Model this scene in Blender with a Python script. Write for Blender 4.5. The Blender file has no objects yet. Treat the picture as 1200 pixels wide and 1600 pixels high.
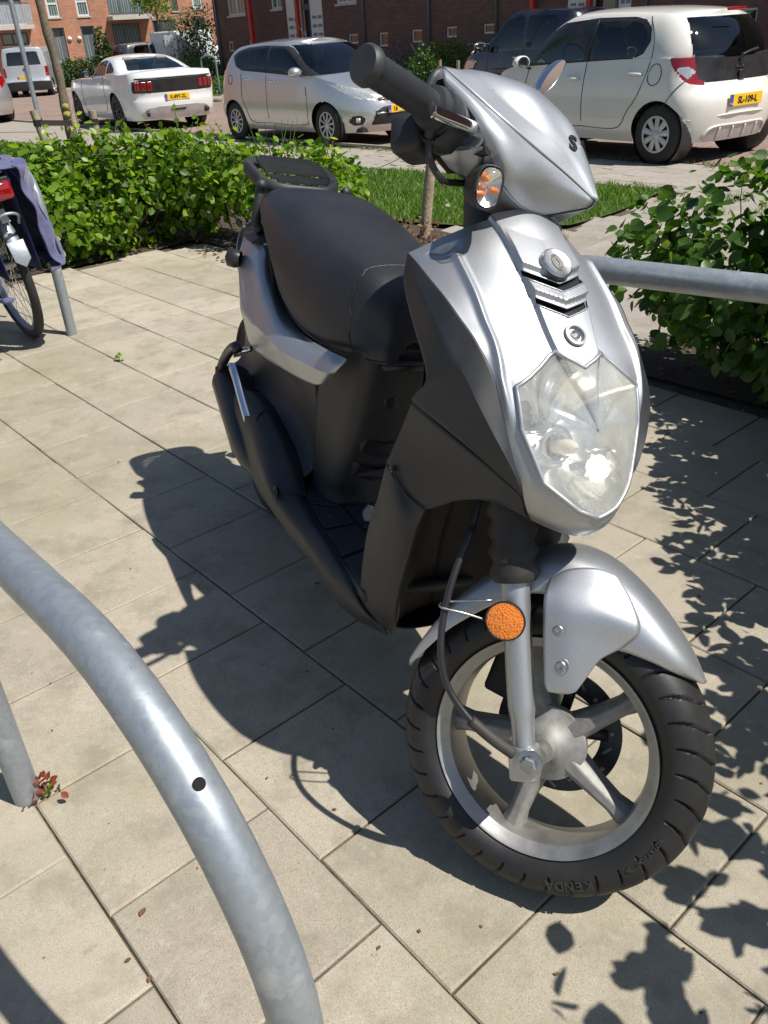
import bpy, math, random
import numpy as np
from mathutils import Vector, Matrix
rad=math.radians
S=bpy.context.scene; COL=S.collection
random.seed(7); RNG=np.random.default_rng(7)
# ---------------------------------------------------------------- camera, sky, sun
cam=bpy.data.cameras.new('camera'); co=bpy.data.objects.new('camera',cam); COL.objects.link(co)
cam.sensor_fit='VERTICAL'; cam.angle=1.109015; cam.clip_start=.05; cam.clip_end=600
co.matrix_world=Matrix.Translation((0,0,1.16))@Matrix([[0.998039, 0.062599, 0.0], [-0.031299, 0.499019, -0.866025], [-0.054212, 0.864327, 0.5]]).to_4x4()
S.camera=co
SUN_EL,SUN_AZ=57.0,-26.0          # azimuth counter-clockwise from +X
w=bpy.data.worlds.new('World'); S.world=w; w.use_nodes=True
nt=w.node_tree; nt.nodes.clear()
sky=nt.nodes.new('ShaderNodeTexSky'); sky.sky_type='NISHITA'; sky.sun_disc=False
sky.sun_elevation=rad(SUN_EL); sky.sun_rotation=rad(90-SUN_AZ); sky.air_density=1; sky.dust_density=.6
bg=nt.nodes.new('ShaderNodeBackground'); bg.inputs[1].default_value=.075
wo=nt.nodes.new('ShaderNodeOutputWorld'); nt.links.new(sky.outputs[0],bg.inputs[0]); nt.links.new(bg.outputs[0],wo.inputs[0])
sl=bpy.data.lights.new('sun','SUN'); sl.energy=5.0; sl.angle=rad(.53); sl.color=(1,.955,.88)
so=bpy.data.objects.new('sun',sl); COL.objects.link(so)
sd=Vector((math.cos(rad(SUN_EL))*math.cos(rad(SUN_AZ)),math.cos(rad(SUN_EL))*math.sin(rad(SUN_AZ)),math.sin(rad(SUN_EL))))
so.rotation_euler=sd.to_track_quat('Z','Y').to_euler(); so.location=(6,-4,9)
S.view_settings.view_transform='Standard'; S.view_settings.look='None'; S.view_settings.exposure=.34; S.view_settings.gamma=1
# ---------------------------------------------------------------- materials
class N:
    def __init__(s,name):
        s.m=bpy.data.materials.new(name); s.m.use_nodes=True; s.t=s.m.node_tree; s.t.nodes.clear()
        s.out=s.n('OutputMaterial'); s.b=s.n('BsdfPrincipled'); s.l(s.b,0,s.out,0)
    def n(s,k,**kw):
        q=s.t.nodes.new('ShaderNode'+k)
        for a,b in kw.items(): setattr(q,a,b)
        return q
    def l(s,a,i,b,j): s.t.links.new(a.outputs[i],b.inputs[j])
    def pos(s,obj=False):
        if obj: q=s.n('TexCoord'); return q,3
        q=s.n('NewGeometry'); return q,0
    def noise(s,scale,det=4,rough=.55,obj=False,vec=None):
        q=s.n('TexNoise'); q.inputs['Scale'].default_value=scale; q.inputs['Detail'].default_value=det; q.inputs['Roughness'].default_value=rough
        if vec: s.l(vec[0],vec[1],q,0)
        else:
            p,i=s.pos(obj); s.l(p,i,q,0)
        return q
    def ramp(s,src,i,stops):
        r=s.n('ValToRGB'); s.l(src,i,r,0); e=r.color_ramp.elements
        while len(e)<len(stops): e.new(.5)
        for k,(p,c) in enumerate(stops):
            e[k].position=p; e[k].color=tuple(c)+(1,) if isinstance(c,(tuple,list)) else (c,c,c,1)
        return r
    def mix(s,fac,a,b,mode='MIX'):
        q=s.n('Mix',data_type='RGBA',blend_type=mode)
        for v,k in ((fac,0),(a,6),(b,7)):
            if isinstance(v,(int,float)): q.inputs[k].default_value=v
            elif isinstance(v,tuple) and hasattr(v[0],'outputs'): s.l(v[0],v[1],q,k)
            else: q.inputs[k].default_value=tuple(v)+(1,)
        return (q,2)
    def bump(s,src,i,strength,dist,prev=None):
        q=s.n('Bump'); q.inputs['Strength'].default_value=strength; q.inputs['Distance'].default_value=dist
        s.l(src,i,q,'Height')
        if prev: s.l(prev,0,q,'Normal')
        s.l(q,0,s.b,'Normal'); return q
    def schlick(s,f0,gain=1.):
        g=s.n('NewGeometry'); d=s.n('VectorMath',operation='DOT_PRODUCT'); s.l(g,1,d,0); s.l(g,4,d,1); a=s.n('Math',operation='ABSOLUTE'); s.t.links.new(d.outputs['Value'],a.inputs[0])
        b=s.n('Math',operation='SUBTRACT'); b.inputs[0].default_value=1; s.l(a,0,b,1); p=s.n('Math',operation='POWER'); s.l(b,0,p,0); p.inputs[1].default_value=5
        m=s.n('Math',operation='MULTIPLY_ADD'); s.l(p,0,m,0); m.inputs[1].default_value=(1-f0)*gain; m.inputs[2].default_value=f0; return m
    def set(s,**k):
        for a,v in k.items():
            i=s.b.inputs[a.replace('_',' ')]
            if isinstance(v,tuple) and hasattr(v[0],'outputs'): s.l(v[0],v[1],i.node,list(s.b.inputs).index(i)) if False else s.t.links.new(v[0].outputs[v[1]],i)
            else: i.default_value=(tuple(v)+(1,)) if isinstance(v,(tuple,list)) and len(v)==3 and i.type=='RGBA' else v
        return s
def plain(name,col,rough=.5,metal=0,bump=None,var=.12,vs=9,**kw):
    """a basic surface whose colour and gloss vary a little"""
    q=N(name); n1=q.noise(vs,5,.6,obj=True)
    c=tuple(col); d=tuple(x*(1-var) for x in c); e=tuple(min(1,x*(1+var)) for x in c)
    r=q.ramp(n1,0,[(.3,d),(.7,e)]); q.set(Base_Color=(r,0),Metallic=metal)
    rr=q.ramp(n1,0,[(.25,max(0,rough-.06)),(.75,min(1,rough+.06))]); q.set(Roughness=(rr,0))
    if bump: n2=q.noise(bump[0],3,.5,obj=True); q.bump(n2,0,bump[1],bump[2])
    for a,v in kw.items(): q.set(**{a:v})
    return q.m
def silver_paint(name,col=(.455,.468,.492),rough=.42,dirt=0.25):
    q=N(name)
    f=q.noise(1400,2,.5,obj=True); fl=q.ramp(f,0,[(.35,tuple(x*.82 for x in col)),(.65,tuple(min(1,x*1.16) for x in col))])
    n=q.noise(7,5,.65,obj=True); dr=q.ramp(n,0,[(.45,0.0),(.8,dirt)])
    c=q.mix((dr,0),(fl,0),(.33,.31,.27))
    q.set(Base_Color=c,Metallic=.82,Coat_Weight=.4,Coat_Roughness=.12)
    r=q.ramp(n,0,[(.3,rough),(.8,rough+.12)]); q.set(Roughness=(r,0))
    q.bump(f,0,.12,.0006); return q.m
def black_plastic(name,col=(.019,.021,.025),rough=.5,grain=900,strength=.25,dust=.35):
    q=N(name); n=q.noise(6,6,.7,obj=True); g=q.noise(grain,2,.5,obj=True)
    d=q.ramp(n,0,[(.42,0.0),(.78,dust)])
    c=q.mix((d,0),col,(.085,.08,.07)); q.set(Base_Color=c)
    r=q.ramp(n,0,[(.3,rough-.07),(.8,rough+.15)]); q.set(Roughness=(r,0)); q.bump(g,0,strength,.0008); return q.m
MAT={}
MAT['silver']=silver_paint('silver metallic paint')
MAT['black']=black_plastic('black grained plastic')
MAT['blackgloss']=black_plastic('black smooth plastic',(.02,.02,.022),.3,500,.05,.2)
MAT['dirty']=black_plastic('dusty black inner plastic',(.022,.018,.016),.62,500,.3,.75)
q=N('black leathered vinyl'); v=q.n('TexVoronoi'); v.inputs['Scale'].default_value=330; p,i=q.pos(True); q.l(p,i,v,0)
n=q.noise(5,5,.6,obj=True); c=q.ramp(n,0,[(.3,(.012,.012,.014)),(.75,(.024,.024,.027))]); q.set(Base_Color=(c,0))
r=q.ramp(n,0,[(.3,.40),(.75,.5)]); q.set(Roughness=(r,0),Specular_IOR_Level=.55); q.bump(v,0,.5,.0009); MAT['vinyl']=q.m
MAT['rubber']=black_plastic('tyre rubber',(.012,.012,.013),.5,300,.2,.14)
MAT['alloy']=plain('cast alloy',(.36,.355,.34),.46,.8,(500,.15,.0006),.16,30)
MAT['alloydirty']=plain('dull cast alloy',(.27,.265,.25),.62,.4,(300,.3,.001),.3,40)
MAT['chrome']=plain('chrome',(.8,.8,.81),.1,1,None,.04)
MAT['steel']=plain('steel',(.45,.45,.45),.35,1,None,.15,60)
MAT['disc']=plain('brake disc steel',(.05,.05,.052),.4,.7,None,.3,60)
q=N('galvanised steel'); v=q.n('TexVoronoi'); v.inputs['Scale'].default_value=130; p,i=q.pos(); q.l(p,i,v,0)
n=q.noise(14,6,.65); n2=q.noise(140,4,.6)
c1=q.ramp(v,1,[(0,(.285,.318,.35)),(1,(.355,.388,.42))]); pt=q.ramp(n,0,[(.58,0.),(.66,.7)])
c2=q.mix((pt,0),(c1,0),(.47,.495,.51)); sp=q.ramp(n2,0,[(.66,0.),(.74,.5)]); c3=q.mix((sp,0),c2,(.2,.19,.17))
q.set(Base_Color=c3,Metallic=.55); r=q.ramp(n,0,[(.3,.36),(.7,.55)]); q.set(Roughness=(r,0)); q.bump(n2,0,.15,.0012); MAT['galv']=q.m
# ---------------------------------------------------------------- objects
def empty(name,label,cat,loc=(0,0,0),rz=0,group=None,kind=None):
    o=bpy.data.objects.new(name,None); COL.objects.link(o); o.location=loc; o.rotation_euler=(0,0,rz); o.empty_display_size=.1
    tag(o,label,cat,group,kind); return o
def tag(o,label=None,cat=None,group=None,kind=None):
    if label: o['label']=label
    if cat: o['category']=cat
    if group: o['group']=group
    if kind: o['kind']=kind
    return o
def mesh(name,V,Fs,mat=None,parent=None,smooth=True,auto=None,kind=None,solid=None,sub=0,link=True,offset=-1,bevel=None):
    me=bpy.data.meshes.new(name); V=np.asarray(V,float).reshape(-1,3)
    if isinstance(Fs,np.ndarray):
        n,k=Fs.shape; me.vertices.add(len(V)); me.vertices.foreach_set('co',V.ravel()); me.loops.add(n*k); me.polygons.add(n)
        me.loops.foreach_set('vertex_index',Fs.ravel().astype(np.int32)); me.polygons.foreach_set('loop_start',np.arange(0,n*k,k,dtype=np.int32)); me.polygons.foreach_set('loop_total',np.full(n,k,np.int32)); me.update(); me.validate()
    else: me.from_pydata(V.tolist(),[],[list(map(int,f)) for f in Fs]); me.update()
    if smooth: me.polygons.foreach_set('use_smooth',[True]*len(me.polygons))
    if smooth and auto: me.set_sharp_from_angle(angle=rad(auto))
    for m in (mat if isinstance(mat,(list,tuple)) else [mat]):
        if m: me.materials.append(MAT[m] if isinstance(m,str) else m)
    o=bpy.data.objects.new(name,me)
    if link: COL.objects.link(o)
    if parent: o.parent=parent
    if kind: o['kind']=kind
    if bevel: b=o.modifiers.new('b','BEVEL'); b.width=bevel; b.segments=2; b.limit_method='ANGLE'
    if solid: m=o.modifiers.new('s','SOLIDIFY'); m.thickness=solid; m.offset=offset
    if sub: m=o.modifiers.new('u','SUBSURF'); m.levels=m.render_levels=sub
    return o
class MB:
    """collects shapes of ONE part"""
    def __init__(s): s.V=[]; s.F=[]; s.n=0
    def add(s,V,Fs):
        V=np.asarray(V,float).reshape(-1,3); s.V.append(V); s.F+= [tuple(int(i)+s.n for i in f) for f in Fs]; s.n+=len(V); return s
    def box(s,c,size,R=None):
        x,y,z=np.array(size)/2; V=np.array([[a*x,b*y,d*z] for a in(-1,1) for b in(-1,1) for d in(-1,1)])
        if R is not None: V=V@np.array(R).T
        return s.add(V+np.array(c),[(0,1,3,2),(4,6,7,5),(0,4,5,1),(2,3,7,6),(0,2,6,4),(1,5,7,3)])
    def tube(s,P,r,n=12,cap=True,closed=False):
        P=np.asarray(P,float); m=len(P); R=np.broadcast_to(np.asarray(r,float),(m,))
        T=np.gradient(P,axis=0) if not closed else np.roll(P,-1,0)-np.roll(P,1,0)
        T/=np.linalg.norm(T,axis=1)[:,None]+1e-12
        a=np.array([0,0,1.]) if abs(T[0][2])<.9 else np.array([1.,0,0]); U=np.cross(a,T[0]); U/=np.linalg.norm(U); V=[]
        t=np.arange(n)*2*np.pi/n
        for i in range(m):
            U=U-T[i]*(U@T[i]); U/=np.linalg.norm(U); W=np.cross(T[i],U)
            V.append(P[i]+R[i]*(np.cos(t)[:,None]*U+np.sin(t)[:,None]*W))
        F=[]; mm=m if closed else m-1
        for i in range(mm):
            for j in range(n): a_=i*n+j; b_=i*n+(j+1)%n; c_=((i+1)%m)*n; F.append((a_,b_,c_+(j+1)%n,c_+j))
        if cap and not closed: F+= [tuple(range(n))[::-1],tuple(range((m-1)*n,m*n))]
        return s.add(np.concatenate(V),F)
    def lathe(s,prof,c,ax,n=32,closed=False,arc=None):
        """prof: (along axis, radius)"""
        ax=np.array(ax,float); ax/=np.linalg.norm(ax); a=np.array([0,0,1.]) if abs(ax[2])<.9 else np.array([1.,0,0]); u=np.cross(a,ax);u/=np.linalg.norm(u); w_=np.cross(ax,u)
        t=np.arange(n)*2*np.pi/n; V=[]
        for h,r in prof: V.append(np.array(c)+ax*h+r*(np.cos(t)[:,None]*u+np.sin(t)[:,None]*w_))
        m=len(prof); F=[]
        for i in range(m if closed else m-1):
            for j in range(n): F.append((i*n+j,i*n+(j+1)%n,((i+1)%m)*n+(j+1)%n,((i+1)%m)*n+j))
        return s.add(np.concatenate(V),F)
    def prism(s,poly,c,u,v,h):
        """flat polygon (2D) in plane u,v extruded by h along u x v"""
        u=np.array(u,float);v=np.array(v,float);u/=np.linalg.norm(u);v/=np.linalg.norm(v);w_=np.cross(u,v); P=np.array(poly,float); n=len(P)
        A=np.array(c)+P[:,:1]*u+P[:,1:]*v; return s.add(np.concatenate([A,A+w_*h]),[tuple(range(n))[::-1],tuple(range(n,2*n))]+[(i,(i+1)%n,n+(i+1)%n,n+i) for i in range(n)])
    def build(s,name,mat,parent=None,**k):
        return mesh(name,np.concatenate(s.V),s.F,mat,parent,**k)
def cr(P,n):
    """Catmull-Rom through the points of P along axis 0, n steps a span"""
    P=np.asarray(P,float); m=len(P); Q=np.concatenate([(2*P[0]-P[1])[None],P,(2*P[-1]-P[-2])[None]]); out=[]
    for i in range(m-1):
        t=np.linspace(0,1,n,endpoint=False).reshape((-1,)+(1,)*(P.ndim-1)); a,b,c,d=Q[i:i+4]
        out.append(.5*((2*b)+(c-a)*t+(2*a-5*b+4*c-d)*t*t+(3*b-a-3*c+d)*t**3))
    return np.concatenate(out+[P[-1:]])
def crs(P,n,sharp=()):
    """same, broken (creased) at the indices in sharp"""
    P=np.asarray(P,float); cuts=[0]+[i for i in sharp if 0<i<len(P)-1]+[len(P)-1]; out=[]
    for a,b in zip(cuts[:-1],cuts[1:]):
        q=cr(P[a:b+1],n); out.append(q if b==cuts[-1] else q[:-1])
    return np.concatenate(out)
def dense(G,nr,nc,sr=(),sc=()):
    G=np.asarray(G,float); D=crs(G,nr,sr); return crs(D.transpose(1,0,2),nc,sc).transpose(1,0,2)
def gridfaces(R,C_,closec=False):
    i=np.arange(R-1)[:,None]; j=np.arange(C_ if closec else C_-1)[None]; k=(j+1)%C_
    return np.stack([i*C_+j,i*C_+k,(i+1)*C_+k,(i+1)*C_+j],-1).reshape(-1,4)
def normals(D):
    a=np.gradient(D,axis=0); b=np.gradient(D,axis=1); n=np.cross(a,b); return n/(np.linalg.norm(n,axis=2)[...,None]+1e-12)
def sheet(name,G,mat,parent,nr=6,nc=6,sr=(),sc=(),solid=.003,flip=False,auto=None,mir=False,**k):
    D=dense(G,nr,nc,sr,sc)
    if mir: D=D*np.array([1,-1,1])
    F=gridfaces(*D.shape[:2])
    if flip!=mir: F=F[:,::-1]
    return mesh(name,D,F.copy(),mat,parent,auto=auto,solid=solid,**k)
def mirror_cols(G):
    """rows of half sections running right edge -> centre are continued to the left edge"""
    G=np.asarray(G,float); L=G[:,:-1][:,::-1]*np.array([1,-1,1]); return np.concatenate([G,L],1)
def inpoly(p,poly):
    p=np.asarray(p,float); x,y=p[...,0],p[...,1]; r=np.zeros(x.shape,bool); q=np.asarray(poly,float)
    for (x0,y0),(x1,y1) in zip(q,np.roll(q,-1,0)):
        if y0==y1: continue
        c=((y0>y)!=(y1>y))&(x<(x1-x0)*(y-y0)/(y1-y0)+x0); r^=c
    return r
def nearest(p,poly):
    q=np.asarray(poly,float); best=None;bd=None
    for a,b in zip(q,np.roll(q,-1,0)):
        d=b-a; L=d@d+1e-12; t=np.clip(((p-a)@d)/L,0,1)[:,None]; c=a+t*d; dd=((c-p)**2).sum(1)
        if best is None: best,bd=c,dd
        else: m=dd<bd; best=np.where(m[:,None],c,best); bd=np.where(m,dd,bd)
    return best,np.sqrt(bd)
def cut(D,F,regions,tol):
    """split a fine grid into regions. regions: (name, polygon, (axis a, axis b), test(face centres, face normals)); later ones win.
    vertices on a border are drawn onto the polygon so that the cut is clean"""
    V=np.asarray(D,float).reshape(-1,3).copy(); F=np.asarray(F); lab=np.zeros(len(F),int)
    def cn():
        P=V[F]; c=P.mean(1); n=np.cross(P[:,2]-P[:,0],P[:,3]-P[:,1]); return c,n/(np.linalg.norm(n,axis=1)[:,None]+1e-12)
    for k,(nm,poly,(a,b),test) in enumerate(regions,1):
        c,n=cn(); ok=test(c,n); m=ok&inpoly(c[:,[a,b]],poly)
        inn=np.zeros(len(V),bool); ou=inn.copy(); inn[F[m].ravel()]=True; ou[F[ok&~m].ravel()]=True
        idx=np.where(inn&ou)[0]
        if len(idx):
            q,d=nearest(V[idx][:,[a,b]],poly); g=d<tol; V[idx[g],a]=q[g,0]; V[idx[g],b]=q[g,1]
        lab[m]=k
    return V,lab
def sub_mesh(V,F,m):
    f=F[m]; u,inv=np.unique(f,return_inverse=True); return V[u],inv.reshape(f.shape)
def text(name,s,mat,parent,M4,size,ext=.001,align='CENTER',bold=0):
    cu=bpy.data.curves.new(name,'FONT'); cu.body=s; cu.size=size; cu.extrude=ext; cu.align_x=align; cu.align_y='CENTER'; cu.offset=bold
    m_=MAT[mat] if isinstance(mat,str) else mat; cu.resolution_u=3; t=bpy.data.objects.new('x',cu); COL.objects.link(t); bpy.context.view_layer.update()
    me=bpy.data.meshes.new_from_object(t.evaluated_get(bpy.context.evaluated_depsgraph_get())); bpy.data.objects.remove(t); me.materials.clear(); me.materials.append(m_)
    o=bpy.data.objects.new(name,me); COL.objects.link(o); o.parent=parent; o.matrix_local=M4; return o
def frame4(o,x,y):
    x=Vector(x).normalized(); z=x.cross(Vector(y)).normalized(); y=z.cross(x); m=Matrix((x,y,z)).transposed().to_4x4(); m.translation=Vector(o); return m

# ================================================================ scooter (x forward, y to its left, z up; leaning on its side stand)
SC=empty('scooter','silver and black motor scooter parked on the grey paving with its handlebar turned','scooter')
SC.matrix_world=Matrix.Translation((-0.3054,2.0499,0.0107))@Matrix([[0.374607, 0.910149, 0.176915], [-0.927184, 0.367724, 0.071478], [0.0, -0.190809, 0.981627]]).to_4x4()
SA,SP,SR=0.67922,(1.2337,0,0.2081),0.43633
SP=np.array(SP); KK=np.array([-math.sin(SR),0,math.cos(SR)])
def st(P):
    """straight-ahead steering coordinates -> turned about the steering axis"""
    P=np.asarray(P,float); p=P-SP; return SP+p*np.cos(SA)+np.cross(KK,p)*np.sin(SA)+(p@KK)[...,None]*KK*(1-np.cos(SA))
def stv(v): v=np.asarray(v,float); return v*np.cos(SA)+np.cross(KK,v)*np.sin(SA)+(v@KK)*KK*(1-np.cos(SA))
def ssheet(name,G,mat,parent=None,nr=6,nc=6,sr=(),sc=(),**k):
    k.setdefault('solid',.003); D=dense(G,nr,nc,sr,sc)
    if k.pop('mir',False): D=D*np.array([1,-1,1]); k['flip']=not k.get('flip',False)
    F=gridfaces(*D.shape[:2])
    if k.pop('flip',False): F=F[:,::-1].copy()
    return mesh(name,st(D),F,mat,parent or SC,**k)
# ---- front fairing
rows=[((.972,.936),(.925,.15,.866)),((1.004,.917),(.965,.152,.858)),((1.043,.888),(1.0,.15,.846)),((1.087,.850),(1.045,.145,.829)),
 ((1.128,.808),(1.078,.138,.811)),((1.165,.773),(1.117,.130,.789)),((1.203,.728),(1.146,.120,.759)),((1.232,.687),(1.172,.112,.716)),
 ((1.254,.648),(1.195,.100,.664)),((1.267,.611),(1.210,.088,.628)),((1.266,.585),(1.212,.070,.590)),((1.250,.566),(1.205,.055,.572))]
G=[]
for (xc,zc),(xb,yb,zb) in rows:
    r=[]
    for q in (1,.86,.68,.46,.22,0):
        g=q**2.3; r.append((xc+(xb-xc)*g,-yb*q,zc+(zb-zc)*q**1.7))
    G.append(r)
FD=dense(mirror_cols(G),26,28)
Nf=normals(FD); 
if Nf[60,120,0]<0: Nf=-Nf
ri=np.arange(FD.shape[0])/26.; y=FD[...,1]; z=FD[...,2]; x=FD[...,0]; ay=np.abs(y)
sm=lambda e,a,b: np.clip((e-a)/(b-a),0,1)**2*(3-2*np.clip((e-a)/(b-a),0,1))
R2=np.broadcast_to(ri[:,None],y.shape)
wid=np.interp(R2,[0,2,4.5,5.4],[.056,.051,.038,.030])
disp=.0075*sm(wid-ay,0,.005)*sm(5.6-R2,0,.5)                          # raised centre panel
rid=np.interp(R2,[.6,3,6,8],[.112,.112,.111,.099]); disp+=.006*np.exp(-((ay-rid)/.0045)**2)*sm(R2,.8,1.4)*sm(7.6-R2,0,1.2)
disp+=-.011*np.exp(-((ay-.118)/.014)**2)*sm(R2,.45,.6)*sm(1.25-R2,0,.7)      # hollow by the top corner
wv=z-.22*ay; inp=sm(.047-ay,0,.003)                                     # two V-shaped lips over the louvres
disp+=inp*sm(wv,.8612,.8645)*.0065*(1-np.clip((wv-.8640)/.039,0,1)); disp+=inp*sm(wv,.8345,.8375)*.0065*(1-np.clip((wv-.8370)/.018,0,1))*(1-sm(wv,.8535,.8565))
FD=FD+Nf*disp[...,None]
F=gridfaces(*FD.shape[:2])
HL=[(-.035,.789),(0,.774),(.035,.789),(.097,.748),(.094,.70),(.070,.640),(.030,.612),(0,.602),(-.030,.612),(-.070,.640),(-.094,.70),(-.097,.748)]
SL1=[(-.047,.8735),(0,.8625),(.047,.8735),(.047,.8655),(0,.8545),(-.047,.8655)]; SL2=[(-.042,.8455),(0,.8355),(.042,.8455),(.042,.8375),(0,.8265),(-.042,.8375)]
V,lab=cut(FD,F,[('head',HL,(1,2),lambda c,n:c[:,0]>1.1),('slit',SL1,(1,2),lambda c,n:c[:,0]>.9),('slit',SL2,(1,2),lambda c,n:c[:,0]>.9)],.0025)
v1,f1=sub_mesh(V,F,lab==0); FAIR=mesh('front_fairing',v1,f1[:,::-1].copy() if True else f1,'silver',SC,auto=50)
for k in (2,3):
    v2,f2=sub_mesh(V,F,lab==k); mesh('vent_slot',v2-np.array([.006,0,.002]),f2,'blackgloss',FAIR)
bk=FD[40:110,100:-100]-np.array([.016,0,.006]); mesh('vent_recess',bk,gridfaces(*bk.shape[:2]),'blackgloss',FAIR)
def onfair(y0,z0,off=0.):
    m=np.abs(FD[...,1]-y0)+np.abs(FD[...,2]-z0)*1.0+(FD[...,0]<.9)*5; i=np.unravel_index(m.argmin(),m.shape); return FD[i]+Nf[i]*off,Nf[i]
# headlamp: lens, inner bowl, bezel
def ringpts(poly,n=8):
    o=[]
    for a,b in zip(poly,poly[1:]+poly[:1]):
        for t in np.arange(n)/n: o.append((a[0]+(b[0]-a[0])*t,a[1]+(b[1]-a[1])*t))
    return o
rp=ringpts(HL,7); ring=np.array([onfair(a,b)[0] for a,b in rp]); ring[:,1:]=np.array(rp)
q=N('hazed clear lamp cover'); gl=q.n('BsdfGlossy'); gl.inputs['Roughness'].default_value=.06; tr=q.n('BsdfTransparent'); tr.inputs[0].default_value=(.96,.96,.94,1)
df=q.n('BsdfDiffuse'); n=q.noise(22,7,.7,obj=True); cc=q.ramp(n,0,[(.3,(.64,.64,.61)),(.75,(.76,.76,.73))]); q.l(cc,0,df,0)
m1=q.n('MixShader'); hz=q.ramp(n,0,[(.3,.22),(.8,.42)]); q.l(hz,0,m1,0); q.l(tr,0,m1,1); q.l(df,0,m1,2)
fr=q.schlick(.045); m2=q.n('MixShader'); q.l(fr,0,m2,0); q.l(m1,0,m2,1); q.l(gl,0,m2,2); q.l(m2,0,q.out,0); n3=q.noise(90,3,.6,obj=True); bb=q.n('Bump'); bb.inputs['Strength'].default_value=.06; q.l(n3,0,bb,'Height'); q.l(bb,0,gl,'Normal'); MAT['lens']=q.m
q=N('lamp reflector'); v=q.n('TexVoronoi'); v.inputs['Scale'].default_value=26; p,i=q.pos(True); q.l(p,i,v,0); q.set(Base_Color=(.86,.86,.82),Metallic=1.,Roughness=.24); q.bump(v,0,.16,.006); MAT['reflector']=q.m
for V3 in ([(.047,.8655),(0,.8545),(-.047,.8655)],[(.042,.8455),(0,.8355),(-.042,.8455)],[(.042,.8375),(0,.8265),(-.042,.8375)],[(.047,.8735),(0,.8625),(-.047,.8735)]):
    yy=np.linspace(V3[0][0],V3[2][0],19); zz=np.interp(-yy,[-V3[0][0],0,V3[0][0]],[V3[0][1],V3[1][1],V3[2][1]]); P=[]
    for a,b in zip(yy,zz):
        m=(FD[...,0]>.9)*(1/(((FD[...,1]-a)**2+(FD[...,2]-b)**2)+1e-6)); k9=m>m.max()*.15; w9=m*k9; P.append((float((FD[...,0]*w9).sum()/w9.sum())+.0006,a,b+.0004))
    mb=MB(); mb.tube(cr(np.array(P),2),.0011,7); mb.build('vent_lip','silver',FAIR)
def bowl(c,rg,s_):
    a=np.arctan2(rg[:,2]-c[2],rg[:,1]); el=np.stack([np.interp(a,np.linspace(-np.pi,np.pi,5),[c[0]]*5)+(rg[:,0]-c[0]),.078*np.cos(a),c[2]+.082*np.sin(a)],1); k=min(1,(1-s_)*3.2); return c+((rg*(1-k)+el*k)-c)*s_
HLP=mesh('headlamp',*(lambda c,rg:(np.concatenate([bowl(c,rg,s_)+np.array([-d,0,-.4*d]) for s_,d in ((1.,.001),(.985,.008),(.93,.03),(.80,.055),(.5,.075),(.12,.08))]),gridfaces(6,len(rg),True)))(ring.mean(0),ring),'reflector',SC)
c=ring.mean(0)
L=[]
for s_ in (.975,.85,.65,.42,.2,.02):
    L.append((c+(ring-c)*s_ if s_>.95 else bowl(c,ring,s_))+np.array([.020*(1-s_**2)+.002,0,.012*(1-s_**2)]))
mesh('lens',np.concatenate(L),gridfaces(6,len(ring),True),'lens',HLP)
mb=MB(); mb.tube(ring*1.0+np.array([.0015,0,.0005]),.0032,8,closed=True); mb.build('bezel','silver',HLP)
mb=MB(); bulb=np.array([1.175,-.018,.665]); mb.lathe([(0,.001),(.0,.010),(.03,.011),(.042,.007),(.047,.001)],bulb,(1,0,.35),20); mb.build('bulb',plain('bulb glass',(.75,.7,.55),.1),HLP)
MAT['clearlens']=MAT['lens'].copy(); 
for nd in MAT['clearlens'].node_tree.nodes:
    if nd.type=='VALTORGB' and abs(nd.color_ramp.elements[1].color[0]-.42)<.02: nd.color_ramp.elements[0].color=(.03,)*3+(1,); nd.color_ramp.elements[1].color=(.08,)*3+(1,)
mb=MB(); mb.lathe([(-.03,.034),(0,.030),(.004,.024),(.004,.018),(-.03,.016)],bulb,(1,0,.35),28); mb.build('bulb_shield','chrome',HLP)
for yy,zz,a,b in ((-.062,.69,.03,.0015),(.05,.66,.04,.0015)): mb=MB(); mb.box((1.18,yy,zz),(.012,a,.004)); mb.build('lamp_louvre','reflector',HLP)
# added mirror patch in the lamp, angled to throw a sun glint at the camera
pf=np.array([1.215,.028,.648]); Mb=np.array(SC.matrix_world)[:3,:3]; sun_l=Mb.T@np.array(sd); cam_l=Mb.T@(np.array([0,0,1.16])-np.array(SC.matrix_world)[:3,3])-pf; cam_l/=np.linalg.norm(cam_l); hn=sun_l+cam_l; hn/=np.linalg.norm(hn); hu=np.cross([0,0,1],hn); hu/=np.linalg.norm(hu); hv=np.cross(hn,hu)
q=N('added glint mirror'); q.set(Base_Color=(.95,.9,.82),Metallic=1.,Roughness=.27); ang=rad(-18); ua=hu*math.cos(ang)+hv*math.sin(ang); ub=np.cross(hn,ua); cc_=[[pf+(ua*a*.016+ub*b*.021)*(1 if abs(a)+abs(b)<1.5 else .86)-hn*((a*.016)**2+(b*.021)**2)*3.2 for a in np.linspace(-1,1,9)] for b in np.linspace(-1,1,9)]; D9=np.array(cc_); mesh('glint_mirror',D9,gridfaces(9,9),q.m,HLP)
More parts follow.
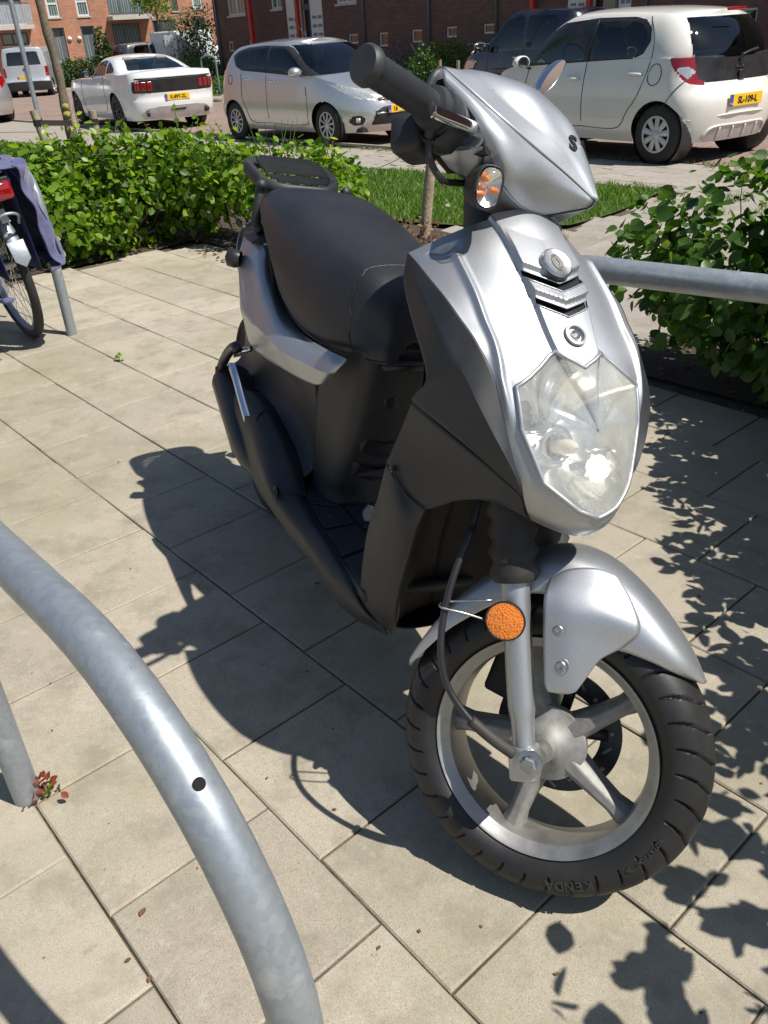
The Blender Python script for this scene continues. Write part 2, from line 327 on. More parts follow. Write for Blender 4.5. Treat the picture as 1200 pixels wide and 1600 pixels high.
# emblem, screw
def fr4(p,n,up=(0,0,1)):
    n=Vector(n).normalized(); xax=Vector(up).cross(n).normalized(); yy=n.cross(xax); m=Matrix((xax,yy,n)).transposed().to_4x4(); m.translation=Vector(p); return m
p,n=onfair(0,.884,.0035); mb=MB(); mb.lathe([(-.004,.024),(.001,.024),(.003,.0215),(.0022,.0185),(.0022,.0002)],p,n,40); em=mb.build('emblem','steel',FAIR,auto=30)
mb=MB(); A=fr4(p+n*.0022,n); ax=np.array(A.to_3x3()); 
for sgn in (1,-1):
    P=[]
    for t in np.linspace(0,1,9):
        a=rad(100+200*t)*1; P.append((.0125*math.cos(a)*sgn*(1-.35*t)+.002*sgn,.0135*math.sin(a)*sgn))
    for t in np.linspace(1,0,9):
        a=rad(100+200*t); P.append((.0065*math.cos(a)*sgn*(1-.2*t)+.004*sgn,.0085*math.sin(a)*sgn+.001*sgn))
    if sgn<0: P=P[::1]
    mb.prism(P,p+n*.0022,ax[:,0],ax[:,1],.0012)
mb.build('emblem_mark',plain('emblem grey',(.30,.29,.25),.35,.7),em,smooth=False)
p,n=onfair(0,.806,.002); mb=MB(); mb.lathe([(0,.0165),(.003,.0155),(.0035,.0125),(-.002,.0105),(-.002,.0002)],p,n,28); sw=mb.build('screw','silver',FAIR,auto=30)
mb=MB(); mb.lathe([(-.002,.007),(.002,.0068),(.003,.005),(.0015,.0028),(.0015,.0001)],p,n,20); mb.build('screw_head','steel',sw,auto=30)
# ---- leg shield (dark), both sides
LS_AB=[[(.925,-.150,.866)]*3,[(0.9400,-0.1580,0.8285),(0.9748,-0.1580,0.8377),(.965,-.152,.858)],[(0.9853,-0.1600,0.7852),(1.0223,-0.1600,0.8136),(1.0,-.15,.846)],
 [(1.0500,-0.1650,0.7404),(1.0645,-0.1580,0.7883),(1.045,-.145,.829)],[(1.0616,-0.1680,0.7172),(1.1010,-0.1540,0.7645),(1.078,-.138,.811)],[(1.0376,-0.1700,0.6852),(1.1303,-0.1480,0.7480),(1.117,-.130,.789)],
 [(1.1006,-0.1550,0.6724),(1.1587,-0.1400,0.7215),(1.146,-.120,.759)],[(1.1569,-0.1360,0.6573),(1.1800,-0.1280,0.6945),(1.172,-.112,.716)],[(1.1900,-0.1100,0.6355),(1.1990,-0.1120,0.6646),(1.195,-.100,.664)],[(1.2095,-0.0860,0.6152),(1.2105,-0.0950,0.6346),(1.210,-.088,.628)],
 [(1.2069,-0.0740,0.5963),(1.2033,-0.0740,0.6020),(1.212,-.070,.590)]]
LS_C=[[(1.0381,-0.1700,0.6835),(1.1014,-0.1550,0.6700),(1.1577,-0.1360,0.6550),(1.1906,-0.1100,0.6339),(1.2101,-0.0860,0.6136),(1.2075,-0.0740,0.5946)],
 [(1.0067,-0.1660,0.6265),(1.0671,-0.1500,0.6135),(1.1270,-0.1300,0.6090),(1.1734,-0.1060,0.6074),(1.2011,-0.0830,0.5989),(1.2077,-0.0720,0.5898)],
 [(0.9846,-0.1700,0.5697),(1.0297,-0.1580,0.5408),(1.0696,-0.1420,0.5303),(1.1176,-0.1200,0.5659),(1.1782,-0.0980,0.5891),(1.2131,-0.0660,0.5796)]]
LS_D=[[(0.9849,-0.1700,0.5688),(1.0102,-0.1660,0.5566),(1.0300,-0.1580,0.5399),(1.0702,-0.1420,0.5285)],[(0.9677,-0.1680,0.5052),(1.0145,-0.1680,0.5111),(1.0442,-0.1600,0.5078),(1.0564,-0.1420,0.4910)],
 [(0.9298,-0.1600,0.4205),(0.9915,-0.1630,0.4380),(1.0323,-0.1560,0.4445),(1.0424,-0.1400,0.4371)],[(0.9081,-0.1500,0.3161),(0.9624,-0.1500,0.3492),(0.9962,-0.1460,0.3626),(1.0178,-0.1340,0.3690)],
 [(0.9045,-0.1400,0.2551),(0.9550,-0.1360,0.2837),(0.9765,-0.1300,0.2926),(0.9921,-0.1220,0.2950)],[(0.9265,-0.1160,0.2253),(0.9396,-0.1100,0.2302),(0.9478,-0.1040,0.2320),(0.9547,-0.1000,0.2252)]]
for mir in (False,True):
    o=sheet('leg_shield',LS_AB,'black',SC,8,10,sc=(1,),solid=.003,offset=0,mir=mir,auto=30)
    sheet('lower_leg_shield',LS_C,'black',o,8,8,solid=.003,offset=0,mir=mir)
    o2=sheet('side_trim',LS_D,'black',o,8,8,solid=.003,offset=0,mir=mir)
    # wall behind the wheel
    E=[]
    for d in (LS_C[2][5],LS_C[2][4],LS_C[2][3],LS_D[0][3],LS_D[1][3],LS_D[2][3],LS_D[3][3],LS_D[4][3],LS_D[5][3]):
        d=np.array(d); x2=min(d[0]-.05,.90+max(0,d[2]-.35)*.2); E.append([d*np.array([1,1,1])+np.array([-.004,.004,0]),np.array([(d[0]*.45+x2*.55),d[1]*.72,d[2]+.01]),np.array([x2+.01,d[1]*.35,d[2]+.015]),np.array([x2,0,d[2]+.015])])
    sheet('wheel_side_panel',E,'dirty',o,6,6,solid=.002,offset=0,mir=mir)
    b=np.array([(1.0083,-0.1700,0.5685),(1.0336,-0.1600,0.5418),(1.0736,-0.1440,0.5304)])+np.array([0,-.0012,0]); b=b*np.array([1,-1 if mir else 1,1])
    mb=MB(); mb.tube(cr(b,6),.0014,6); mb.build('seam','blackgloss',o2)
    p=np.array((1.0041,-0.1710,0.5667))*np.array([1,-1 if mir else 1,1]); mb=MB(); mb.lathe([(0,.006),(.002,.0055),(.002,.003),(0,.002),(0,.0002)],p,(0,1 if mir else -1,0),16); mb.build('bolt','blackgloss',o2)
# rear face of the leg shield
G=[[(.930,-.140,.860),(.94,-.07,.885),(.945,0,.895)],[(.955,-.138,.80),(.93,-.08,.81),(.92,0,.815)],[(1.01,-.145,.70),(.94,-.09,.70),(.92,0,.70)],[(.985,-.152,.60),(.91,-.10,.60),(.89,0,.60)],[(.945,-.150,.45),(.88,-.10,.45),(.865,0,.45)],[(.92,-.130,.30),(.88,-.09,.28),(.87,0,.28)]]
mesh('inner_leg_shield',*(lambda D:(D,gridfaces(*D.shape[:2])))(dense(mirror_cols(G),6,6)),'black',SC,solid=.003)
mb=MB(); mb.lathe([(-.18,.045),(-.02,.040),(.05,.034),(.09,.03)],st([(.885,0,.93)])[0],KK,28); mb.build('steering_column_cover','black',SC)
# ---- floor board
q=N('ribbed floor mat'); v=q.n('TexVoronoi'); v.inputs['Scale'].default_value=260; p_,i_=q.pos(True); q.l(p_,i_,v,0); q.set(Base_Color=(.020,.025,.036),Roughness=.38,Specular_IOR_Level=.8); q.bump(v,0,.9,.002); MAT['mat']=q.m  # blue of the reflected sky is mixed into the black mat's base colour
FL=[[(.24,-.12,.300),(.24,-.07,.298),(.24,0,.298)],[(.45,-.132,.298),(.45,-.07,.298),(.45,0,.298)],[(.66,-.144,.298),(.66,-.07,.298),(.66,0,.298)],[(.80,-.152,.298),(.80,-.07,.298),(.80,0,.298)],[(.925,-.150,.302),(.925,-.07,.304),(.925,0,.304)]]
FB=mesh('floorboard',*(lambda D:(D,gridfaces(*D.shape[:2])))(dense(mirror_cols(FL),8,8)),'black',SC,solid=.02,offset=1)
me_=lambda x: float(np.interp(x,[.40,.53,.66,.77,.87,.93],[.124,.128,.140,.147,.152,.152]))
def mat_piece(poly,h=.0035):
    mb=MB(); P=[(a,b) for a,b in poly]; mb.prism(P,(0,0,.2995),(1,0,0),(0,1,0),h); mb.build('mat_panel','mat',FB,smooth=False,bevel=.0012)
for sg in (-1,1):
    A=lambda x:me_(x)-.006
    for poly in ([(.60,.006),(.60,.058),(.70,.058),(.73,.006)],[(.742,.006),(.712,.058),(.80,.058),(.83,.006)],[(.842,.006),(.812,.058),(.915,.058),(.915,.006)],
        [(.42,A(.42)-.018),(.42,A(.42)),(.50,A(.50)),(.50,A(.5)-.022)],[(.508,.104),(.508,A(.51)),(.575,A(.575)),(.60,.07),(.57,.07)],[(.608,.068),(.584,A(.585)),(.69,A(.69)),(.675,.066)],[(.685,.066),(.70,A(.70)),(.80,A(.80)),(.77,.066)],[(.78,.066),(.81,A(.81)),(.905,A(.905)),(.905,.066)]):
        P=[(a,b*sg) for a,b in poly]
        if sg<0: P=P[::-1]
        mat_piece(P if sg>0 else P)
    for bx,by in ((.455,.108),(.64,.10),(.84,.105),(.70,.03)):
        mb=MB(); mb.lathe([(0,.0105),(.004,.0095),(.0035,.006),(.0035,.0001)],(bx,by*sg,.3025),(0,0,1),20); mb.build('mat_boss','mat',FB,auto=40)
SK=[[(.49,-.130,.303),(.49,-.150,.309),(.49,-.184,.290),(.49,-.176,.246)],[(.58,-.134,.302),(.58,-.153,.308),(.58,-.183,.288),(.58,-.174,.245)],[(.66,-.142,.301),(.66,-.158,.306),(.66,-.180,.285),(.66,-.170,.244)],[(.77,-.149,.300),(.77,-.162,.305),(.77,-.177,.280),(.765,-.166,.244)],
 [(0.8624,-0.1520,0.2948),(0.8694,-0.1600,0.2867),(0.8498,-0.1670,0.2626),(0.8221,-0.1560,0.2223)],[(0.9176,-0.1400,0.2606),(0.9227,-0.1430,0.2577),(0.9024,-0.1420,0.2379),(0.8791,-0.1320,0.2132)],[(0.9366,-0.1120,0.2366),(0.9426,-0.1120,0.2352),(0.9439,-0.1080,0.2287),(0.9459,-0.1040,0.2200)]]
for mir in (False,True):
    o=sheet('floor_side_skirt',SK,'black',FB,8,6,solid=.003,offset=0,mir=mir)
    s_=-1 if mir else 1
    p=np.array((0.5239,-0.1840,0.3085))*np.array([1,s_,1]); mb=MB(); mb.lathe([(.001,.012),(.003,.0115),(.0,.009),(-.006,.008),(-.006,.0002)],p,(0,-s_,0),20); mb.build('bolt_recess','blackgloss',o)
# belly pan
G=[[(.10,-.16,.265),(.10,-.07,.20),(.10,0,.19)],[(.40,-.175,.25),(.40,-.08,.195),(.40,0,.185)],[(.69,-.168,.243),(.69,-.08,.19),(.69,0,.18)],[(.88,-.13,.235),(.88,-.07,.20),(.88,0,.195)],[(.945,-.10,.235),(.945,-.06,.225),(.945,0,.225)]]
mesh('belly_pan',*(lambda D:(D,gridfaces(*D.shape[:2])))(dense(mirror_cols(G),6,6)),'dirty',FB,solid=.003)
# raised passenger foot pods at the rear of the floor
for s_ in (1,-1):
    P=[[(.06,-.118,.375),(.06,-.160,.38),(.06,-.178,.35),(.08,-.165,.28)],[(.14,-.116,.395),(.14,-.162,.405),(.14,-.184,.37),(.15,-.172,.268)],[(.24,-.114,.405),(.24,-.160,.415),(.24,-.187,.372),(.24,-.175,.258)],[(.34,-.112,.400),(.34,-.156,.408),(.34,-.188,.36),(.34,-.176,.252)],[(.43,-.112,.370),(.43,-.150,.374),(.43,-.188,.328),(.43,-.177,.248)],[(.50,-.118,.328),(.50,-.146,.330),(.50,-.186,.300),(.50,-.176,.246)],[(.545,-.124,.303),(.545,-.146,.305),(.545,-.183,.288),(.545,-.175,.245)]]
    o=sheet('passenger_footrest',P,'black',SC,8,8,solid=.003,offset=0,mir=s_<0,auto=35)
    for k in range(4):
        a=.16+k*.05; q_=np.array([(a,-.120,.404),(a+.010,-.150,.412),(a+.016,-.166,.409),(a+.022,-.178,.392)])*np.array([1,s_,1])
        mb=MB(); mb.tube(cr(q_,5),.0022,6); mb.build('rib','blackgloss',o)
# ---- tail: engine cover and under-seat panels
def loftx(secs,name,mat,parent,nr=6,nc=4,**k):
    D=dense(np.array(secs),nr,nc); mesh_=mesh(name,D,gridfaces(*D.shape[:2]),mat,parent,**k); return mesh_
EN=[]
for xx,hw,zt,zl in ((-.08,.105,.66,.40),(.05,.118,.67,.385),(.20,.122,.665,.395),(.34,.118,.655,.400),(.43,.110,.65,.368),(.50,.103,.645,.325)):
    EN.append([(xx,-hw*.6,zt+.02),(xx,-hw,zt-.02),(xx,-hw-.004,zt-.10),(xx,-hw+.012,zl+.10),(xx,-hw+.014,zl+.045),(xx,-hw+.002,zl+.012),(xx,-hw-.018,zl-.004)])
for mir in (False,True): sheet('engine_side_cover',EN,'black',SC,8,8,solid=.003,offset=0,mir=mir)
G=[]
for zt,xf,hw in ((.665,.70,.098),(.61,.69,.096),(.54,.672,.093),(.47,.652,.090),(.41,.628,.087),(.36,.604,.085),(.325,.590,.085),(.300,.592,.090)):
    G.append([(.495,-hw-.009,zt),(xf-.05,-hw-.002,zt),(xf-.012,-hw+.014,zt),(xf,-hw+.045,zt),(xf+.003,0,zt)])
FP=mesh('underseat_panel',*(lambda D:(D,gridfaces(*D.shape[:2])))(dense(mirror_cols(G),8,8)),'black',SC,solid=.003,auto=40)
for k,(za,zb_) in enumerate(((.465,.435),(.400,.375))):
    xo=.655 if k==0 else .632; P=[(xo-.012,-.070,za+.035),(xo-.004,-.05,za+.006),(xo,-.01,za-.004),(xo,.03,za),(xo-.006,.03,zb_),(xo-.007,-.02,zb_-.006),(xo-.010,-.06,zb_+.008)]
    mb=MB(); a=np.array(P); mb.add(np.concatenate([a+np.array([.004,0,0]),a-np.array([.02,0,0])]),[tuple(range(7))]+[(i,(i+1)%7,7+(i+1)%7,7+i) for i in range(7)]); mb.build('vent_slot','blackgloss',FP,smooth=False)
for yy in (-.03,.03):
    mb=MB(); mb.lathe([(0,.008),(.004,.0075),(.004,.0002)],(.697,yy,.635),(1,0,0),18); mb.build('bolt','blackgloss',FP)
mb=MB(); mb.lathe([(0,.019),(.004,.018),(.003,.013),(.006,.006),(.006,.0002)],(.679,-.02,.56),(1,0,0),24); mb.build('seat_lock','blackgloss',FP)
CW=[[(-0.0297,-0.0900,0.7603),(-0.0744,-0.1050,0.7326),(-0.0623,-0.1180,0.6987),(-0.0635,-0.1120,0.6490)],
 [(-0.0364,-0.1120,0.7279),(0.0172,-0.1420,0.6862),(0.0969,-0.1580,0.6049),(0.1001,-0.1400,0.5376)],
 [(0.1146,-0.1150,0.7345),(0.1756,-0.1480,0.6878),(0.2086,-0.1700,0.5949),(0.1883,-0.1500,0.5234)],
 [(0.1870,-0.1160,0.6915),(0.2951,-0.1520,0.6513),(0.3429,-0.1740,0.5945),(0.3049,-0.1560,0.5306)],
 [(0.2877,-0.1200,0.6367),(0.4188,-0.1550,0.6217),(0.4683,-0.1740,0.5920),(0.4341,-0.1600,0.5472)],
 [(0.4387,-0.1260,0.6209),(0.5509,-0.1540,0.6234),(0.5872,-0.1700,0.6043),(0.5456,-0.1600,0.5610)],
 [(0.6317,-0.1440,0.6417),(0.6766,-0.1540,0.6359),(0.6810,-0.1620,0.6138),(0.6369,-0.1560,0.5767)],
 [(0.7089,-0.1360,0.6467),(0.7086,-0.1420,0.6363),(0.6998,-0.1480,0.6220),(0.6680,-0.1460,0.6001)]]
for mir in (False,True):
    o=sheet('side_cowl',CW,'silver',SC,9,9,sc=(2,),solid=.004,offset=0,mir=mir,auto=30)
G=[[(-.12,-.09,.75),(-.10,-.115,.72),(-.09,-.118,.66),(-.07,-.10,.58)],[(-.17,-.05,.76),(-.16,-.06,.72),(-.15,-.06,.65),(-.12,-.05,.58)],[(-.18,0,.765),(-.17,0,.72),(-.16,0,.65),(-.13,0,.58)]]
for mir in (False,True): sheet('tail_panel',G,'silver',SC,5,5,mir=mir)
mb=MB(); mb.lathe([(0,.04),(.01,.042),(.02,.035),(.025,.001)],(-.17,0,.69),(-1,0,.1),24); mb.build('tail_lamp',plain('red lamp',(.35,.01,.01),.2),SC)
mb=MB(); mb.lathe([(0,.018),(.012,.022),(.03,.02),(.038,.001)],(0.0517,-0.1500,0.6923),(-.6,-1,0),20); mb.build('rear_indicator','blackgloss',SC)
mb=MB(); mb.lathe([(0,.018),(.012,.022),(.03,.02),(.038,.001)],(-.1,.13,.69),(-.6,1,0),20); mb.build('rear_indicator','blackgloss',SC)
# ---- seat
SE=[]
prof=((.000,.030,.810,.795,.02,0),(.012,.075,.832,.785,.06,0),(.045,.104,.852,.775,.092,0),(.09,.118,.862,.768,.108,0),(.16,.132,.867,.742,.122,0),(.25,.142,.862,.700,.133,0),(.34,.146,.850,.662,.140,0),(.44,.142,.832,.636,.138,0),(.53,.132,.812,.630,.130,0),(.60,.116,.798,.634,.118,0),(.655,.100,.784,.640,.104,0),(.69,.082,.760,.640,.088,0),(.712,.062,.72,.642,.066,0),(.718,.03,.68,.644,.04,0))
for xx,hw,zt,zb,hb,_ in prof:
    h=zt-zb
    SE.append([(xx,-hb*.92,zb),(xx,-hb,zb+.018 if h>.04 else zb+.3*h),(xx,-hw*1.0,zb+h*.42),(xx,-hw*.93,zb+h*.74),(xx,-hw*.72,zb+h*.925),(xx,-hw*.38,zb+h*.99),(xx,0,zt)])
DS=dense(mirror_cols(SE),9,6)
def closed_ends(D,F):
    return F
F=gridfaces(*DS.shape[:2])
SEAT=mesh('seat',DS,F,'vinyl',SC,solid=.004,offset=0)
# seams: across the nose and down its sides, with stitching
def seatpt(xx,t):
    i=int(np.abs(DS[:,0,0]-xx).argmin()); j=min(int(t*(DS.shape[1]-1)),DS.shape[1]-1); return DS[i,j]
ln=[seatpt(.668-.05*math.sin(math.pi*t)**.8*1.0,t) for t in np.linspace(.02,.98,60)]
ln=np.array(ln); cn=np.array([.55,0,.70]); dn_=ln-cn; dn_/=np.linalg.norm(dn_,axis=1)[:,None]; mb=MB(); mb.tube(ln+dn_*.0022,.0017,6); mb.build('seat_seam','vinyl',SEAT)
mb=MB(); mb.tube(np.concatenate([DS[:,0],DS[::-1,-1]])+np.array([0,0,-.002]),.004,6); mb.build('seat_piping','blackgloss',SEAT)
mb=MB(); mb.box((.69,0,.632),(.05,.12,.012)); mb.build('seat_base','blackgloss',SEAT)
# ---- luggage rack
RC=MB(); zR=.886
ta=np.linspace(0,2*np.pi,72,endpoint=False); sg_=lambda v:np.sign(v)*np.abs(v)**.58
oc2=np.stack([-.055+.100*sg_(np.cos(ta)),.108*sg_(np.sin(ta))*(1-.12*np.cos(ta)),.883-.020*sg_(np.cos(ta))-.006*(np.cos(ta)>.3)],1); ctr=oc2.mean(0)
inner=ctr+(oc2-ctr)*np.array([.70,.70,1]); nO=len(oc2)
R3=[oc2+np.array([0,0,-.022]),oc2,ctr+(oc2-ctr)*.955+np.array([0,0,.006]),ctr+(oc2-ctr)*.82+np.array([0,0,.004]),inner+np.array([0,0,-.012])]
RK=mesh('luggage_rack',np.concatenate(R3),gridfaces(5,nO,True),'black',SC,auto=40,solid=.003)
ix=inner[:,0]; iy=inner[:,1]; x0,x1=ix.min(),ix.max()
for k in range(11):
    xx=x0+(x1-x0)*(k+.7)/11.4; near=[]
    for a,b in zip(inner,np.roll(inner,-1,0)):
        if (a[0]-xx)*(b[0]-xx)<0: t=(xx-a[0])/(b[0]-a[0]); near.append(a+(b-a)*t)
    if len(near)>=2:
        near=sorted(near,key=lambda p:p[1]); a,b=near[0],near[-1]; m_=(a+b)/2; mb=MB(); mb.box(m_+np.array([0,0,.010]),(.0092,abs(b[1]-a[1])+.012,.007)); mb.build('rack_bar','black',RK,smooth=False)
mb=MB(); mb.box((ctr[0],ctr[1],ctr[2]-.010),((x1-x0)*.8,.016,.008)); mb.build('rack_crossbar','black',RK,smooth=False)
for s_ in (1,-1):
    a=np.array((0.0301,-0.1050,0.8552)); b=np.array((0.0328,-0.1120,0.7757)); P=np.array([a+np.array([.015,.0,.004]),a,(a+b)/2+np.array([.004,0,0]),b,b+np.array([.01,.01,-.02])])*np.array([1,s_,1])
    mb=MB(); mb.tube(cr(P,5),.0115,12); o=mb.build('rack_stay','black',RK)
G=[[(-.10,-.10,.74),(-.13,0,.77)],[(-.02,-.125,.735),(-.05,0,.79)],[(.10,-.135,.735),(.10,0,.78)]]
mesh('tail_top_panel',*(lambda D:(D,gridfaces(*D.shape[:2])))(dense(mirror_cols(G),4,5)),'black',SC,solid=.003)
# ---- exhaust, rear wheel, engine, stand
EX=MB(); EX.lathe([(-.008,.001),(-.006,.035),(.0,.046),(.012,.050),(.22,.052),(.27,.042),(.32,.02)],(.045,-.160,.400),(1,.03,-.50),28); EXH=EX.build('exhaust','blackgloss',SC,auto=40)
mb=MB(); P=[(0.2306,-0.2150,0.4877),(0.2670,-0.2150,0.4724),(0.3050,-0.2120,0.4405),(0.3499,-0.2080,0.4045)]; a=cr(P,5); nrm=np.array([0,-1,0]); w_=.008
V=np.concatenate([a+np.array([0,0,w_]),a-np.array([0,0,w_]),a+np.array([0,.012,w_]),a+np.array([0,.012,-w_])]); n_=len(a)
mb.add(V,[(i,i+1,n_+i+1,n_+i) for i in range(n_-1)]+[(i,2*n_+i,2*n_+i+1,i+1) for i in range(n_-1)]); mb.build('heat_shield','chrome',EXH)
mb=MB(); P=cr([(0.0521,-0.1900,0.4034),(0.0611,-0.1900,0.4308),(0.1214,-0.1900,0.4855),(0.1860,-0.1900,0.5209),(0.2020,-0.1880,0.5150)],4); mb.tube(P,[.012]*len(P),8); o=mb.build('footpeg_bracket','blackgloss',SC)
mb=MB(); mb.lathe([(0,.007),(.006,.007),(.006,.0002)],(0.0875,-0.2030,0.4358),(0,-1,0),12); mb.build('bracket_bolt',plain('rusty bolt',(.18,.05,.03),.7),o)
mb=MB(); mb.tube([(0.1377,-0.1700,0.4965),(0.1743,-0.1500,0.5118)],.007,8); mb.build('bracket_rod','chrome',o)
def tyre_mesh(C,nrm,R,b,half,grooves,parent,name='tyre',nt=900,nb=64,deep=.0055):
    nrm=np.array(nrm,float);nrm/=np.linalg.norm(nrm); a=np.array([0,0,1.]); u=np.cross(a,nrm);u/=np.linalg.norm(u);w_=np.cross(nrm,u)
    pr=[(-.040,-.070),(-.049,-.061),(-.0552,-.049),(-.0548,-.037),(-.0505,-.0250),(-.0425,-.0145),(-.031,-.0068),(-.016,-.0016),(0,0)]
    pr=pr+[(-h,r) for h,r in pr[:-1]][::-1]; pr=cr(np.array(pr)*np.array([b/.055,1]),max(2,nb//16)); m=len(pr)
    th=np.arange(nt)*2*np.pi/nt; H=pr[:,0][None]*np.ones((nt,1)); Rr=(R+pr[:,1])[None]*np.ones((nt,1)); T=th[:,None]*np.ones((1,m))
    if grooves:
        s_=H/b; ng=grooves; ph=(T*ng/(2*np.pi)+-.95*np.abs(s_)**1.5+np.where(s_>0,.5,0)); d=np.abs(ph-np.round(ph))*(2*np.pi*R/ng)
        alt=(np.round(ph)%2)
        ext=(np.abs(s_)>.08+.20*alt)&(Rr>R-.041-.004*alt)&(np.abs(np.round(ph))>=0)
        Rr=Rr-deep*np.clip((.0027-d)/.0011,0,1)*ext; H=H*(1-.05*np.clip((.0027-d)/.0011,0,1)*ext*(np.abs(s_)>.8))
    P=C+H[...,None]*nrm+Rr[...,None]*(np.cos(T)[...,None]*u+np.sin(T)[...,None]*w_)
    return mesh(name,P,np.concatenate([gridfaces(nt,m),np.stack([(nt-1)*m+np.arange(m-1),(nt-1)*m+np.arange(1,m),np.arange(1,m),np.arange(m-1)],1)]),'rubber',parent,auto=45),u,w_
def wheel(C,nrm,parent,name,side,full=True,ph=0):
    """cast five-spoke wheel; side=+1: nrm points to the side the camera sees"""
    C=np.array(C,float); nrm=np.array(nrm,float); nrm/=np.linalg.norm(nrm)
    o,u,w_=tyre_mesh(C,nrm,.2335,.055,.045,34 if full else 0,parent,name,1100 if full else 240,64)
    mb=MB(); prof=[(.046,.163),(.0475,.1655),(.045,.1665),(.040,.1655),(.038,.160),(.033,.1560),(.012,.152),(-.012,.152),(-.033,.1560),(-.038,.160),(-.040,.1655),(-.045,.1665),(-.0475,.1655),(-.046,.163),(-.041,.1585),(-.036,.1530),(-.033,.1495),(-.022,.1475),(0,.1465),(.022,.1475),(.033,.1495),(.036,.1530),(.041,.1585)]
    mb.lathe(prof,C,nrm,160,closed=True); rim=mb.build('rim','alloy',o,auto=35)
    for k in range(5):
        a=ph+k*2*np.pi/5; d=np.cos(a)*u+np.sin(a)*w_; e=np.cross(nrm,d); mb=MB(); secs=[]
        for r,wd,t0,t1 in ((.030,.026,.020,-.020),(.05,.021,.021,-.018),(.09,.0165,.020,-.014),(.125,.0145,.018,-.013),(.1485,.019,.017,-.014)):
            secs.append([C+d*r+e*wd+nrm*t1,C+d*r+e*wd*.9+nrm*(t0*.45),C+d*r+e*wd*.42+nrm*t0,C+d*r-e*wd*.42+nrm*t0,C+d*r-e*wd*.9+nrm*(t0*.45),C+d*r-e*wd+nrm*t1])
        D=np.array(secs); n_=len(D); F=[(i*6+j,i*6+(j+1)%6,(i+1)*6+(j+1)%6,(i+1)*6+j) for i in range(n_-1) for j in range(6)]
        mb.add(D,F); mb.build('spoke','alloydirty',rim,auto=30,bevel=.002)
    mb=MB(); mb.lathe([(-.03,.0001),(-.03,.045),(.008,.059),(.017,.057),(.021,.042),(.030,.030),(.040,.022),(.055,.019),(.056,.0001)],C,nrm,40); mb.build('hub','alloydirty',rim,auto=30)
    return o,u,w_
AX=np.array([1.27,0,.225]); A_=st(AX); nR=stv((0,-1,0))
FW,u,w_=wheel(A_,nR,SC,'front_wheel',1,True,rad(48))
# raised lettering on the side wall
def sidetext(s,a0,size,r=.199,mat_='rubber'):
    da=-size*.78/r
    for i,ch in enumerate(s):
        a=a0+da*i; d=np.cos(a)*u+np.sin(a)*w_; e=np.cross(nR,d)
        o=text('tyre_lettering',ch,plain('tyre lettering',(.03,.03,.031),.4) if 'tl' not in MAT else MAT['tl'],FW,frame4(A_+d*r+nR*.0548,e*-1 if False else np.cross(d,nR),d),size,.0014,bold=.0006)
        MAT.setdefault('tl',o.data.materials[0])
W_ANG=np.degrees(np.arctan2(np.array([-.15,0,-.2])@w_,0))
bot=math.atan2(float(np.array([0,0,-1])@w_),float(np.array([0,0,-1])@u))
sidetext('KENDA',bot+rad(38),.019)
sidetext('ROTATION',bot+rad(76),.0085,.197); sidetext('>',bot+rad(57),.016,.197)
# brake disc and caliper (left side)
q_=A_-nR*.048
mb=MB(); mb.lathe([(0,.066),(0,.098),(-.004,.098),(-.004,.066)],q_,nR,90,closed=True); DI=mb.build('brake_disc','disc',FW,auto=30)
for k in range(18):
    a=k*2*np.pi/18; d=np.cos(a)*u+np.sin(a)*w_; e=np.cross(nR,d); mb=MB(); r=.083+.004*((k%3)-1)
    if k%2: mb.lathe([(-.0052,.0001),(-.0052,.0036),(.0012,.0036),(.0012,.0001)],q_+d*r,nR,12)
    else: mb.box(q_+d*r-nR*.002,(.018,.0045,.0064),np.stack([d*.6+e*.8,-d*.8+e*.6,nR],1))
    mb.build('disc_hole',plain('disc hole',(.25,.25,.24),.5) if 'dh' not in MAT else MAT['dh'],DI); MAT.setdefault('dh',bpy.data.materials['disc hole'])
mb=MB()
for k in range(5):
    a=k*2*np.pi/5+.3; d=np.cos(a)*u+np.sin(a)*w_; e=np.cross(nR,d); mb.box(q_+d*.052,(.05,.016,.006),np.stack([d,e,nR],1))
mb.lathe([(.004,.0001),(.004,.032),(-.004,.032),(-.004,.0001)],q_,nR,30); mb.build('disc_carrier','disc',DI)
mb=MB(); d=st((1.21,.07,.30))-0; mb.box(st((1.165,.055,.275)),(.055,.05,.085),np.stack([stv((1,0,0)),stv((0,1,0)),stv((0,0,1))],1)); mb.build('brake_caliper','dirty',SC,bevel=.008)
# axle nut, spacer
mb=MB(); mb.lathe([(.03,.016),(.078,.016),(.078,.0001)],A_,nR,24); mb.build('axle_spacer','alloy',FW,auto=30)
mb=MB(); mb.lathe([(.106,.019),(.110,.019),(.111,.012)],A_,nR,24); mb.lathe([(.108,.0125),(.118,.0125),(.120,.010),(.120,.0001)],A_,nR,6); mb.build('axle_nut','steel',SC,auto=30)
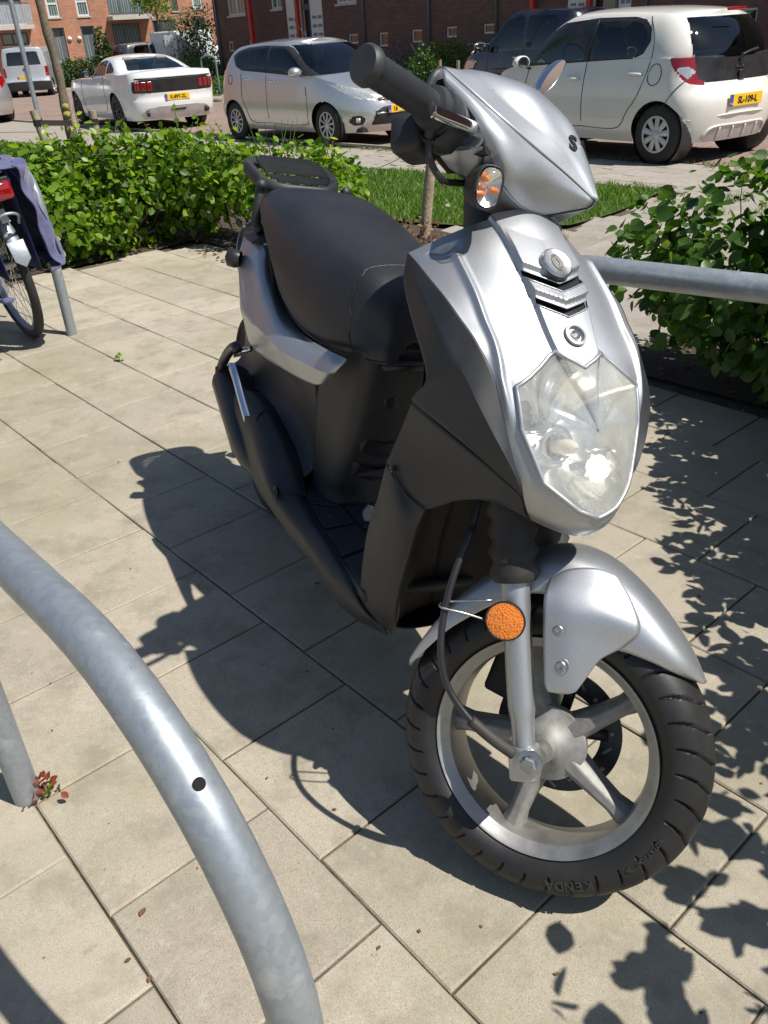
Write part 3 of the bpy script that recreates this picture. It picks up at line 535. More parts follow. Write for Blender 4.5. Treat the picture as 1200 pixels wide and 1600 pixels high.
# forks
kx=np.array([math.sin(SR)*1.0,0,-math.cos(SR)])
def fk(s,y): return np.array([1.127,y,.500])+kx*s
for s_ in (-1,1):
    yb=.088*s_
    mb=MB(); P=[fk(.055,yb),fk(.10,yb),fk(.20,yb),fk(.235,yb),fk(.262,yb),fk(.318,yb)]; P=cr(P,4)
    r=np.interp(np.linspace(0,1,len(P)),[0,.3,.62,.78,1],[.0205,.0200,.0195,.0165,.0160]); mb.tube(st(P),r,24); o=mb.build('fork_leg','silver',SC,auto=40)
    c=fk(.315,yb); mb=MB(); mb.box(st(c),(.040,.036,.052),np.stack([stv((math.cos(SR),0,math.sin(SR))),stv((0,1,0)),KK if False else stv(KK)],1)); mb.build('axle_clamp','silver',o,bevel=.006)
    mb=MB(); prof=[]
    for i in range(19): prof.append((-.20+i*.0142,.036 if i%2 else .029))
    mb.lathe([(a,b) for a,b in prof],st(fk(0.0,yb)),stv(kx),28); mb.build('fork_boot','dirty',o)
    mb=MB(); mb.tube(st([fk(-.25,yb*.9),fk(-.18,yb*.9)]),.018,14); mb.build('upper_tube','dirty',o)
mb=MB(); mb.box(st((1.055,0,.66)),(.06,.22,.03),np.stack([stv((1,0,0)),stv((0,1,0)),stv((0,0,1))],1)); mb.tube(st([(1.05,0,.62),(.93,0,.88)]),.022,14); mb.build('fork_yoke','dirty',SC,bevel=.006)
# ---- front mudguard
arc=[(1.432,.412),(1.405,.437),(1.372,.461),(1.335,.484),(1.298,.502),(1.262,.514),(1.228,.519),(1.192,.515),(1.155,.496),(1.120,.462),(1.090,.420),(1.064,.372),(1.044,.318),(1.030,.262),(1.026,.238)]
edg=[(1.424,.411),(1.390,.416),(1.360,.420),(1.330,.420),(1.302,.418),(1.272,.432),(1.235,.445),(1.198,.448),(1.163,.432),(1.138,.408),(1.110,.374),(1.082,.335),(1.062,.296),(1.043,.255),(1.036,.238)]
hw=[.012,.040,.054,.062,.067,.070,.071,.071,.071,.070,.069,.067,.063,.055,.035]
G=[]
for (xa,za),(xe,ze),h in zip(arc,edg,hw):
    r=[(xe,-h-.004,ze),(xe+(xa-xe)*.45,-h-.003,ze+(za-ze)*.45),(xe+(xa-xe)*.78,-h*.86,ze+(za-ze)*.80),(xe+(xa-xe)*.95,-h*.5,ze+(za-ze)*.96),(xa,0,za)]
    G.append(r)
GD=dense(mirror_cols(G),7,5)
MG=mesh('mudguard',st(GD),gridfaces(*GD.shape[:2])[:,::-1].copy(),'silver',SC,auto=50,solid=.003,offset=1)
for s_ in (1,-1):
    TB=[[(1.1936,-0.0780,0.4711),(1.2107,-0.0740,0.4933),(1.2408,-0.0660,0.5081),(1.2697,-0.0570,0.5104)],[(1.1977,-0.0940,0.4509),(1.2228,-0.0860,0.4714),(1.2605,-0.0750,0.4856),(1.3050,-0.0620,0.4852)],[(1.2074,-0.1010,0.4273),(1.2375,-0.0990,0.4437),(1.2777,-0.0880,0.4575),(1.3292,-0.0710,0.4572)],[(1.2208,-0.1010,0.3941),(1.2500,-0.1000,0.4089),(1.2784,-0.0900,0.4230),(1.3190,-0.0740,0.4282)],[(1.2351,-0.1010,0.3612),(1.2603,-0.1000,0.3743),(1.2778,-0.0940,0.3880),(1.2985,-0.0840,0.4002)],[(1.2452,-0.1000,0.3379),(1.2634,-0.0990,0.3495),(1.2774,-0.0960,0.3623),(1.2924,-0.0890,0.3723)],[(1.2530,-0.0980,0.3293),(1.2665,-0.0970,0.3333),(1.2793,-0.0960,0.3390),(1.2875,-0.0950,0.3463)]]
    o=ssheet('fork_cover',TB if s_>0 else TB[2:],'silver',MG,6,6,mir=s_<0,solid=.004,offset=0)
    for px,py in ((1.2342,-0.1010,0.4159),(1.2561,-0.1010,0.3714)),:
        for p in (px,py):
            p=np.array(p)*np.array([1,s_,1]); n_=stv((0,-s_,0)); mb=MB(); mb.lathe([(0.001,.0125),(.002,.0115),(-.001,.010),(-.001,.0002)],st(p),n_,24); mb.build('screw_recess','silver',o); mb=MB(); mb.lathe([(-.001,.0078),(.0025,.0074),(.0032,.004),(.001,.002),(.001,.0001)],st(p),n_,18); mb.build('screw_head','steel',o)
# reflector + cable + wire clip
q=N('amber reflector'); v=q.n('TexVoronoi'); v.inputs['Scale'].default_value=330; p_,i_=q.pos(True); q.l(p_,i_,v,0); cc=q.ramp(v,1,[(0,(.95,.28,.01)),(1,(.75,.16,.005))]); q.set(Base_Color=(cc,0),Roughness=.12,Specular_IOR_Level=.9,Coat_Weight=1.,Coat_Roughness=.03); q.bump(v,0,.7,.002); MAT['amber']=q.m
for s_ in (1,-1):
    p=st(np.array((1.1659,-0.1180,0.4002))*np.array([1,s_,1])); n_=stv((.12,-s_,.0)); mb=MB(); mb.lathe([(-.008,.0001),(-.008,.026),(.002,.0285),(.0035,.0275),(.0028,.0262)],p,n_,40); o=mb.build('side_reflector','blackgloss',SC,auto=40)
    mb=MB(); mb.lathe([(.0022,.0262),(.0036,.018),(.0042,.0001)],p,n_,40); mb.build('amber_lens','amber',o)
P=[(1.0611,-0.0850,0.5172),(1.0686,-0.1000,0.4868),(1.0731,-0.1200,0.4462),(1.0804,-0.1350,0.4017),(1.0922,-0.1420,0.3532),(1.1089,-0.1420,0.3106),(1.1348,-0.1400,0.2772),(1.1760,-0.1350,0.2516),(1.2132,-0.1250,0.2380),(1.2448,-0.1100,0.2266)]
mb=MB(); mb.tube(st(cr(np.array([(1.03,-.05,.68)]+P),8)),.0052,10); CB=mb.build('speedometer_cable','blackgloss',SC)
mb=MB(); mb.tube(st(cr(P[-3:],6)),.0085,10); mb.build('cable_sleeve','dirty',CB)
mb=MB(); mb.tube(st(cr([(1.1376,-0.1180,0.3881),(1.1114,-0.1350,0.3887),(1.0834,-0.1460,0.3852),(1.0761,-0.1400,0.3865),(1.0816,-0.1280,0.3909),(1.1365,-0.1100,0.4163)],6)),.0017,6); mb.build('wire_clip','steel',CB)
# ---- rear wheel, swing arm, shock, side stand
RW,_,_=wheel((.0,.005,.232),(0,-1,0),SC,'rear_wheel',1,False)
mb=MB(); mb.box((.15,.06,.27),(.42,.09,.13)); mb.box((.36,.0,.28),(.2,.20,.14)); mb.build('engine','dirty',SC,bevel=.02)
mb=MB(); mb.tube([(-.02,.10,.30),(.03,.10,.55)],.03,16); mb.build('shock_absorber','dirty',SC)
mb=MB(); mb.tube(cr([(.42,.10,.19),(.46,.16,.09),(.47,.205,-.035)],5),.008,10); mb.tube([(.43,.205,-.035),(.52,.205,-.035)],.009,8); mb.build('side_stand','steel',SC)
G=[[(-.30,-.06,.35),(-.30,0,.36)],[(-.22,-.07,.46),(-.22,0,.47)],[(-.10,-.08,.53),(-.10,0,.54)]]
mesh('rear_mudguard',*(lambda D:(D,gridfaces(*D.shape[:2])))(dense(mirror_cols(G),5,5)),'black',SC,solid=.003)
# ---- handlebar cover (steered)
VT=[[(0.8141,-0.1400,1.0631),(0.8726,-0.1420,1.0381),(0.9163,-0.1300,1.0199),(0.9523,-0.0920,1.0069),(0.9918,-0.0460,0.9938),(1.0301,-0.0060,0.9788)],
 [(0.8233,-0.1150,1.0704),(0.8552,-0.1080,1.0655),(0.9153,-0.0860,1.0416),(0.9633,-0.0580,1.0252),(0.9988,-0.0270,1.0045),(1.0337,-0.0040,0.9784)],
 [(.822,-.060,1.090),(.852,-.060,1.090),(.906,-.052,1.080),(.962,-.034,1.045),(1.004,-.016,1.012),(1.036,-.002,.978)],
 [(.826,0,1.098),(.855,0,1.101),(.900,0,1.096),(.960,0,1.066),(1.002,0,1.024),(1.038,0,.978)]]
VT=np.array(VT).transpose(1,0,2)
D=dense(mirror_cols(VT),10,10,sr=(),sc=(1,5))
HC=mesh('handlebar_cover',st(D),gridfaces(*D.shape[:2])[:,::-1].copy(),'silver',SC,auto=35,solid=.003,offset=1)
VS=[[(0.8144,-0.1400,1.0624),(0.8729,-0.1420,1.0373),(0.9166,-0.1300,1.0192),(0.9526,-0.0920,1.0061),(0.9921,-0.0460,0.9930),(1.0316,-0.0060,0.9774)],
 [(0.8206,-0.1480,1.0555),(0.8820,-0.1530,1.0278),(0.9246,-0.1460,1.0041),(0.9587,-0.1080,0.9849),(0.9899,-0.0520,0.9743),(1.0330,-0.0060,0.9742)],
 [(0.8253,-0.1510,1.0494),(0.8852,-0.1570,1.0189),(0.9220,-0.1520,0.9926),(0.9567,-0.1180,0.9606),(0.9817,-0.0460,0.9519),(1.0317,-0.0060,0.9702)],
 [(0.8313,-0.1520,1.0428),(0.8840,-0.1580,1.0135),(0.9113,-0.1520,0.9887),(0.9440,-0.1160,0.9455),(0.9725,-0.0400,0.9359),(1.0265,-0.0060,0.9663)]]
VU=[[(0.9113,-0.1520,0.9887),(0.9414,-0.1100,0.9465),(0.9725,-0.0400,0.9359),(1.0265,-0.0060,0.9663)],
 [(0.9064,-0.1450,0.9825),(0.9176,-0.1050,0.9405),(0.9298,-0.0400,0.9215),(0.9716,-0.0060,0.9424)],
 [(0.8944,-0.1420,0.9759),(0.8943,-0.1000,0.9442),(0.8995,-0.0400,0.9194),(0.9254,-0.0060,0.9289)]]
VL=[[(0.8408,-0.1460,0.9689),(0.8787,-0.1500,0.9675),(0.9113,-0.1480,0.9802)],[(0.8532,-0.1380,0.9563),(0.8794,-0.1350,0.9572),(0.9097,-0.1280,0.9577)],[(0.8603,-0.1180,0.9494),(0.8787,-0.1120,0.9450),(0.8989,-0.1040,0.9442)]]
for mir in (False,True):
    o=ssheet('cover_side',VS,'silver',HC,8,10,mir=mir,offset=0,auto=30)
    ssheet('cover_underside',VU,'silver',o,8,8,mir=mir,offset=0)
    ssheet('cover_lip',VL,'silver',o,6,6,mir=mir,offset=0)
    s_=-1 if mir else 1
    # dark inside of the hand opening
    IN=[[(.812,-.10,1.075),(.800,-.138,1.060),(.80,-.145,1.00),(.83,-.138,.962),(.85,-.10,.945)],[(.83,-.10,1.065),(.825,-.118,1.05),(.83,-.122,1.0),(.85,-.118,.965),(.865,-.09,.95)],[(.88,-.08,1.045),(.88,-.10,1.03),(.885,-.105,1.0),(.89,-.10,.965),(.89,-.07,.95)]]
    RM=[[(0.8255,-0.1520,1.0499),(0.8843,-0.1580,1.0151),(0.9093,-0.1540,0.9958),(0.9090,-0.1500,0.9807),(0.8974,-0.1470,0.9734),(0.8682,-0.1470,0.9686),(0.8408,-0.1460,0.9689)],[(0.8324,-0.1480,1.0380),(0.8725,-0.1510,1.0136),(0.8917,-0.1490,0.9970),(0.8926,-0.1470,0.9880),(0.8866,-0.1450,0.9816),(0.8644,-0.1450,0.9760),(0.8434,-0.1450,0.9740)],[(0.8308,-0.1350,1.0326),(0.8603,-0.1370,1.0128),(0.8762,-0.1350,0.9976),(0.8764,-0.1330,0.9925),(0.8726,-0.1320,0.9886),(0.8559,-0.1320,0.9834),(0.8405,-0.1320,0.9818)]]
    ssheet('cover_rim',RM,'silver',o,4,5,mir=mir,offset=0,auto=30)
    ssheet('inner_shroud',IN,'black',o,4,5,mir=mir,offset=0)
mb=MB(); mb.box(st((.86,0,1.01)),(.05,.22,.12),np.stack([stv((1,0,0)),stv((0,1,0)),stv((0,0,1))],1)); mb.build('instrument_housing','blackgloss',HC,bevel=.02)
# dark triangular gap
mb=MB(); T3=[(0.8968,-0.1420,0.9673),(0.9102,-0.1460,0.9740),(0.9231,-0.1460,0.9703),(0.9080,-0.1380,0.9669)]; mb.add(st(np.array(T3)+np.array([.004,-.006,0])),[(0,1,2,3)]); mb.build('cover_gap','blackgloss',HC,smooth=False)
# SYM lettering on the nose
def nosept(y0,zz):
    m=np.abs(D[...,1]-y0)+np.abs(D[...,2]-zz)+(D[...,0]<.9)*3; i=np.unravel_index(m.argmin(),m.shape); nn=normals(D)[i]; nn=nn if nn[0]>0 else -nn; return D[i],nn
for ch,y0 in (('S',-.023),('Y',.004),('M',.032)):
    p,n_=nosept(y0,1.036); n2=stv(n_); text('cover_lettering',ch,plain('black lettering',(.01,.01,.011),.4) if 'bl' not in MAT else MAT['bl'],HC,fr4(st(p)+n2*.0042,n2,stv((0,0,1))),.034,.0008,bold=.0008); MAT.setdefault('bl',bpy.data.materials['black lettering'])
for s_ in (1,-1):
    m3=np.array([1,s_,1]); e0=np.array((0.8241,-0.3350,0.9935))*m3; e1=np.array((0.8579,-0.1850,0.9972))*m3; d=(e1-e0)/np.linalg.norm(e1-e0); L_=np.linalg.norm(e1-e0)
    prof=[(-.004,.0001),(-.004,.020),(0,.0232),(.008,.0236),(.012,.0198),(.016,.0185)]
    for k in range(11): prof+= [(.022+k*.0085,.0194),(.0262+k*.0085,.0189)]
    prof+=[(L_-.03,.0190),(L_-.027,.026),(L_-.018,.028),(L_-.016,.0245),(L_-.010,.0245),(L_-.008,.029),(L_+.004,.029),(L_+.006,.02)]
    mb=MB(); mb.lathe(prof,st(e0),stv(d),40); GR=mb.build('handgrip','black',SC,auto=40)
    # pad with dots on the grip
    for k in range(14):
        a=e0+d*(.03+.012*(k%7)); up=np.array([.25,0,.97]); up=up-d*(up@d); up/=np.linalg.norm(up); sd_=np.cross(d,up); aa=rad(-18+14*(k//7)-0); nn=up*math.cos(aa)+sd_*math.sin(aa)*s_; mb=MB(); mb.lathe([(0,.0016),(.0008,.001),(.001,.0001)],st(a+nn*.0190),stv(nn),8); mb.build('grip_dot','blackgloss',GR)
    # switch housing
    P=[]
    c0=e1+d*.012; fx=np.array([1,0,0])-d*d[0]; fx/=np.linalg.norm(fx); fz=np.cross(fx,d*s_)
    if fz[2]<0: fz=-fz
    for t,ry,rz in ((-.02,.024,.026),(-.012,.028,.030),(.0,.030,.034),(.012,.028,.032)):
        P.append([c0+d*t+fx*ry*math.cos(a)+fz*(rz*math.sin(a)-.010) for a in np.linspace(0,2*math.pi,12,endpoint=False)])
    Dm=np.array(P); mesh('switch_housing',st(Dm),gridfaces(4,12,True),'black',GR,auto=40,solid=.003)
    q0=np.array((0.8226,-0.1900,0.9746))*m3; mb=MB(); mb.box(st(q0+np.array([-.005,.03*s_,-.010])),(.05,.07,.055),np.stack([stv((.9,0,.3)),stv((0,1,0)),stv((-.3,0,.9))],1)); mb.build('master_cylinder','black',GR,bevel=.012)
    # brake lever
    LV=cr([(0.8986,-0.1500,0.9973),(0.8928,-0.1900,0.9907),(0.8896,-0.2250,0.9850),(0.8857,-0.2500,0.9816),(0.8840,-0.2620,0.9816)],5)*m3; w0=np.linspace(.0085,.0070,len(LV)); w0[-3:]=[.008,.009,.008]
    T=np.gradient(LV,axis=0); T/=np.linalg.norm(T,axis=1)[:,None]; U=np.array([-.35,0,1.]); Pt=[]
    for p,t_,w1 in zip(LV,T,w0):
        u_=U-t_*(U@t_); u_/=np.linalg.norm(u_); v_=np.cross(t_,u_); Pt.append([p+u_*w1*1.15*math.cos(a)+v_*w1*.5*math.sin(a) for a in np.linspace(0,2*math.pi,12,endpoint=False)])
    mb=MB(); Dl=st(np.array(Pt)); mb.add(Dl,[tuple(f) for f in gridfaces(len(LV),12,True)]+[tuple(range(12)),tuple(range((len(LV)-1)*12,len(LV)*12))[::-1]]); mb.build('brake_lever','alloy' if False else 'chrome',SC,auto=40)
    P=[(0.8605,-0.2050,0.9845),(0.8573,-0.1950,0.9761),(0.8552,-0.1900,0.9660)]; mb=MB(); mb.tube(st(np.array(P)*m3),.0085,12); mb.build('lever_boot','black',GR)
    P=[(0.8555,-0.1900,0.9677),(0.8585,-0.1880,0.9503),(0.8669,-0.1800,0.9341),(0.8777,-0.1650,0.9244),(0.8707,-0.1300,0.9284),(.885,-.06,.95)]; mb=MB(); mb.tube(st(cr(np.array(P)*m3,6)),.0048,10); mb.build('brake_hose','blackgloss',SC)
    # indicator
    p0=np.array((.90,-.105,.936))*m3; p1=np.array((0.9432,-0.1580,0.9311))*m3; dd=(p1-p0); L2=np.linalg.norm(dd); dd/=L2; up=np.array([-.15,0,1]); up-=dd*(up@dd); up/=np.linalg.norm(up); fw=np.cross(dd,up)*s_
    secs=[]
    sc_=lambda v: math.copysign(abs(v)**.7,v)
    for t,a_,b_ in ((0,.014,.018),(.35,.017,.023),(.8,.018,.0265),(1,.0168,.0256)):
        secs.append([p0+dd*L2*t+fw*a_*sc_(math.cos(a))+up*b_*sc_(math.sin(a)) for a in np.linspace(0,2*math.pi,20,endpoint=False)])
    IO=mesh('indicator',st(np.array(secs)),gridfaces(4,20,True),'black',SC,auto=50,solid=.002)
    secs=[]
    for t,k_ in ((0,1),(.006,.97),(.011,.80),(.013,.45),(.0135,.02)): secs.append([p1+dd*t+fw*.0155*k_*sc_(math.cos(a))+up*.0245*k_*sc_(math.sin(a)) for a in np.linspace(0,2*math.pi,24,endpoint=False)])
    mesh('indicator_lens',st(np.array(secs)),gridfaces(5,24,True),'clearlens',IO)
    secs=[[p1-dd*.010*(1-k_*k_)+dd*.001+fw*.015*k_*sc_(math.cos(a))+up*.024*k_*sc_(math.sin(a)) for a in np.linspace(0,2*math.pi,20,endpoint=False)] for k_ in (1,.7,.4,.05)]
    mesh('indicator_reflector',st(np.array(secs)),gridfaces(4,20,True),'reflector',IO)
    for a_,b_ in ((-.006,-.002),(.006,.010),(.007,-.010)):
        mb=MB(); mb.lathe([(-.002,.0045),(.005,.0045),(.0085,.002),(.009,.0001)],st(p1+fw*a_+up*b_-dd*.006),stv(dd),12); mb.build('indicator_bulb',MAT['amber'],IO)
# left mirror
MC=np.array((0.8225,0.2150,1.1891)); A1=np.array((0.8272,0.2350,1.2247))-np.array((0.8179,0.1950,1.1538)); hl=np.linalg.norm(A1)/2; A1/=2*hl
B1=np.cross(A1,np.array([1,0,.15])); B1/=np.linalg.norm(B1); B1=np.array([.25,1,.1]); B1-=A1*(B1@A1); B1/=np.linalg.norm(B1); C1=np.cross(A1,B1); secs=[]
for h,k_ in ((0,.97),(.002,1),(.010,.98),(.018,.8),(.022,.4),(.023,.02)): secs.append([MC+C1*h+A1*hl*k_*math.cos(a)+B1*.013*k_*math.sin(a) for a in np.linspace(0,2*math.pi,32,endpoint=False)])
MI=mesh('mirror',st(np.array(secs)),gridfaces(6,32,True),'chrome',SC,auto=60)
mesh('mirror_glass',st(np.array([[MC+C1*.001+A1*hl*k_*math.cos(a)+B1*.013*k_*math.sin(a) for a in np.linspace(0,2*math.pi,32,endpoint=False)] for k_ in (.97,.01)])),gridfaces(2,32,True),'chrome',MI)
mb=MB(); mb.tube(st(cr([(.80,.13,1.05),(.805,.18,1.10),MC+C1*.012],5)),.005,10); mb.build('mirror_stem','chrome',SC)
# chrome clip / horn seen below the nose
mb=MB(); mb.lathe([(0,.02),(.02,.024),(.03,.018),(.031,.0001)],st((.955,.03,.925)),stv((1,0,-.1)),24); mb.build('horn','chrome',SC)

# ================================================================ ground
TU=np.array([-.6394,.7689]); TV=np.array([.7689,.6394])      # directions of the paving grid
def hz(x,y):
    v=.769*x+.639*y; u=-.639*x+.769*y; t=np.clip((v-3.3)/3.0,0,1); k=np.clip((u-4.5)/7,0,1); return -(.19+.11*k*k*(3-2*k))*t*t*(3-2*t)
def uv(u,v): return TU*u*.3+TV*v*.3
def gpt(p,dz=0): return (p[0],p[1],float(hz(p[0],p[1]))+dz)
def patch(name,poly,dz,mat,step=.25,kind='structure',parent=None,rough=0,**k):
    P=np.asarray(poly,float); lo=P.min(0)-step; hi=P.max(0)+step; xs=np.arange(lo[0],hi[0]+step,step); ys=np.arange(lo[1],hi[1]+step,step)
    X,Y=np.meshgrid(xs,ys,indexing='ij'); D=np.stack([X,Y,X*0],-1); F=gridfaces(*X.shape)
    V,lab=cut(D,F,[('a',P,(0,1),lambda c,n:np.ones(len(c),bool))],step*.75); V[:,2]=hz(V[:,0],V[:,1])+dz
    if rough: V[:,2]+=rough*(np.sin(V[:,0]*23)*np.sin(V[:,1]*19)+np.sin(V[:,0]*47+1)*np.sin(V[:,1]*41))*.5
    v,f=sub_mesh(V,F,lab==1); return mesh(name,v,f,mat,parent,kind=kind,**k)
def concrete(name,a,b,stain,moss=.5):
    q=N(name); n=q.noise(3.2,7,.66); n2=q.noise(480,3,.7); n3=q.noise(26,6,.7); n4=q.noise(1.1,4,.6)
    oi=q.n('ObjectInfo'); base=q.mix((n,0),a,b); rr=q.ramp(oi,5,[(0,.90),(1,1.08)]); base=q.mix(1.0,base,(rr,0),'MULTIPLY')
    sp=q.ramp(n2,0,[(.30,.42),(.44,.96),(.60,1.04),(.72,1.6)]); base=q.mix(1.0,base,(sp,0),'MULTIPLY')
    ms=q.ramp(n4,0,[(.45,0.),(.68,moss)]); base=q.mix((ms,0),base,stain)
    n5=q.noise(7.5,8,.72); b5=q.ramp(n5,0,[(.48,0.),(.64,.62)]); base=q.mix((b5,0),base,(.235,.208,.155)); bl=q.ramp(n3,0,[(.60,0.),(.72,.45)]); base=q.mix((bl,0),base,(.17,.145,.10)); 
    bl2=q.ramp(n3,0,[(.30,.5),(.43,0.)]); base=q.mix((bl2,0),base,(.47,.44,.385))
    q.set(Base_Color=base,Roughness=.88,Specular_IOR_Level=.3); b1=q.bump(n2,0,.6,.0026); q.bump(n3,0,.25,.004,b1); return q.m
MAT['slab']=concrete('concrete paving slab',(.345,.303,.238),(.45,.398,.316),(.255,.245,.15),.65)
MAT['slab2']=concrete('grey pavement slab',(.30,.27,.235),(.36,.32,.28),(.26,.235,.19),.3)
q=N('sandy joint'); n=q.noise(60,6,.7); n2=q.noise(4,3,.6); c=q.ramp(n,0,[(.3,(.035,.03,.02)),(.5,(.10,.082,.055)),(.78,(.22,.185,.13))]); ms=q.ramp(n2,0,[(.45,0.),(.62,.75)]); c2=q.mix((ms,0),(c,0),(.04,.04,.018)); q.set(Base_Color=c2,Roughness=.95); q.bump(n,0,.6,.006); MAT['joint']=q.m
q=N('garden soil'); n=q.noise(55,8,.75); n2=q.noise(5,4,.6); c=q.ramp(n,0,[(.3,(.03,.022,.016)),(.55,(.085,.062,.045)),(.72,(.16,.125,.095))]); q.set(Base_Color=(c,0),Roughness=.95); q.bump(n,0,1,.02); MAT['soil']=q.m
q=N('lawn earth'); n=q.noise(20,6,.7); c=q.ramp(n,0,[(.3,(.03,.05,.010)),(.7,(.075,.11,.022))]); q.set(Base_Color=(c,0),Roughness=.9); q.bump(n,0,.8,.02); MAT['lawn']=q.m
q=N('road clinker'); tc=q.n('NewGeometry'); mp=q.n('Mapping'); mp.inputs['Rotation'].default_value=(0,0,rad(-50.3)); q.l(tc,0,mp,0); bk=q.n('TexBrick'); q.l(mp,0,bk,0)
for a,b in (('Scale',1.),('Mortar Size',.006),('Brick Width',.21),('Row Height',.105)): bk.inputs[a].default_value=b
bk.inputs['Color1'].default_value=(.30,.205,.165,1); bk.inputs['Color2'].default_value=(.235,.165,.14,1); bk.inputs['Mortar'].default_value=(.15,.12,.095,1)
n=q.noise(1.3,6,.65); n2=q.noise(30,5,.7); st_=q.ramp(n,0,[(.35,.82),(.7,1.15)]); c=q.mix(1.,(bk,0),(st_,0),'MULTIPLY'); g=q.ramp(n2,0,[(.5,0.),(.75,.5)]); c=q.mix((g,0),c,(.30,.25,.21)); q.set(Base_Color=c,Roughness=.85); q.bump(bk,1,-.4,.01); MAT['road']=q.m
ground=mesh('ground',*(lambda X,Y:(np.stack([X,Y,hz(X,Y)-.06],-1),gridfaces(*X.shape)))(*np.meshgrid(np.concatenate([np.linspace(-260,-13,16),np.linspace(-12,14,70),np.linspace(16,260,16)]),np.concatenate([np.linspace(-60,-7,6),np.linspace(-6,26,90),np.linspace(28,330,18)]),indexing='ij')),'soil',None,kind='structure')
plz=[uv(-9,-9),uv(-9,8.56),uv(12.6,8.56),uv(12.6,9.53),uv(17.5,9.53),uv(17.5,-9)]
PZ=patch('plaza_paving',plz,-.0060,'joint',.3)
def slabmesh(mat,seed,w=.2960,h=.045):
    r=random.Random(seed); b=.0028; a=w/2; V=[]
    for z,e in ((-h,0),(-b,0),(0,b)):
        for sx,sy in ((-1,-1),(1,-1),(1,1),(-1,1)): V.append((sx*(a-e)+r.uniform(-.0009,.0009),sy*(a-e)+r.uniform(-.0009,.0009),z))
    F=[(8,9,10,11)]+[(k*4+i,k*4+(i+1)%4,(k+1)*4+(i+1)%4,(k+1)*4+i) for k in (0,1) for i in range(4)]
    o=mesh('x',V,F,mat,None,smooth=False,link=False); return o.data
SLM=[slabmesh('slab',k) for k in range(5)]; SLM2=[slabmesh('slab2',k+9) for k in range(4)]
CAMM=np.array(co.matrix_world.inverted()); 
def proj(P):
    P=np.asarray(P,float); q=P@CAMM[:3,:3].T+CAMM[:3,3]; f=-q[...,2]; k=(2/ .61936)*0+1/math.tan(cam.angle/2); return q[...,0]/f*k*512+384,512-q[...,1]/f*k*512,f
ANG=math.atan2(TU[1],TU[0])
def slab(name,i,u,v,ms,parent,wobble=.0012):
    p=uv(u,v); me=ms[random.randrange(len(ms))]; o=bpy.data.objects.new(name,me); COL.objects.link(o); o.parent=parent
    z=float(hz(*p)); e=.05; gx=(float(hz(p[0]+e,p[1]))-z)/e; gy=(float(hz(p[0],p[1]+e))-z)/e
    o.location=(p[0],p[1],z+random.uniform(-wobble,wobble)); o.rotation_euler=(math.atan(gy)+random.gauss(0,.002),-math.atan(gx)+random.gauss(0,.002),ANG+math.pi/2*random.randrange(4)+random.gauss(0,.003)); return o
def inview(p,m=60):
    x,y,f=proj(p); return f>.2 and -m<x<768+m and -m<y<1024+m
lst=[]
OFF=(.09,.59)     # running bond offset of alternate rows
for r in range(-9,18):
    for k in range(-12,10):
        pass
rows_=[]
for j in range(-9,9):        # columns across v (long joints run along u): rows are strips of constant v
    pass
# strips between long joints (constant v); the cross joints of neighbouring strips are staggered
for j in range(-12,10):
    for i in range(-12,19):
        off=(.58 if j%2==0 else .07)+(.10 if j>=5 else 0)+.5
        lst.append((i+off,j+.035))
cand=[]
for (u_,v_) in lst:
    if (v_>8.3 and u_<12.9) or u_>17.3: continue
    p=uv(u_,v_); pz=(p[0],p[1],0); f=proj(pz)[2]
    cand.append((0 if inview(pz,70) else 1,f if f>0 else 99,u_,v_))
cand.sort(); nv=sum(1 for c in cand if c[0]==0)
for k,(a,f,u_,v_) in enumerate(cand[:300]): slab('paving_slab',k,u_,v_,SLM,PZ)
def joined_slabs(name,L,parent,ms,kind='stuff'):
    Vs=[];Fs=[];n=0
    for u_,v_ in L:
        o=slab('x',0,u_,v_,ms,None); M4=np.array(o.matrix_basis if False else Matrix.LocRotScale(o.location,o.rotation_euler,None)); me=o.data; V=np.array([x.co for x in me.vertices])@M4[:3,:3].T+M4[:3,3]; Vs.append(V); Fs+=[tuple(i+n for i in p.vertices) for p in me.polygons]; n+=len(V); bpy.data.objects.remove(o)
    return mesh(name,np.concatenate(Vs),Fs,ms[0].materials[0],parent,smooth=False,kind=kind)
if cand[300:]: joined_slabs('outer_paving_slabs',[(c[2],c[3]) for c in cand[300:]],PZ,SLM)
# pavement: path beside the lawn and the strip along the road
lawn=[(-20.976,24.144),(-11.038,18.440),(-7.209,18.269),(-0.208,10.982),(2.677,7.707),(1.459,6.121),(1.026,6.016),(0.578,6.055),(0.133,6.306),(-0.808,7.370),(-2.501,8.473),(-3.638,8.890),(-6.066,8.671)]
VR=28.35
pave=[uv(-30,8.9),uv(-30,VR),uv(110,VR),uv(110,21),uv(30,21),uv(11.5,12),uv(11.5,8.9)]
bedL=[uv(12.6,9.5),uv(12.6,13.6),(0.313,6.177),(-0.801,7.290),(-2.476,8.382),(-3.603,8.798),(-8.034,10.565),uv(30,-6),uv(17.55,-6),uv(17.55,9.5)]
bedR=[uv(-14,8.75),uv(-14,12.2),uv(5.6,12.2),uv(6.0,8.75)]
PV=patch('pavement',[uv(-30,8.6),uv(-30,VR),uv(110,VR),uv(110,8.6)],-.011,'joint',.5)
RDP=patch('road',[uv(-90,VR+.35),uv(-90,75),uv(260,75),uv(260,VR+.35)],-.012,'road',1.5)
mb=MB()
KB=empty('kerb','',''); bpy.data.objects.remove(KB)
kerb=mesh('kerb',[gpt(uv(a,b),z) for a in (-60,150) for b,z in ((VR,-.03),(VR,.004),(VR+.3,.0),(VR+.34,-.03))],[(0,1,5,4),(1,2,6,5),(2,3,7,6)],plain('kerb concrete',(.27,.24,.21),.85,0,(200,.3,.002)),None,smooth=False,kind='structure')
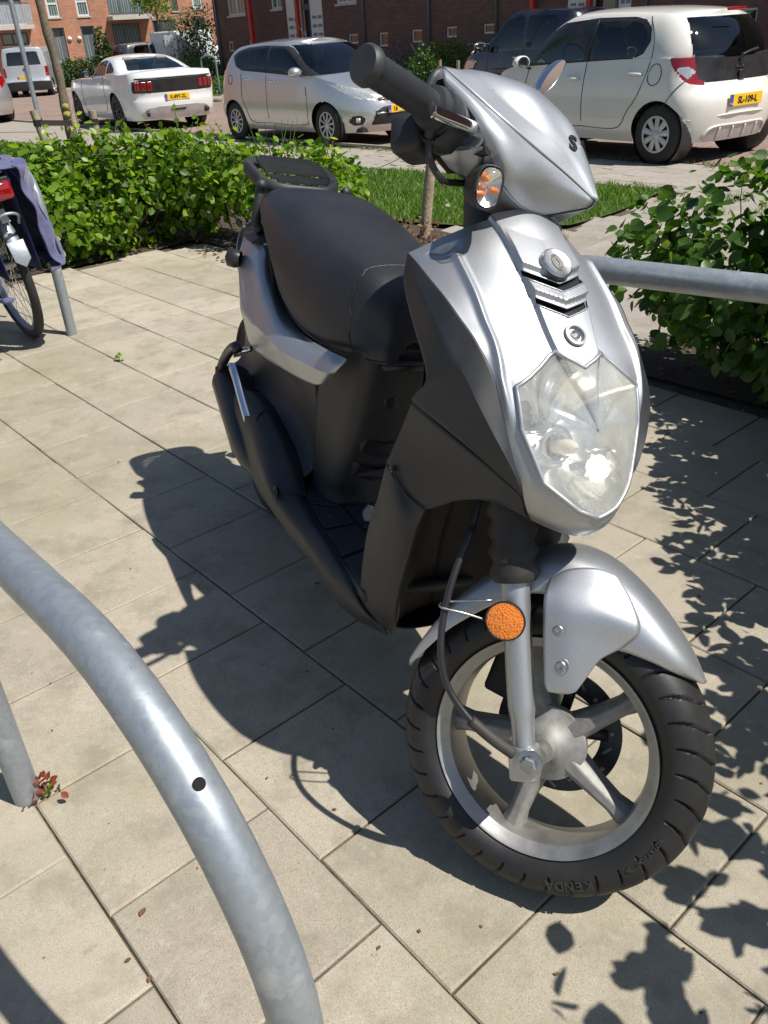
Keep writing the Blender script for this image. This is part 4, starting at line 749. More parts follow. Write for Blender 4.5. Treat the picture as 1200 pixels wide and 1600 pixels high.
L=[]
for i in range(-30,90):
    for j in range(9,29):
        u_,v_=i+(0 if j%2 else .5),j+.1-.25
        if v_>VR-.45: continue
        p=uv(u_,v_)
        if inpoly(p,lawn) or inpoly(p,bedR) or inpoly(p,bedL) or inpoly(p,plz): continue
        pz=gpt(p); f=proj(pz)[2]
        if f<.3 or not inview(pz,40): continue
        L.append((f,u_,v_))
L.sort()
for k,(f,u_,v_) in enumerate(L[:300]): slab('pavement_slab',k,u_,v_,SLM2,PV,.002)
if L[300:]: joined_slabs('far_pavement_slabs',[(a,b) for _,a,b in L[300:]],PV,SLM2)
patch('shrub_bed_soil',bedR,.004,'soil',.15,rough=.012)
patch('hedge_bed_soil',bedL,.005,'soil',.2,rough=.012)
LW=patch('lawn',lawn,.02,'lawn',.3)
# ---------------------------------------------------------------- leaves and grass
def leafmat(name,dark,light,trans=.5,rough=.42):
    q=N(name); g=q.n('NewGeometry'); c=q.ramp(g,list(g.outputs.keys()).index('Random Per Island'),[(0,tuple(a*.55 for a in dark)),(.3,dark),(.7,tuple((a+b)/2 for a,b in zip(dark,light))),(.96,light),(1,(light[0]*1.25,light[1]*.95,light[2]))])
    oi=q.n('ObjectInfo'); rr=q.ramp(oi,5,[(0,.75),(1,1.2)]); cc=q.mix(1.,(c,0),(rr,0),'MULTIPLY')
    q.set(Base_Color=cc,Roughness=rough,Specular_IOR_Level=.5)
    tl=q.n('BsdfTranslucent'); t2=q.mix(1.,cc,(1.5,1.55,.55),'MULTIPLY'); q.t.links.new(t2[0].outputs[t2[1]],tl.inputs[0])
    mx=q.n('MixShader'); mx.inputs[0].default_value=trans; q.l(q.b,0,mx,1); q.l(tl,0,mx,2); q.l(mx,0,q.out,0); return q.m
MAT['leaf']=leafmat('hornbeam leaf',(.075,.18,.010),(.32,.48,.04)); MAT['leafdark']=leafmat('dark shrub leaf',(.020,.055,.008),(.060,.125,.016),.4)
MAT['leafgreen']=leafmat('shrub leaf',(.042,.115,.012),(.115,.22,.026),.45); MAT['leafgrey']=leafmat('lavender leaf',(.10,.13,.08),(.20,.22,.17),.3); MAT['lilac']=leafmat('lavender flower',(.20,.17,.26),(.32,.28,.36),.3)
MAT['grass']=leafmat('grass blade',(.075,.16,.012),(.17,.30,.035),.4,.5); MAT['deadleaf']=leafmat('dry leaf',(.12,.05,.03),(.30,.17,.10),.3,.7); MAT['redleaf']=leafmat('red leaf',(.15,.03,.018),(.33,.085,.035),.4)
MAT['bark']=plain('bark',(.16,.125,.085),.85,0,(90,.8,.006),.35,30); MAT['twig']=plain('twig',(.11,.075,.05),.8,0,None,.3,30)
def leafshape(serr=True):
    """one folded leaf, tip towards +x, 8 outline points and a midrib"""
    xs=[0,.18,.42,.68,.88,1.0]; w=[.0,.24,.36,.31,.15,0]; mid=[(x,0,-.035*math.sin(math.pi*x)-.10*x*x) for x in xs]
    up=[(x+(.03 if serr and i%2 else 0),w[i],mid[i][2]+.22*w[i]) for i,x in enumerate(xs)][1:-1]; dn=[(a,-b,c) for a,b,c in up]
    V=mid+up+dn; F=[(0,1,6),(1,2,7,6),(2,3,8,7),(3,4,9,8),(4,5,9),(0,10,1),(1,10,11,2),(2,11,12,3),(3,12,13,4),(4,13,5)]
    return np.array(V),F
LV0,LF0=leafshape()
LFT=[]
for f in LF0:
    LFT.append(f[:3]); 
    if len(f)==4: LFT.append((f[0],f[2],f[3]))
LFT=np.array(LFT)
def leafframes(n,out,rng,up=.5,rand=.6):
    """normals biased outwards and upwards, tips pointing out and drooping"""
    nr=out*.55+np.array([0,0,up])+rng.normal(0,rand,(n,3)); nr/=np.linalg.norm(nr,axis=1)[:,None]
    t=out+rng.normal(0,.7,(n,3))+np.array([0,0,-.25]); t-=nr*(t*nr).sum(1)[:,None]; t/=np.linalg.norm(t,axis=1)[:,None]; b=np.cross(nr,t); return t,b,nr
def leafcloud(name,P,out,size,mat,parent,rng,kind='stuff',simple=False,**k):
    n=len(P); t,b,nr=leafframes(n,out,rng,**k); s=size*rng.uniform(.42,1.28,n)
    if simple: V0=np.array([(0,0,0),(.5,.36,.04),(1,0,-.06),(.5,-.36,.04)]); F0=np.array([(0,3,2),(0,2,1)])
    else: V0,F0=LV0,LFT
    V=P[:,None,:]+s[:,None,None]*(V0[None,:,0:1]*t[:,None]+V0[None,:,1:2]*b[:,None]+V0[None,:,2:3]*nr[:,None]); F=(F0[None]+(np.arange(n)*len(V0))[:,None,None]).reshape(-1,3)
    return mesh(name,V,F,mat,parent,smooth=False,kind=kind)
LEAFM={}
def leafparts(P,out,size,mat,parent,rng,name='leaf',**k):
    if mat not in LEAFM: LEAFM[mat]=mesh('x',LV0,LF0,mat,None,smooth=True,link=False).data
    t,b,nr=leafframes(len(P),out,rng,**k)
    for i in range(len(P)):
        s=size*rng.uniform(.5,1.28); o=bpy.data.objects.new(name,LEAFM[mat]); COL.objects.link(o); o.parent=parent
        M4=Matrix(np.stack([t[i]*s,b[i]*s,nr[i]*s],1).tolist()).to_4x4(); M4.translation=Vector(P[i]); o.matrix_local=parent.matrix_world.inverted()@M4 if False else M4
def blobs(spec,n,rng,shell=.55,flat=None):
    """points in the outer part of lumpy ellipsoids; returns points and outward directions"""
    spec=np.array(spec,float); w=spec[:,3]*spec[:,4]*spec[:,5]; idx=rng.choice(len(spec),n,p=w/w.sum()); d=rng.normal(size=(n,3)); d/=np.linalg.norm(d,axis=1)[:,None]
    r=rng.uniform(shell,1.06,n)**.8; C=spec[idx,:3]; A=spec[idx,3:6]; P=C+A*d*r[:,None]; return P,d
def shoots(o,P,d,rng,size,mat):
    top=np.argsort(-(P[:,2]+rng.uniform(0,.25,len(P))))[:400]; V=[];D_=[]
    for i in rng.choice(top,34,replace=False):
        a=P[i]; L=rng.uniform(.05,.20); t=np.array([rng.normal(0,.35),rng.normal(0,.35),1.]); t/=np.linalg.norm(t); b=a+t*L; mb=MB(); mb.tube([a-t*.08,(a+b)/2+rng.normal(0,.006,3),b],[.0026,.0020,.0010],5); mb.build('shoot','twig',o)
        for k in range(int(L/.022)): f=(k+.5)/(L/.022); s_=np.array([rng.normal(),rng.normal(),.3]); s_/=np.linalg.norm(s_); V.append(a+t*L*f+s_*.008); D_.append(s_)
    leafcloud('shoot_leaves',np.array(V),np.array(D_),size*.75,mat,o,rng,up=.5,rand=.4)
def shrub(name,label,cat,base,spec,nleaf,size,mat,group=None,parts=0,rng=None,stems=8,dens_gap=.35,simple=False,stemr=.008,kind=None,up=.5,rand=.6,twigs=0,pid=0):
    rng=rng or np.random.default_rng(len(name)+int(abs(base[0])*100)); o=empty(name,label,cat,(0,0,0),0,group)
    P,d=blobs(spec,int(nleaf*1.6),rng)
    # gaps: drop leaves where a low-frequency wave is low
    g=np.sin(P[:,0]*11+P[:,2]*7)+np.sin(P[:,1]*13-P[:,2]*9+1)+np.sin(P[:,0]*23-P[:,1]*17+P[:,2]*21+2)*.8; P,d=P[g>-dens_gap*2.2],d[g>-dens_gap*2.2]
    m=P[:,2]>base[2]+.02; P,d=P[m][:nleaf],d[m][:nleaf]
    spec=np.array(spec)
    for k in range(stems):
        c=spec[k%len(spec)]; tip=c[:3]+rng.normal(0,.5,3)*c[3:6]; b=np.array(base)+np.array([rng.normal(0,.35)*c[3],rng.normal(0,.35)*c[4],0]); 
        mid=(b+tip)/2+rng.normal(0,.04,3); mb=MB(); mb.tube(cr([b+(0,0,-.03),mid*.6+b*.4,mid,tip],4),np.linspace(stemr,stemr*.35,13),7); mb.build('stem','twig',o)
    if twigs:
        mb=MB()
        for k in range(twigs):
            i=rng.integers(len(P)); a=P[i]-d[i]*rng.uniform(.08,.2); mb.tube([a,(a+P[i])/2+rng.normal(0,.008,3),P[i]+d[i]*.02],[.0024,.0018,.001],5,cap=False)
        mb.build('twigs','twig',o,kind='stuff')
    if parts:
        f=proj(P)[2]; x,y,_=proj(P); vis=(x>-20)&(x<790)&(y>-20)&(y<1040); c=np.average(spec[:,:3],axis=0); toward=((P-c)@(np.array([0,0,1.16])-c)/np.linalg.norm(c)); sc=np.where(vis,toward-f*.3,-99); order=np.argsort(-sc); a=order[:parts]; b=order[parts:]
        leafparts(P[a],d[a],size,mat,o,rng,up=up,rand=rand)
        leafcloud('foliage',P[b],d[b],size,mat,o,rng,simple=False,up=up,rand=rand); shoots(o,P,d,rng,size,mat)
    else: leafcloud('foliage',P,d,size,mat,o,rng,kind=None if not twigs else 'stuff',simple=simple,up=up,rand=rand) 
    return o
R1=np.random.default_rng(11)
# hedge at the left corner of the plaza
sp=[]
for v_ in np.linspace(6.5,9.6,6):
    p=uv(18.38+R1.uniform(-.15,.15),v_); sp.append((p[0],p[1],.34+R1.uniform(-.05,.03),.33,.33,.34)); sp.append((p[0]+.05,p[1]+.05,.48+R1.uniform(-.07,.10),.20,.20,.20))
for u_ in (17.4,18.2): p=uv(u_,9.9); sp.append((p[0],p[1],.38,.32,.32,.30))
b=uv(18.5,8.0)
shrub('hedge','long leafy bright green hedge behind the wheel of the bicycle','hedge',(b[0],b[1],0),sp,8200,.058,'leaf','hedge plants round the plaza',300,R1,26,.30,stemr=.010,twigs=300)
sp=[]
for u_,v_,z_ in ((15.9,10.3,.50),(16.7,10.1,.48),(15.1,10.7,.50),(14.6,11.2,.42),(15.6,11.4,.40)): p=uv(u_,v_); sp.append((p[0],p[1],z_-.10,.25,.25,.24))
b=uv(15.4,9.9)
shrub('hedge_shrub','looser light green shrub on thin bare stems behind the scooter rack','shrub',(b[0],b[1],0),sp,2100,.056,'leaf','hedge plants round the plaza',300,np.random.default_rng(5),9,.5,stemr=.011,twigs=90)
# shrub right of the scooter
sp=[]
for u_,v_,z_,r_ in ((4.6,9.3,.50,.30),(3.4,9.2,.56,.32),(5.4,9.5,.42,.26),(4.6,9.1,.34,.28),(2.3,9.2,.58,.36),(3.3,9.7,.42,.36),(4.4,9.4,.24,.22),(2.0,9.4,.28,.34),(3.4,9.0,.28,.28),(1.0,9.2,.5,.36)): p=uv(u_,v_); sp.append((p[0],p[1],z_,r_,r_,r_*.85))
b=uv(3.6,9.6)
shrub('leafy_shrub','dense green leafy shrub behind the horizontal tube on the right','shrub',(b[0],b[1],0),sp,7600,.054,'leafgreen','hedge plants round the plaza',300,np.random.default_rng(21),14,.42,stemr=.009,twigs=160,up=.6,rand=.5)
sp=[]
for u_,v_,z_,r_ in ((1.42,2.02,.48,.26),(1.30,1.76,.55,.21),(1.25,1.50,.52,.21),(1.20,1.26,.52,.19),(1.16,1.05,.50,.17),(1.5,1.5,.5,.28)): sp.append((u_,v_,z_,r_,r_,r_*1.1))
b=np.array([1.35,1.55])
shrub('leafy_shrub','dense green shrub at the right edge throwing leaf shadows on the slabs','shrub',(b[0],b[1],0),sp,5200,.056,'leafgreen','hedge plants round the plaza',0,np.random.default_rng(22),10,.4,stemr=.009)
sp=[]
for x_,y_,z_,r_ in ((1.10,.95,.50,.20),(1.02,.80,.62,.17),(1.10,.62,.45,.2),(.90,.60,.60,.13),(.78,.52,.60,.10),(.60,.50,.60,.07),(.98,.48,.45,.16),(.46,.44,.58,.04)): sp.append((x_,y_,z_,r_,r_,r_*.9))
shrub('leafy_shrub','green shrub at the bottom right edge beside the wheel','shrub',(1.12,.6,0),sp,560,.066,'leafgreen','hedge plants round the plaza',0,np.random.default_rng(23),2,.8,stemr=.007)
# leaf litter and small weeds
def litter(name,poly,n,size,mat,rng,label,cat):
    P=np.asarray(poly); lo,hi=P.min(0),P.max(0); Q=rng.uniform(lo,hi,(n*4,2)); Q=Q[inpoly(Q,poly)][:n]; z=hz(Q[:,0],Q[:,1])+.012; P3=np.c_[Q,z]
    o=leafcloud(name,P3,rng.normal(0,.2,P3.shape),size,mat,None,rng,up=1.4,rand=.35); tag(o,label,cat,kind='stuff'); return o
litter('leaf_litter',bedR,900,.035,'deadleaf',R1,'dry brown leaves lying under the shrub on the right','leaf litter')
litter('leaf_litter',[uv(11.6,8.8),uv(11.6,13.5),uv(17.4,13.5),uv(20,9),uv(20,4),uv(17.6,4),uv(17.6,8.8)],900,.035,'deadleaf',R1,'dry brown leaves lying under the hedge on the left','leaf litter')
Q=R1.uniform(-1.2,3.2,(420,2)); Q=np.c_[R1.uniform(-1.5,1.6,420),R1.uniform(.2,4.4,420)]
cr_=leafcloud('debris_crumbs',np.c_[Q,np.full(420,.002)],R1.normal(0,.1,(420,3)),.006,'deadleaf',None,R1,up=2,rand=.2,simple=True); tag(cr_,'tiny brown bits of debris strewn over the paving','debris',kind='stuff')
for (px,a) in (((-0.108,1.997),.3),):
    pass
def weed(p,n,h,mat,label,name='weed',sz=.02,rng=np.random.default_rng(3)):
    o=empty(name,label,'weed'); P=np.c_[p[0]+rng.normal(0,h*.26,n),p[1]+rng.normal(0,h*.26,n),rng.uniform(.005,h,n)]; d=P-np.array([p[0],p[1],0]); d/=np.linalg.norm(d,axis=1)[:,None]
    leafparts(P,d,sz,mat,o,rng)
    mb=MB(); mb.tube([(p[0],p[1],-.01),(p[0]+.004,p[1],h*.6)],.002,6); mb.build('stem','twig',o)
weed((-0.642,1.059),30,.045,'redleaf','small red leaved weed at the foot of the steel tube',sz=.014)
weed((-0.625,1.072),8,.02,'leaf','tiny green sprout in the joint beside the red weed',sz=.016)
weed((-1.096,3.440),5,.04,'leaf','lone green seedling in a joint of the paving',sz=.028)
for (p,sz,mt,l_) in (((-0.414,0.804),.024,'deadleaf','curled dry brown scrap on the slab left of the big steel tube'),((-0.412,0.738),.016,'deadleaf','small dark brown leaf scrap near the bottom left'),((-0.378,0.699),.018,'deadleaf','dry leaf scrap lowest at the bottom left'),((-0.168,1.673),.020,'redleaf','pale yellow leaf lying in the shade beside the footboard'),((0.013,0.757),.010,'deadleaf','tiny orange brown scrap on the sunlit slab below the front wheel'),((0.714,1.532),.017,'deadleaf','dark leaf scrap on the shaded slab right of the mudguard'),((-0.050,0.727),.013,'deadleaf','dark bit stuck in the joint at the lower middle'),((-0.122,0.988),.012,'deadleaf','brown bit at the edge of the scooter shadow'),((0.198,0.676),.012,'deadleaf','brown bit between the leaf shadows at the bottom')):
    h_=np.random.default_rng(int(p[0]*1000)+5000); V=LV0*np.array([1,.8,1.6]); a_=h_.uniform(0,6.28); c_,s_=math.cos(a_),math.sin(a_); V=np.c_[V[:,0]*c_-V[:,1]*s_,V[:,0]*s_+V[:,1]*c_,V[:,2]+.22]*sz*.72+np.array([p[0],p[1],.001]); o=mesh('dry_leaf',V,LF0,mt,None); tag(o,l_,'dry leaf')
# grass
def grass(name,poly,n,h,rng,label,wmin=.0035):
    P=np.asarray(poly,float); lo,hi=P.min(0),P.max(0); lo=np.maximum(lo,(-12,4)); hi=np.minimum(hi,(5,20)); Q=rng.uniform(lo,hi,(n*5,2)); Q=Q[inpoly(Q,poly)]
    dd=np.hypot(Q[:,0],Q[:,1]); keep=rng.uniform(0,1,len(Q))<np.clip((7.5/dd)**1.6,0,1); x,y,f=proj(np.c_[Q,hz(Q[:,0],Q[:,1])]); keep&=(x>-60)&(x<830); Q=Q[keep][:n]; m=len(Q); dd=np.hypot(Q[:,0],Q[:,1])
    z=hz(Q[:,0],Q[:,1])+.015; a=rng.uniform(0,2*np.pi,m); hh=h*rng.uniform(.5,1.3,m)*(1+.35*np.sin(Q[:,0]*5)*np.sin(Q[:,1]*4)); w=wmin*np.maximum(1,dd/6); ln=rng.normal(0,.45,(m,2))*hh[:,None]
    c=np.c_[Q,z]; t=np.c_[np.cos(a),np.sin(a),a*0]*w[:,None]; tip=c+np.c_[ln,hh]; mid=c+np.c_[ln*.35,hh*.55]
    V=np.stack([c-t,c+t,mid+t*.8,mid-t*.8,tip],1); F=np.concatenate([np.array([[0,1,2],[0,2,3],[3,2,4]])[None]+(np.arange(m)*5)[:,None,None]]).reshape(-1,3)
    o=mesh(name,V,F,'grass',None,smooth=False); tag(o,label,'grass',kind='stuff'); return o
grass('grass',lawn,95000,.045,R1,'short green lawn grass between the plaza and the pavement')
edge=[]
# tufts in pavement joints and at the kerb
TQ=[]
for k in range(170):
    u_=R1.uniform(12,60); p=uv(u_,VR+R1.normal(0,.3)); TQ.append(p+R1.normal(0,.03,2))
for k in range(60): p=uv(R1.uniform(8,18),R1.uniform(21,24)); TQ.append(p)
TQ=np.repeat(np.array(TQ),26,0)+R1.normal(0,.035,(len(TQ)*26,2)); 
m=len(TQ); a=R1.uniform(0,6.28,m); t=np.c_[np.cos(a),np.sin(a),a*0]*.004; c=np.c_[TQ,hz(TQ[:,0],TQ[:,1])]; tip=c+np.c_[R1.normal(0,.015,(m,2)),R1.uniform(.01,.05,m)]
o=mesh('grass_tufts',np.stack([c-t,c+t,tip],1),np.arange(m*3).reshape(-1,3),'grass',None,smooth=False); tag(o,'small grass tufts growing in the joints along the kerb','grass',kind='stuff')
# tall grass blades standing in the hedge
def tallgrass(p,n,h,label):
    o=empty('tall_grass',label,'grass tuft'); rng=np.random.default_rng(int(h*100))
    for k in range(n):
        b=np.array([p[0]+rng.normal(0,.05),p[1]+rng.normal(0,.05),float(hz(*p))]); d=np.array([rng.normal(0,.25),rng.normal(0,.2),1]); P=cr([b,b+d*h*.5,b+d*h+np.array([d[0]*.12,0,-.02])],4); mb=MB(); s=np.array([.006,.002,0]); V=[]
        for i,q_ in enumerate(P): wv=s*(1-(i/len(P))**2); V+= [q_-wv,q_+wv]
        mb.add(V,[(2*i,2*i+1,2*i+3,2*i+2) for i in range(len(P)-1)]); mb.build('blade','grass',o)
tallgrass(uv(17.2,11.6),9,.72,'long grass blades sticking up behind the hedge')
pk=[(0.282,5.626),(0.194,5.548),(0.332,5.433)]
o=leafcloud('flowering_weeds',np.concatenate([np.c_[R1.normal(q_[0],.13,50),R1.normal(q_[1],.13,50),R1.uniform(.01,.13,50)+hz(q_[0],q_[1])] for q_ in pk]),R1.normal(0,.3,(150,3)),.035,leafmat('pinkish weed',(.22,.10,.06),(.42,.30,.26)),None,R1); tag(o,'low pinkish flowering weeds by the wooden stake','weeds',kind='stuff')
# ---------------------------------------------------------------- cycle racks
def hoop(name,label,a,b,H=.75,R=.24,r=.0242,hole=None):
    """inverted U of galvanised tube from foot a to foot b"""
    a=np.array(a,float);b=np.array(b,float); L=np.linalg.norm(b-a); d=(b-a)/L; P=[(0,-.12),(0,H-R)]
    for t in np.linspace(0,90,13)[1:]: P.append((R-R*math.cos(rad(t)),H-R+R*math.sin(rad(t))))
    P+= [(L-x,z) for x,z in P[::-1]]
    P3=np.array([(a[0]+d[0]*x,a[1]+d[1]*x,z) for x,z in P]); Q=[P3[0]]
    for i in range(1,len(P3)):
        s=np.linalg.norm(P3[i]-P3[i-1]); k=max(1,int(s/.06)); Q+= [P3[i-1]+(P3[i]-P3[i-1])*j/k for j in range(1,k+1)]
    e=empty(name,label,'bike rack',(a[0],a[1],0),0,'galvanised cycle hoops'); Q=np.array(Q)-np.array([a[0],a[1],0]); mb=MB(); mb.tube(Q,r,32); mb.build('tube','galv',e)
    if hole is not None:
        c,n=hole; c=np.array(c)-np.array([a[0],a[1],0]); m2=MB(); m2.lathe([(.0006,.0001),(.0008,.0042),(.0012,.0052),(0,.0056)],c,n,20); m2.build('drilled_hole','blackhole',e)
    return e
MAT['blackhole']=plain('dark hole',(.006,.005,.005),.9)
A0=np.array([-.106,.410]); B0_=np.array([-.676,1.060])
# the drilled hole sits on the camera side of the bend
def hole_at(px_ray,A,B,H=.75,R=.24,r=.0242):
    A=np.array([*A,0]);B=np.array([*B,0]); d=(B-A)/np.linalg.norm(B-A); O_=np.array([0,0,1.16]); ray_=np.array(px_ray)-O_; best=None
    for t in np.linspace(0,90,91):
        c=A+d*(R-R*math.cos(rad(t)))+np.array([0,0,H-R+R*math.sin(rad(t))]); s=((c-O_)@ray_)/(ray_@ray_); e=np.linalg.norm(O_+ray_*s-c)
        if best is None or e<best[0]: best=(e,c,O_+ray_*s)
    n=best[2]-best[1]; 
    v=(O_-best[1]); v/=np.linalg.norm(v); w_=n-v*(n@v); k=np.linalg.norm(w_); nn=w_+v*math.sqrt(max(1e-6,r*r-k*k)); nn/=np.linalg.norm(nn); return best[1]+nn*r,nn
hoop('cycle_hoop','big galvanised steel tube hoop in the left foreground',A0,B0_,H=.70,R=.30,hole=hole_at((-0.2439,0.7088,0.3878),A0,B0_,H=.70,R=.30))
hoop('cycle_hoop','galvanised tube running behind the scooter in front of the right shrub',(.985,1.125),(.235,1.745))
hoop('cycle_hoop','galvanised tube hoop the bicycle with blue bags leans on',(-1.434,3.893),(-2.00,4.57),R=.2)
# ---------------------------------------------------------------- tree, stakes, pole
MAT['stake']=plain('weathered wooden stake',(.30,.235,.165),.85,0,(60,.8,.006),.3,14)
def post(name,label,p,h,r,mat,lean=(0,0),cat='post',n=14,group=None,taper=1.0):
    z=float(hz(*p)); e=empty(name,label,cat,(p[0],p[1],z),0,group); mb=MB(); mb.tube([(0,0,-.1),(lean[0]*.5,lean[1]*.5,h*.5),(lean[0],lean[1],h)],[r*1.05,r,r*taper],n); mb.build('shaft',mat,e,auto=40); return e
e=post('wooden_stake','weathered wooden stake with a black band left of the young tree',(-4.394,12.822),.66,.055,'stake',(-.10,.0),'stake',group='tree stakes')
e2=post('wooden_stake','short wooden stake behind the hedge right of the young tree',(-4.214,14.632),.66,.06,'stake',(0,0),'stake',group='tree stakes')
e3=post('wooden_stake','leaning wooden stake on the lawn behind the scooter seat',(0.370,5.613),.66,.034,'stake',(.10,.03),'stake',group='tree stakes')
tp=(-4.469,14.246); tz=float(hz(*tp)); T=empty('young_tree','slim young tree trunk strapped between two wooden stakes','tree',(tp[0],tp[1],tz))
TR=cr([(0,0,-.1),(-.03,0,.5),(-.02,.02,1.2),(-.06,.0,2.0),(-.03,.03,2.9),(-.05,0,3.9),(0,0,5.0)],6); mb=MB(); rr=np.interp(np.linspace(0,1,len(TR)),[0,.2,.6,1],[.085,.07,.055,.02])*(1+.10*np.sin(np.arange(len(TR))*1.7)); mb.tube(TR,rr,16); TK=mb.build('trunk','bark',T)
rg=np.random.default_rng(4)
for z_ in (.44,.57,.70): 
    i=np.abs(TR[:,2]-z_).argmin(); mb=MB(); mb.lathe([(-.05,.0001),(-.03,.04),(.0,.06),(.02,.05),(.035,.0001)],TR[i]+np.array([.02,-.05,0]),(.3,-1,0),12); mb.build('burr',plain('lichened burr',(.30,.26,.07),.9,0,(60,.8,.01)) if 'burr' not in MAT else MAT['burr'],TK); MAT.setdefault('burr',bpy.data.materials['lichened burr'])
for k in range(9):
    a=rg.uniform(0,6.28); z_=rg.uniform(2.8,4.6); b=np.array([-.04,0,z_]); t_=b+np.array([math.cos(a)*rg.uniform(.5,1.1),math.sin(a)*rg.uniform(.5,1.1),rg.uniform(.3,.9)]); mb=MB(); mb.tube([b,(b+t_)/2+np.array([0,0,.08]),t_],[.025,.016,.006],7); mb.build('branch','bark',TK)
sp=[(rg.normal(0,.55),rg.normal(0,.55),rg.uniform(3.6,5.6),.55,.55,.45) for k in range(9)]; P,d=blobs(sp,2600,rg); leafcloud('crown',P,d,.085,'leafgreen',T,rg,kind=None,simple=True)
def strap(name,label,a,b,w_=.07):
    a=np.array(a);b=np.array(b); d=b-a; L=np.linalg.norm(d); mb=MB(); m=(a+b)/2; x=d/L; y=np.cross([0,0,1],x); mb.box(m,(L,.008,w_),np.stack([x,y,np.cross(x,y)],1)); o=mb.build(name,'blackgloss',None,smooth=False); tag(o,label,'strap')
sA=np.array([*(-4.394,12.822),0]); sA[2]=float(hz(sA[0],sA[1])); sB=np.array([*(-4.214,14.632),0]); sB[2]=float(hz(sB[0],sB[1]))
zt=tz+.50
mb=MB(); mb.lathe([(-.04,.062),(.04,.062)],sA+np.array([-.078,0,.50]),(0,0,1),18); o=mb.build('tree_strap','blackgloss',None); tag(o,'black rubber strap wound round the left stake and tied to the trunk','strap')
c0=sA+np.array([-.03,-.05,.50]); c1=np.array([tp[0]+.05,tp[1]-.10,zt]); d_=c1-c0; L_=np.linalg.norm(d_); x_=d_/L_; y_=np.cross([0,0,1],x_); m3=MB(); m3.box((c0+c1)/2-0,(L_,.01,.075),np.stack([x_,y_,np.cross(x_,y_)],1)); q3=m3.build('band','blackgloss',o,smooth=False)
mb=MB(); mb.lathe([(-.04,.066),(.04,.066)],sB+np.array([0,0,.50]),(0,0,1),18); o=mb.build('tree_strap','blackgloss',None); tag(o,'black rubber strap round the stake right of the young tree','strap')
e=post('steel_pole','tall thin grey steel pole beside the young tree',(-6.997,20.207),6.5,.05,'galv',(-.02,0),'pole',18); mb=MB(); mb.tube([(0,0,-.05),(0,0,.28)],.062,18); mb.build('base_sleeve','dirty',e)
# thin wire hanging from the stake
w0=np.array([*(0.370,5.613),0]); w0[2]=float(hz(w0[0],w0[1])); w0=w0+np.array([.09,.03,.63]); w1=np.array((-0.7604,6.2000,0.4048)); P=[w0+(w1-w0)*t+np.array([0,0,-.16*math.sin(math.pi*t**.8)]) for t in np.linspace(0,1,24)]
mb=MB(); mb.tube(P,.0028,6); o=mb.build('wire','galv'); tag(o,'thin white wire hanging from the leaning stake over the lawn','wire')

# ================================================================ cars
def carpaint(name,col,metal=0.,rough=.35,coat=1.):
    q=N(name); n=q.noise(2.5,5,.6,obj=True); n2=q.noise(30,5,.65,obj=True); d=q.ramp(n,0,[(.45,0.),(.8,.14)]); c=q.mix((d,0),col,(.36,.31,.25)); q.set(Base_Color=c,Metallic=metal,Coat_Weight=coat,Coat_Roughness=.05,Roughness=rough); return q.m
q=N('car glass'); gl=q.n('BsdfGlossy'); gl.inputs['Roughness'].default_value=.02; gl.inputs[0].default_value=(.9,.95,1,1); tr=q.n('BsdfTransparent'); tr.inputs[0].default_value=(.20,.23,.235,1); fr=q.schlick(.07); m2=q.n('MixShader'); q.l(fr,0,m2,0); q.l(tr,0,m2,1); q.l(gl,0,m2,2); q.l(m2,0,q.out,0); MAT['carglass']=q.m
MAT['trim']=plain('black car trim',(.02,.02,.021),.45,0,None,.15); MAT['seatcloth']=plain('dark seat cloth',(.035,.035,.038),.9,0,None,.2)
MAT['redlamp']=plain('red lamp glass',(.26,.004,.008),.12,0,None,.25,14,Coat_Weight=1.); MAT['clearlamp']=plain('clear lamp glass',(.55,.56,.56),.1,.4,None,.3,40,Coat_Weight=1.); MAT['orangelamp']=plain('orange lamp glass',(.75,.25,.03),.15)
MAT['yellow']=plain('yellow number plate',(.80,.48,.02),.4,0,None,.05); MAT['blue']=plain('blue plate band',(.02,.08,.42),.4); MAT['ink']=plain('black plate characters',(.01,.01,.01),.5)
MAT['white']=carpaint('white car paint',(.72,.70,.64)); MAT['coldwhite']=carpaint('bright white car paint',(.74,.75,.75)); MAT['carsilver']=carpaint('silver car paint',(.60,.60,.60),.75,.32); MAT['navy']=carpaint('near black blue paint',(.006,.010,.026),.2,.25); MAT['vangrey']=carpaint('light grey van paint',(.50,.53,.57),.3); MAT['darkgrey']=carpaint('dark grey paint',(.05,.06,.075),.4)
MAT['carrubber']=plain('car tyre',(.022,.021,.020),.75,0,(80,.3,.003),.2)
MAT['hub']=plain('wheel trim silver',(.50,.50,.50),.38,.6,None,.15); MAT['darkalloy']=plain('dark alloy',(.03,.03,.033),.35,.6); MAT['beige']=plain('beige car interior',(.30,.27,.22),.8)
def supern(cr_,cf_,N_,Lg,n=2.7):
    """plan of a body Lg long: rounded tail cr_ deep, straight flanks, rounded nose cf_ deep; x in -1..1, y in 0..1"""
    t=np.linspace(0,np.pi/2,700); xr=cr_-cr_*np.cos(t)**(2/n); yr=np.sin(t)**(2/n); xf=Lg-cf_+cf_*np.cos(t[::-1])**(2/n); yf=np.sin(t[::-1])**(2/n)
    x=np.r_[xr,np.linspace(cr_,Lg-cf_,400)[1:-1],xf]/Lg*2-1; y=np.r_[yr,np.ones(398),yf]
    L=np.r_[0,np.cumsum(np.hypot(np.diff(x)*Lg/2,np.diff(y)*.8))]; t=np.linspace(0,L[-1],N_); return np.interp(t,L,x),np.interp(t,L,y)
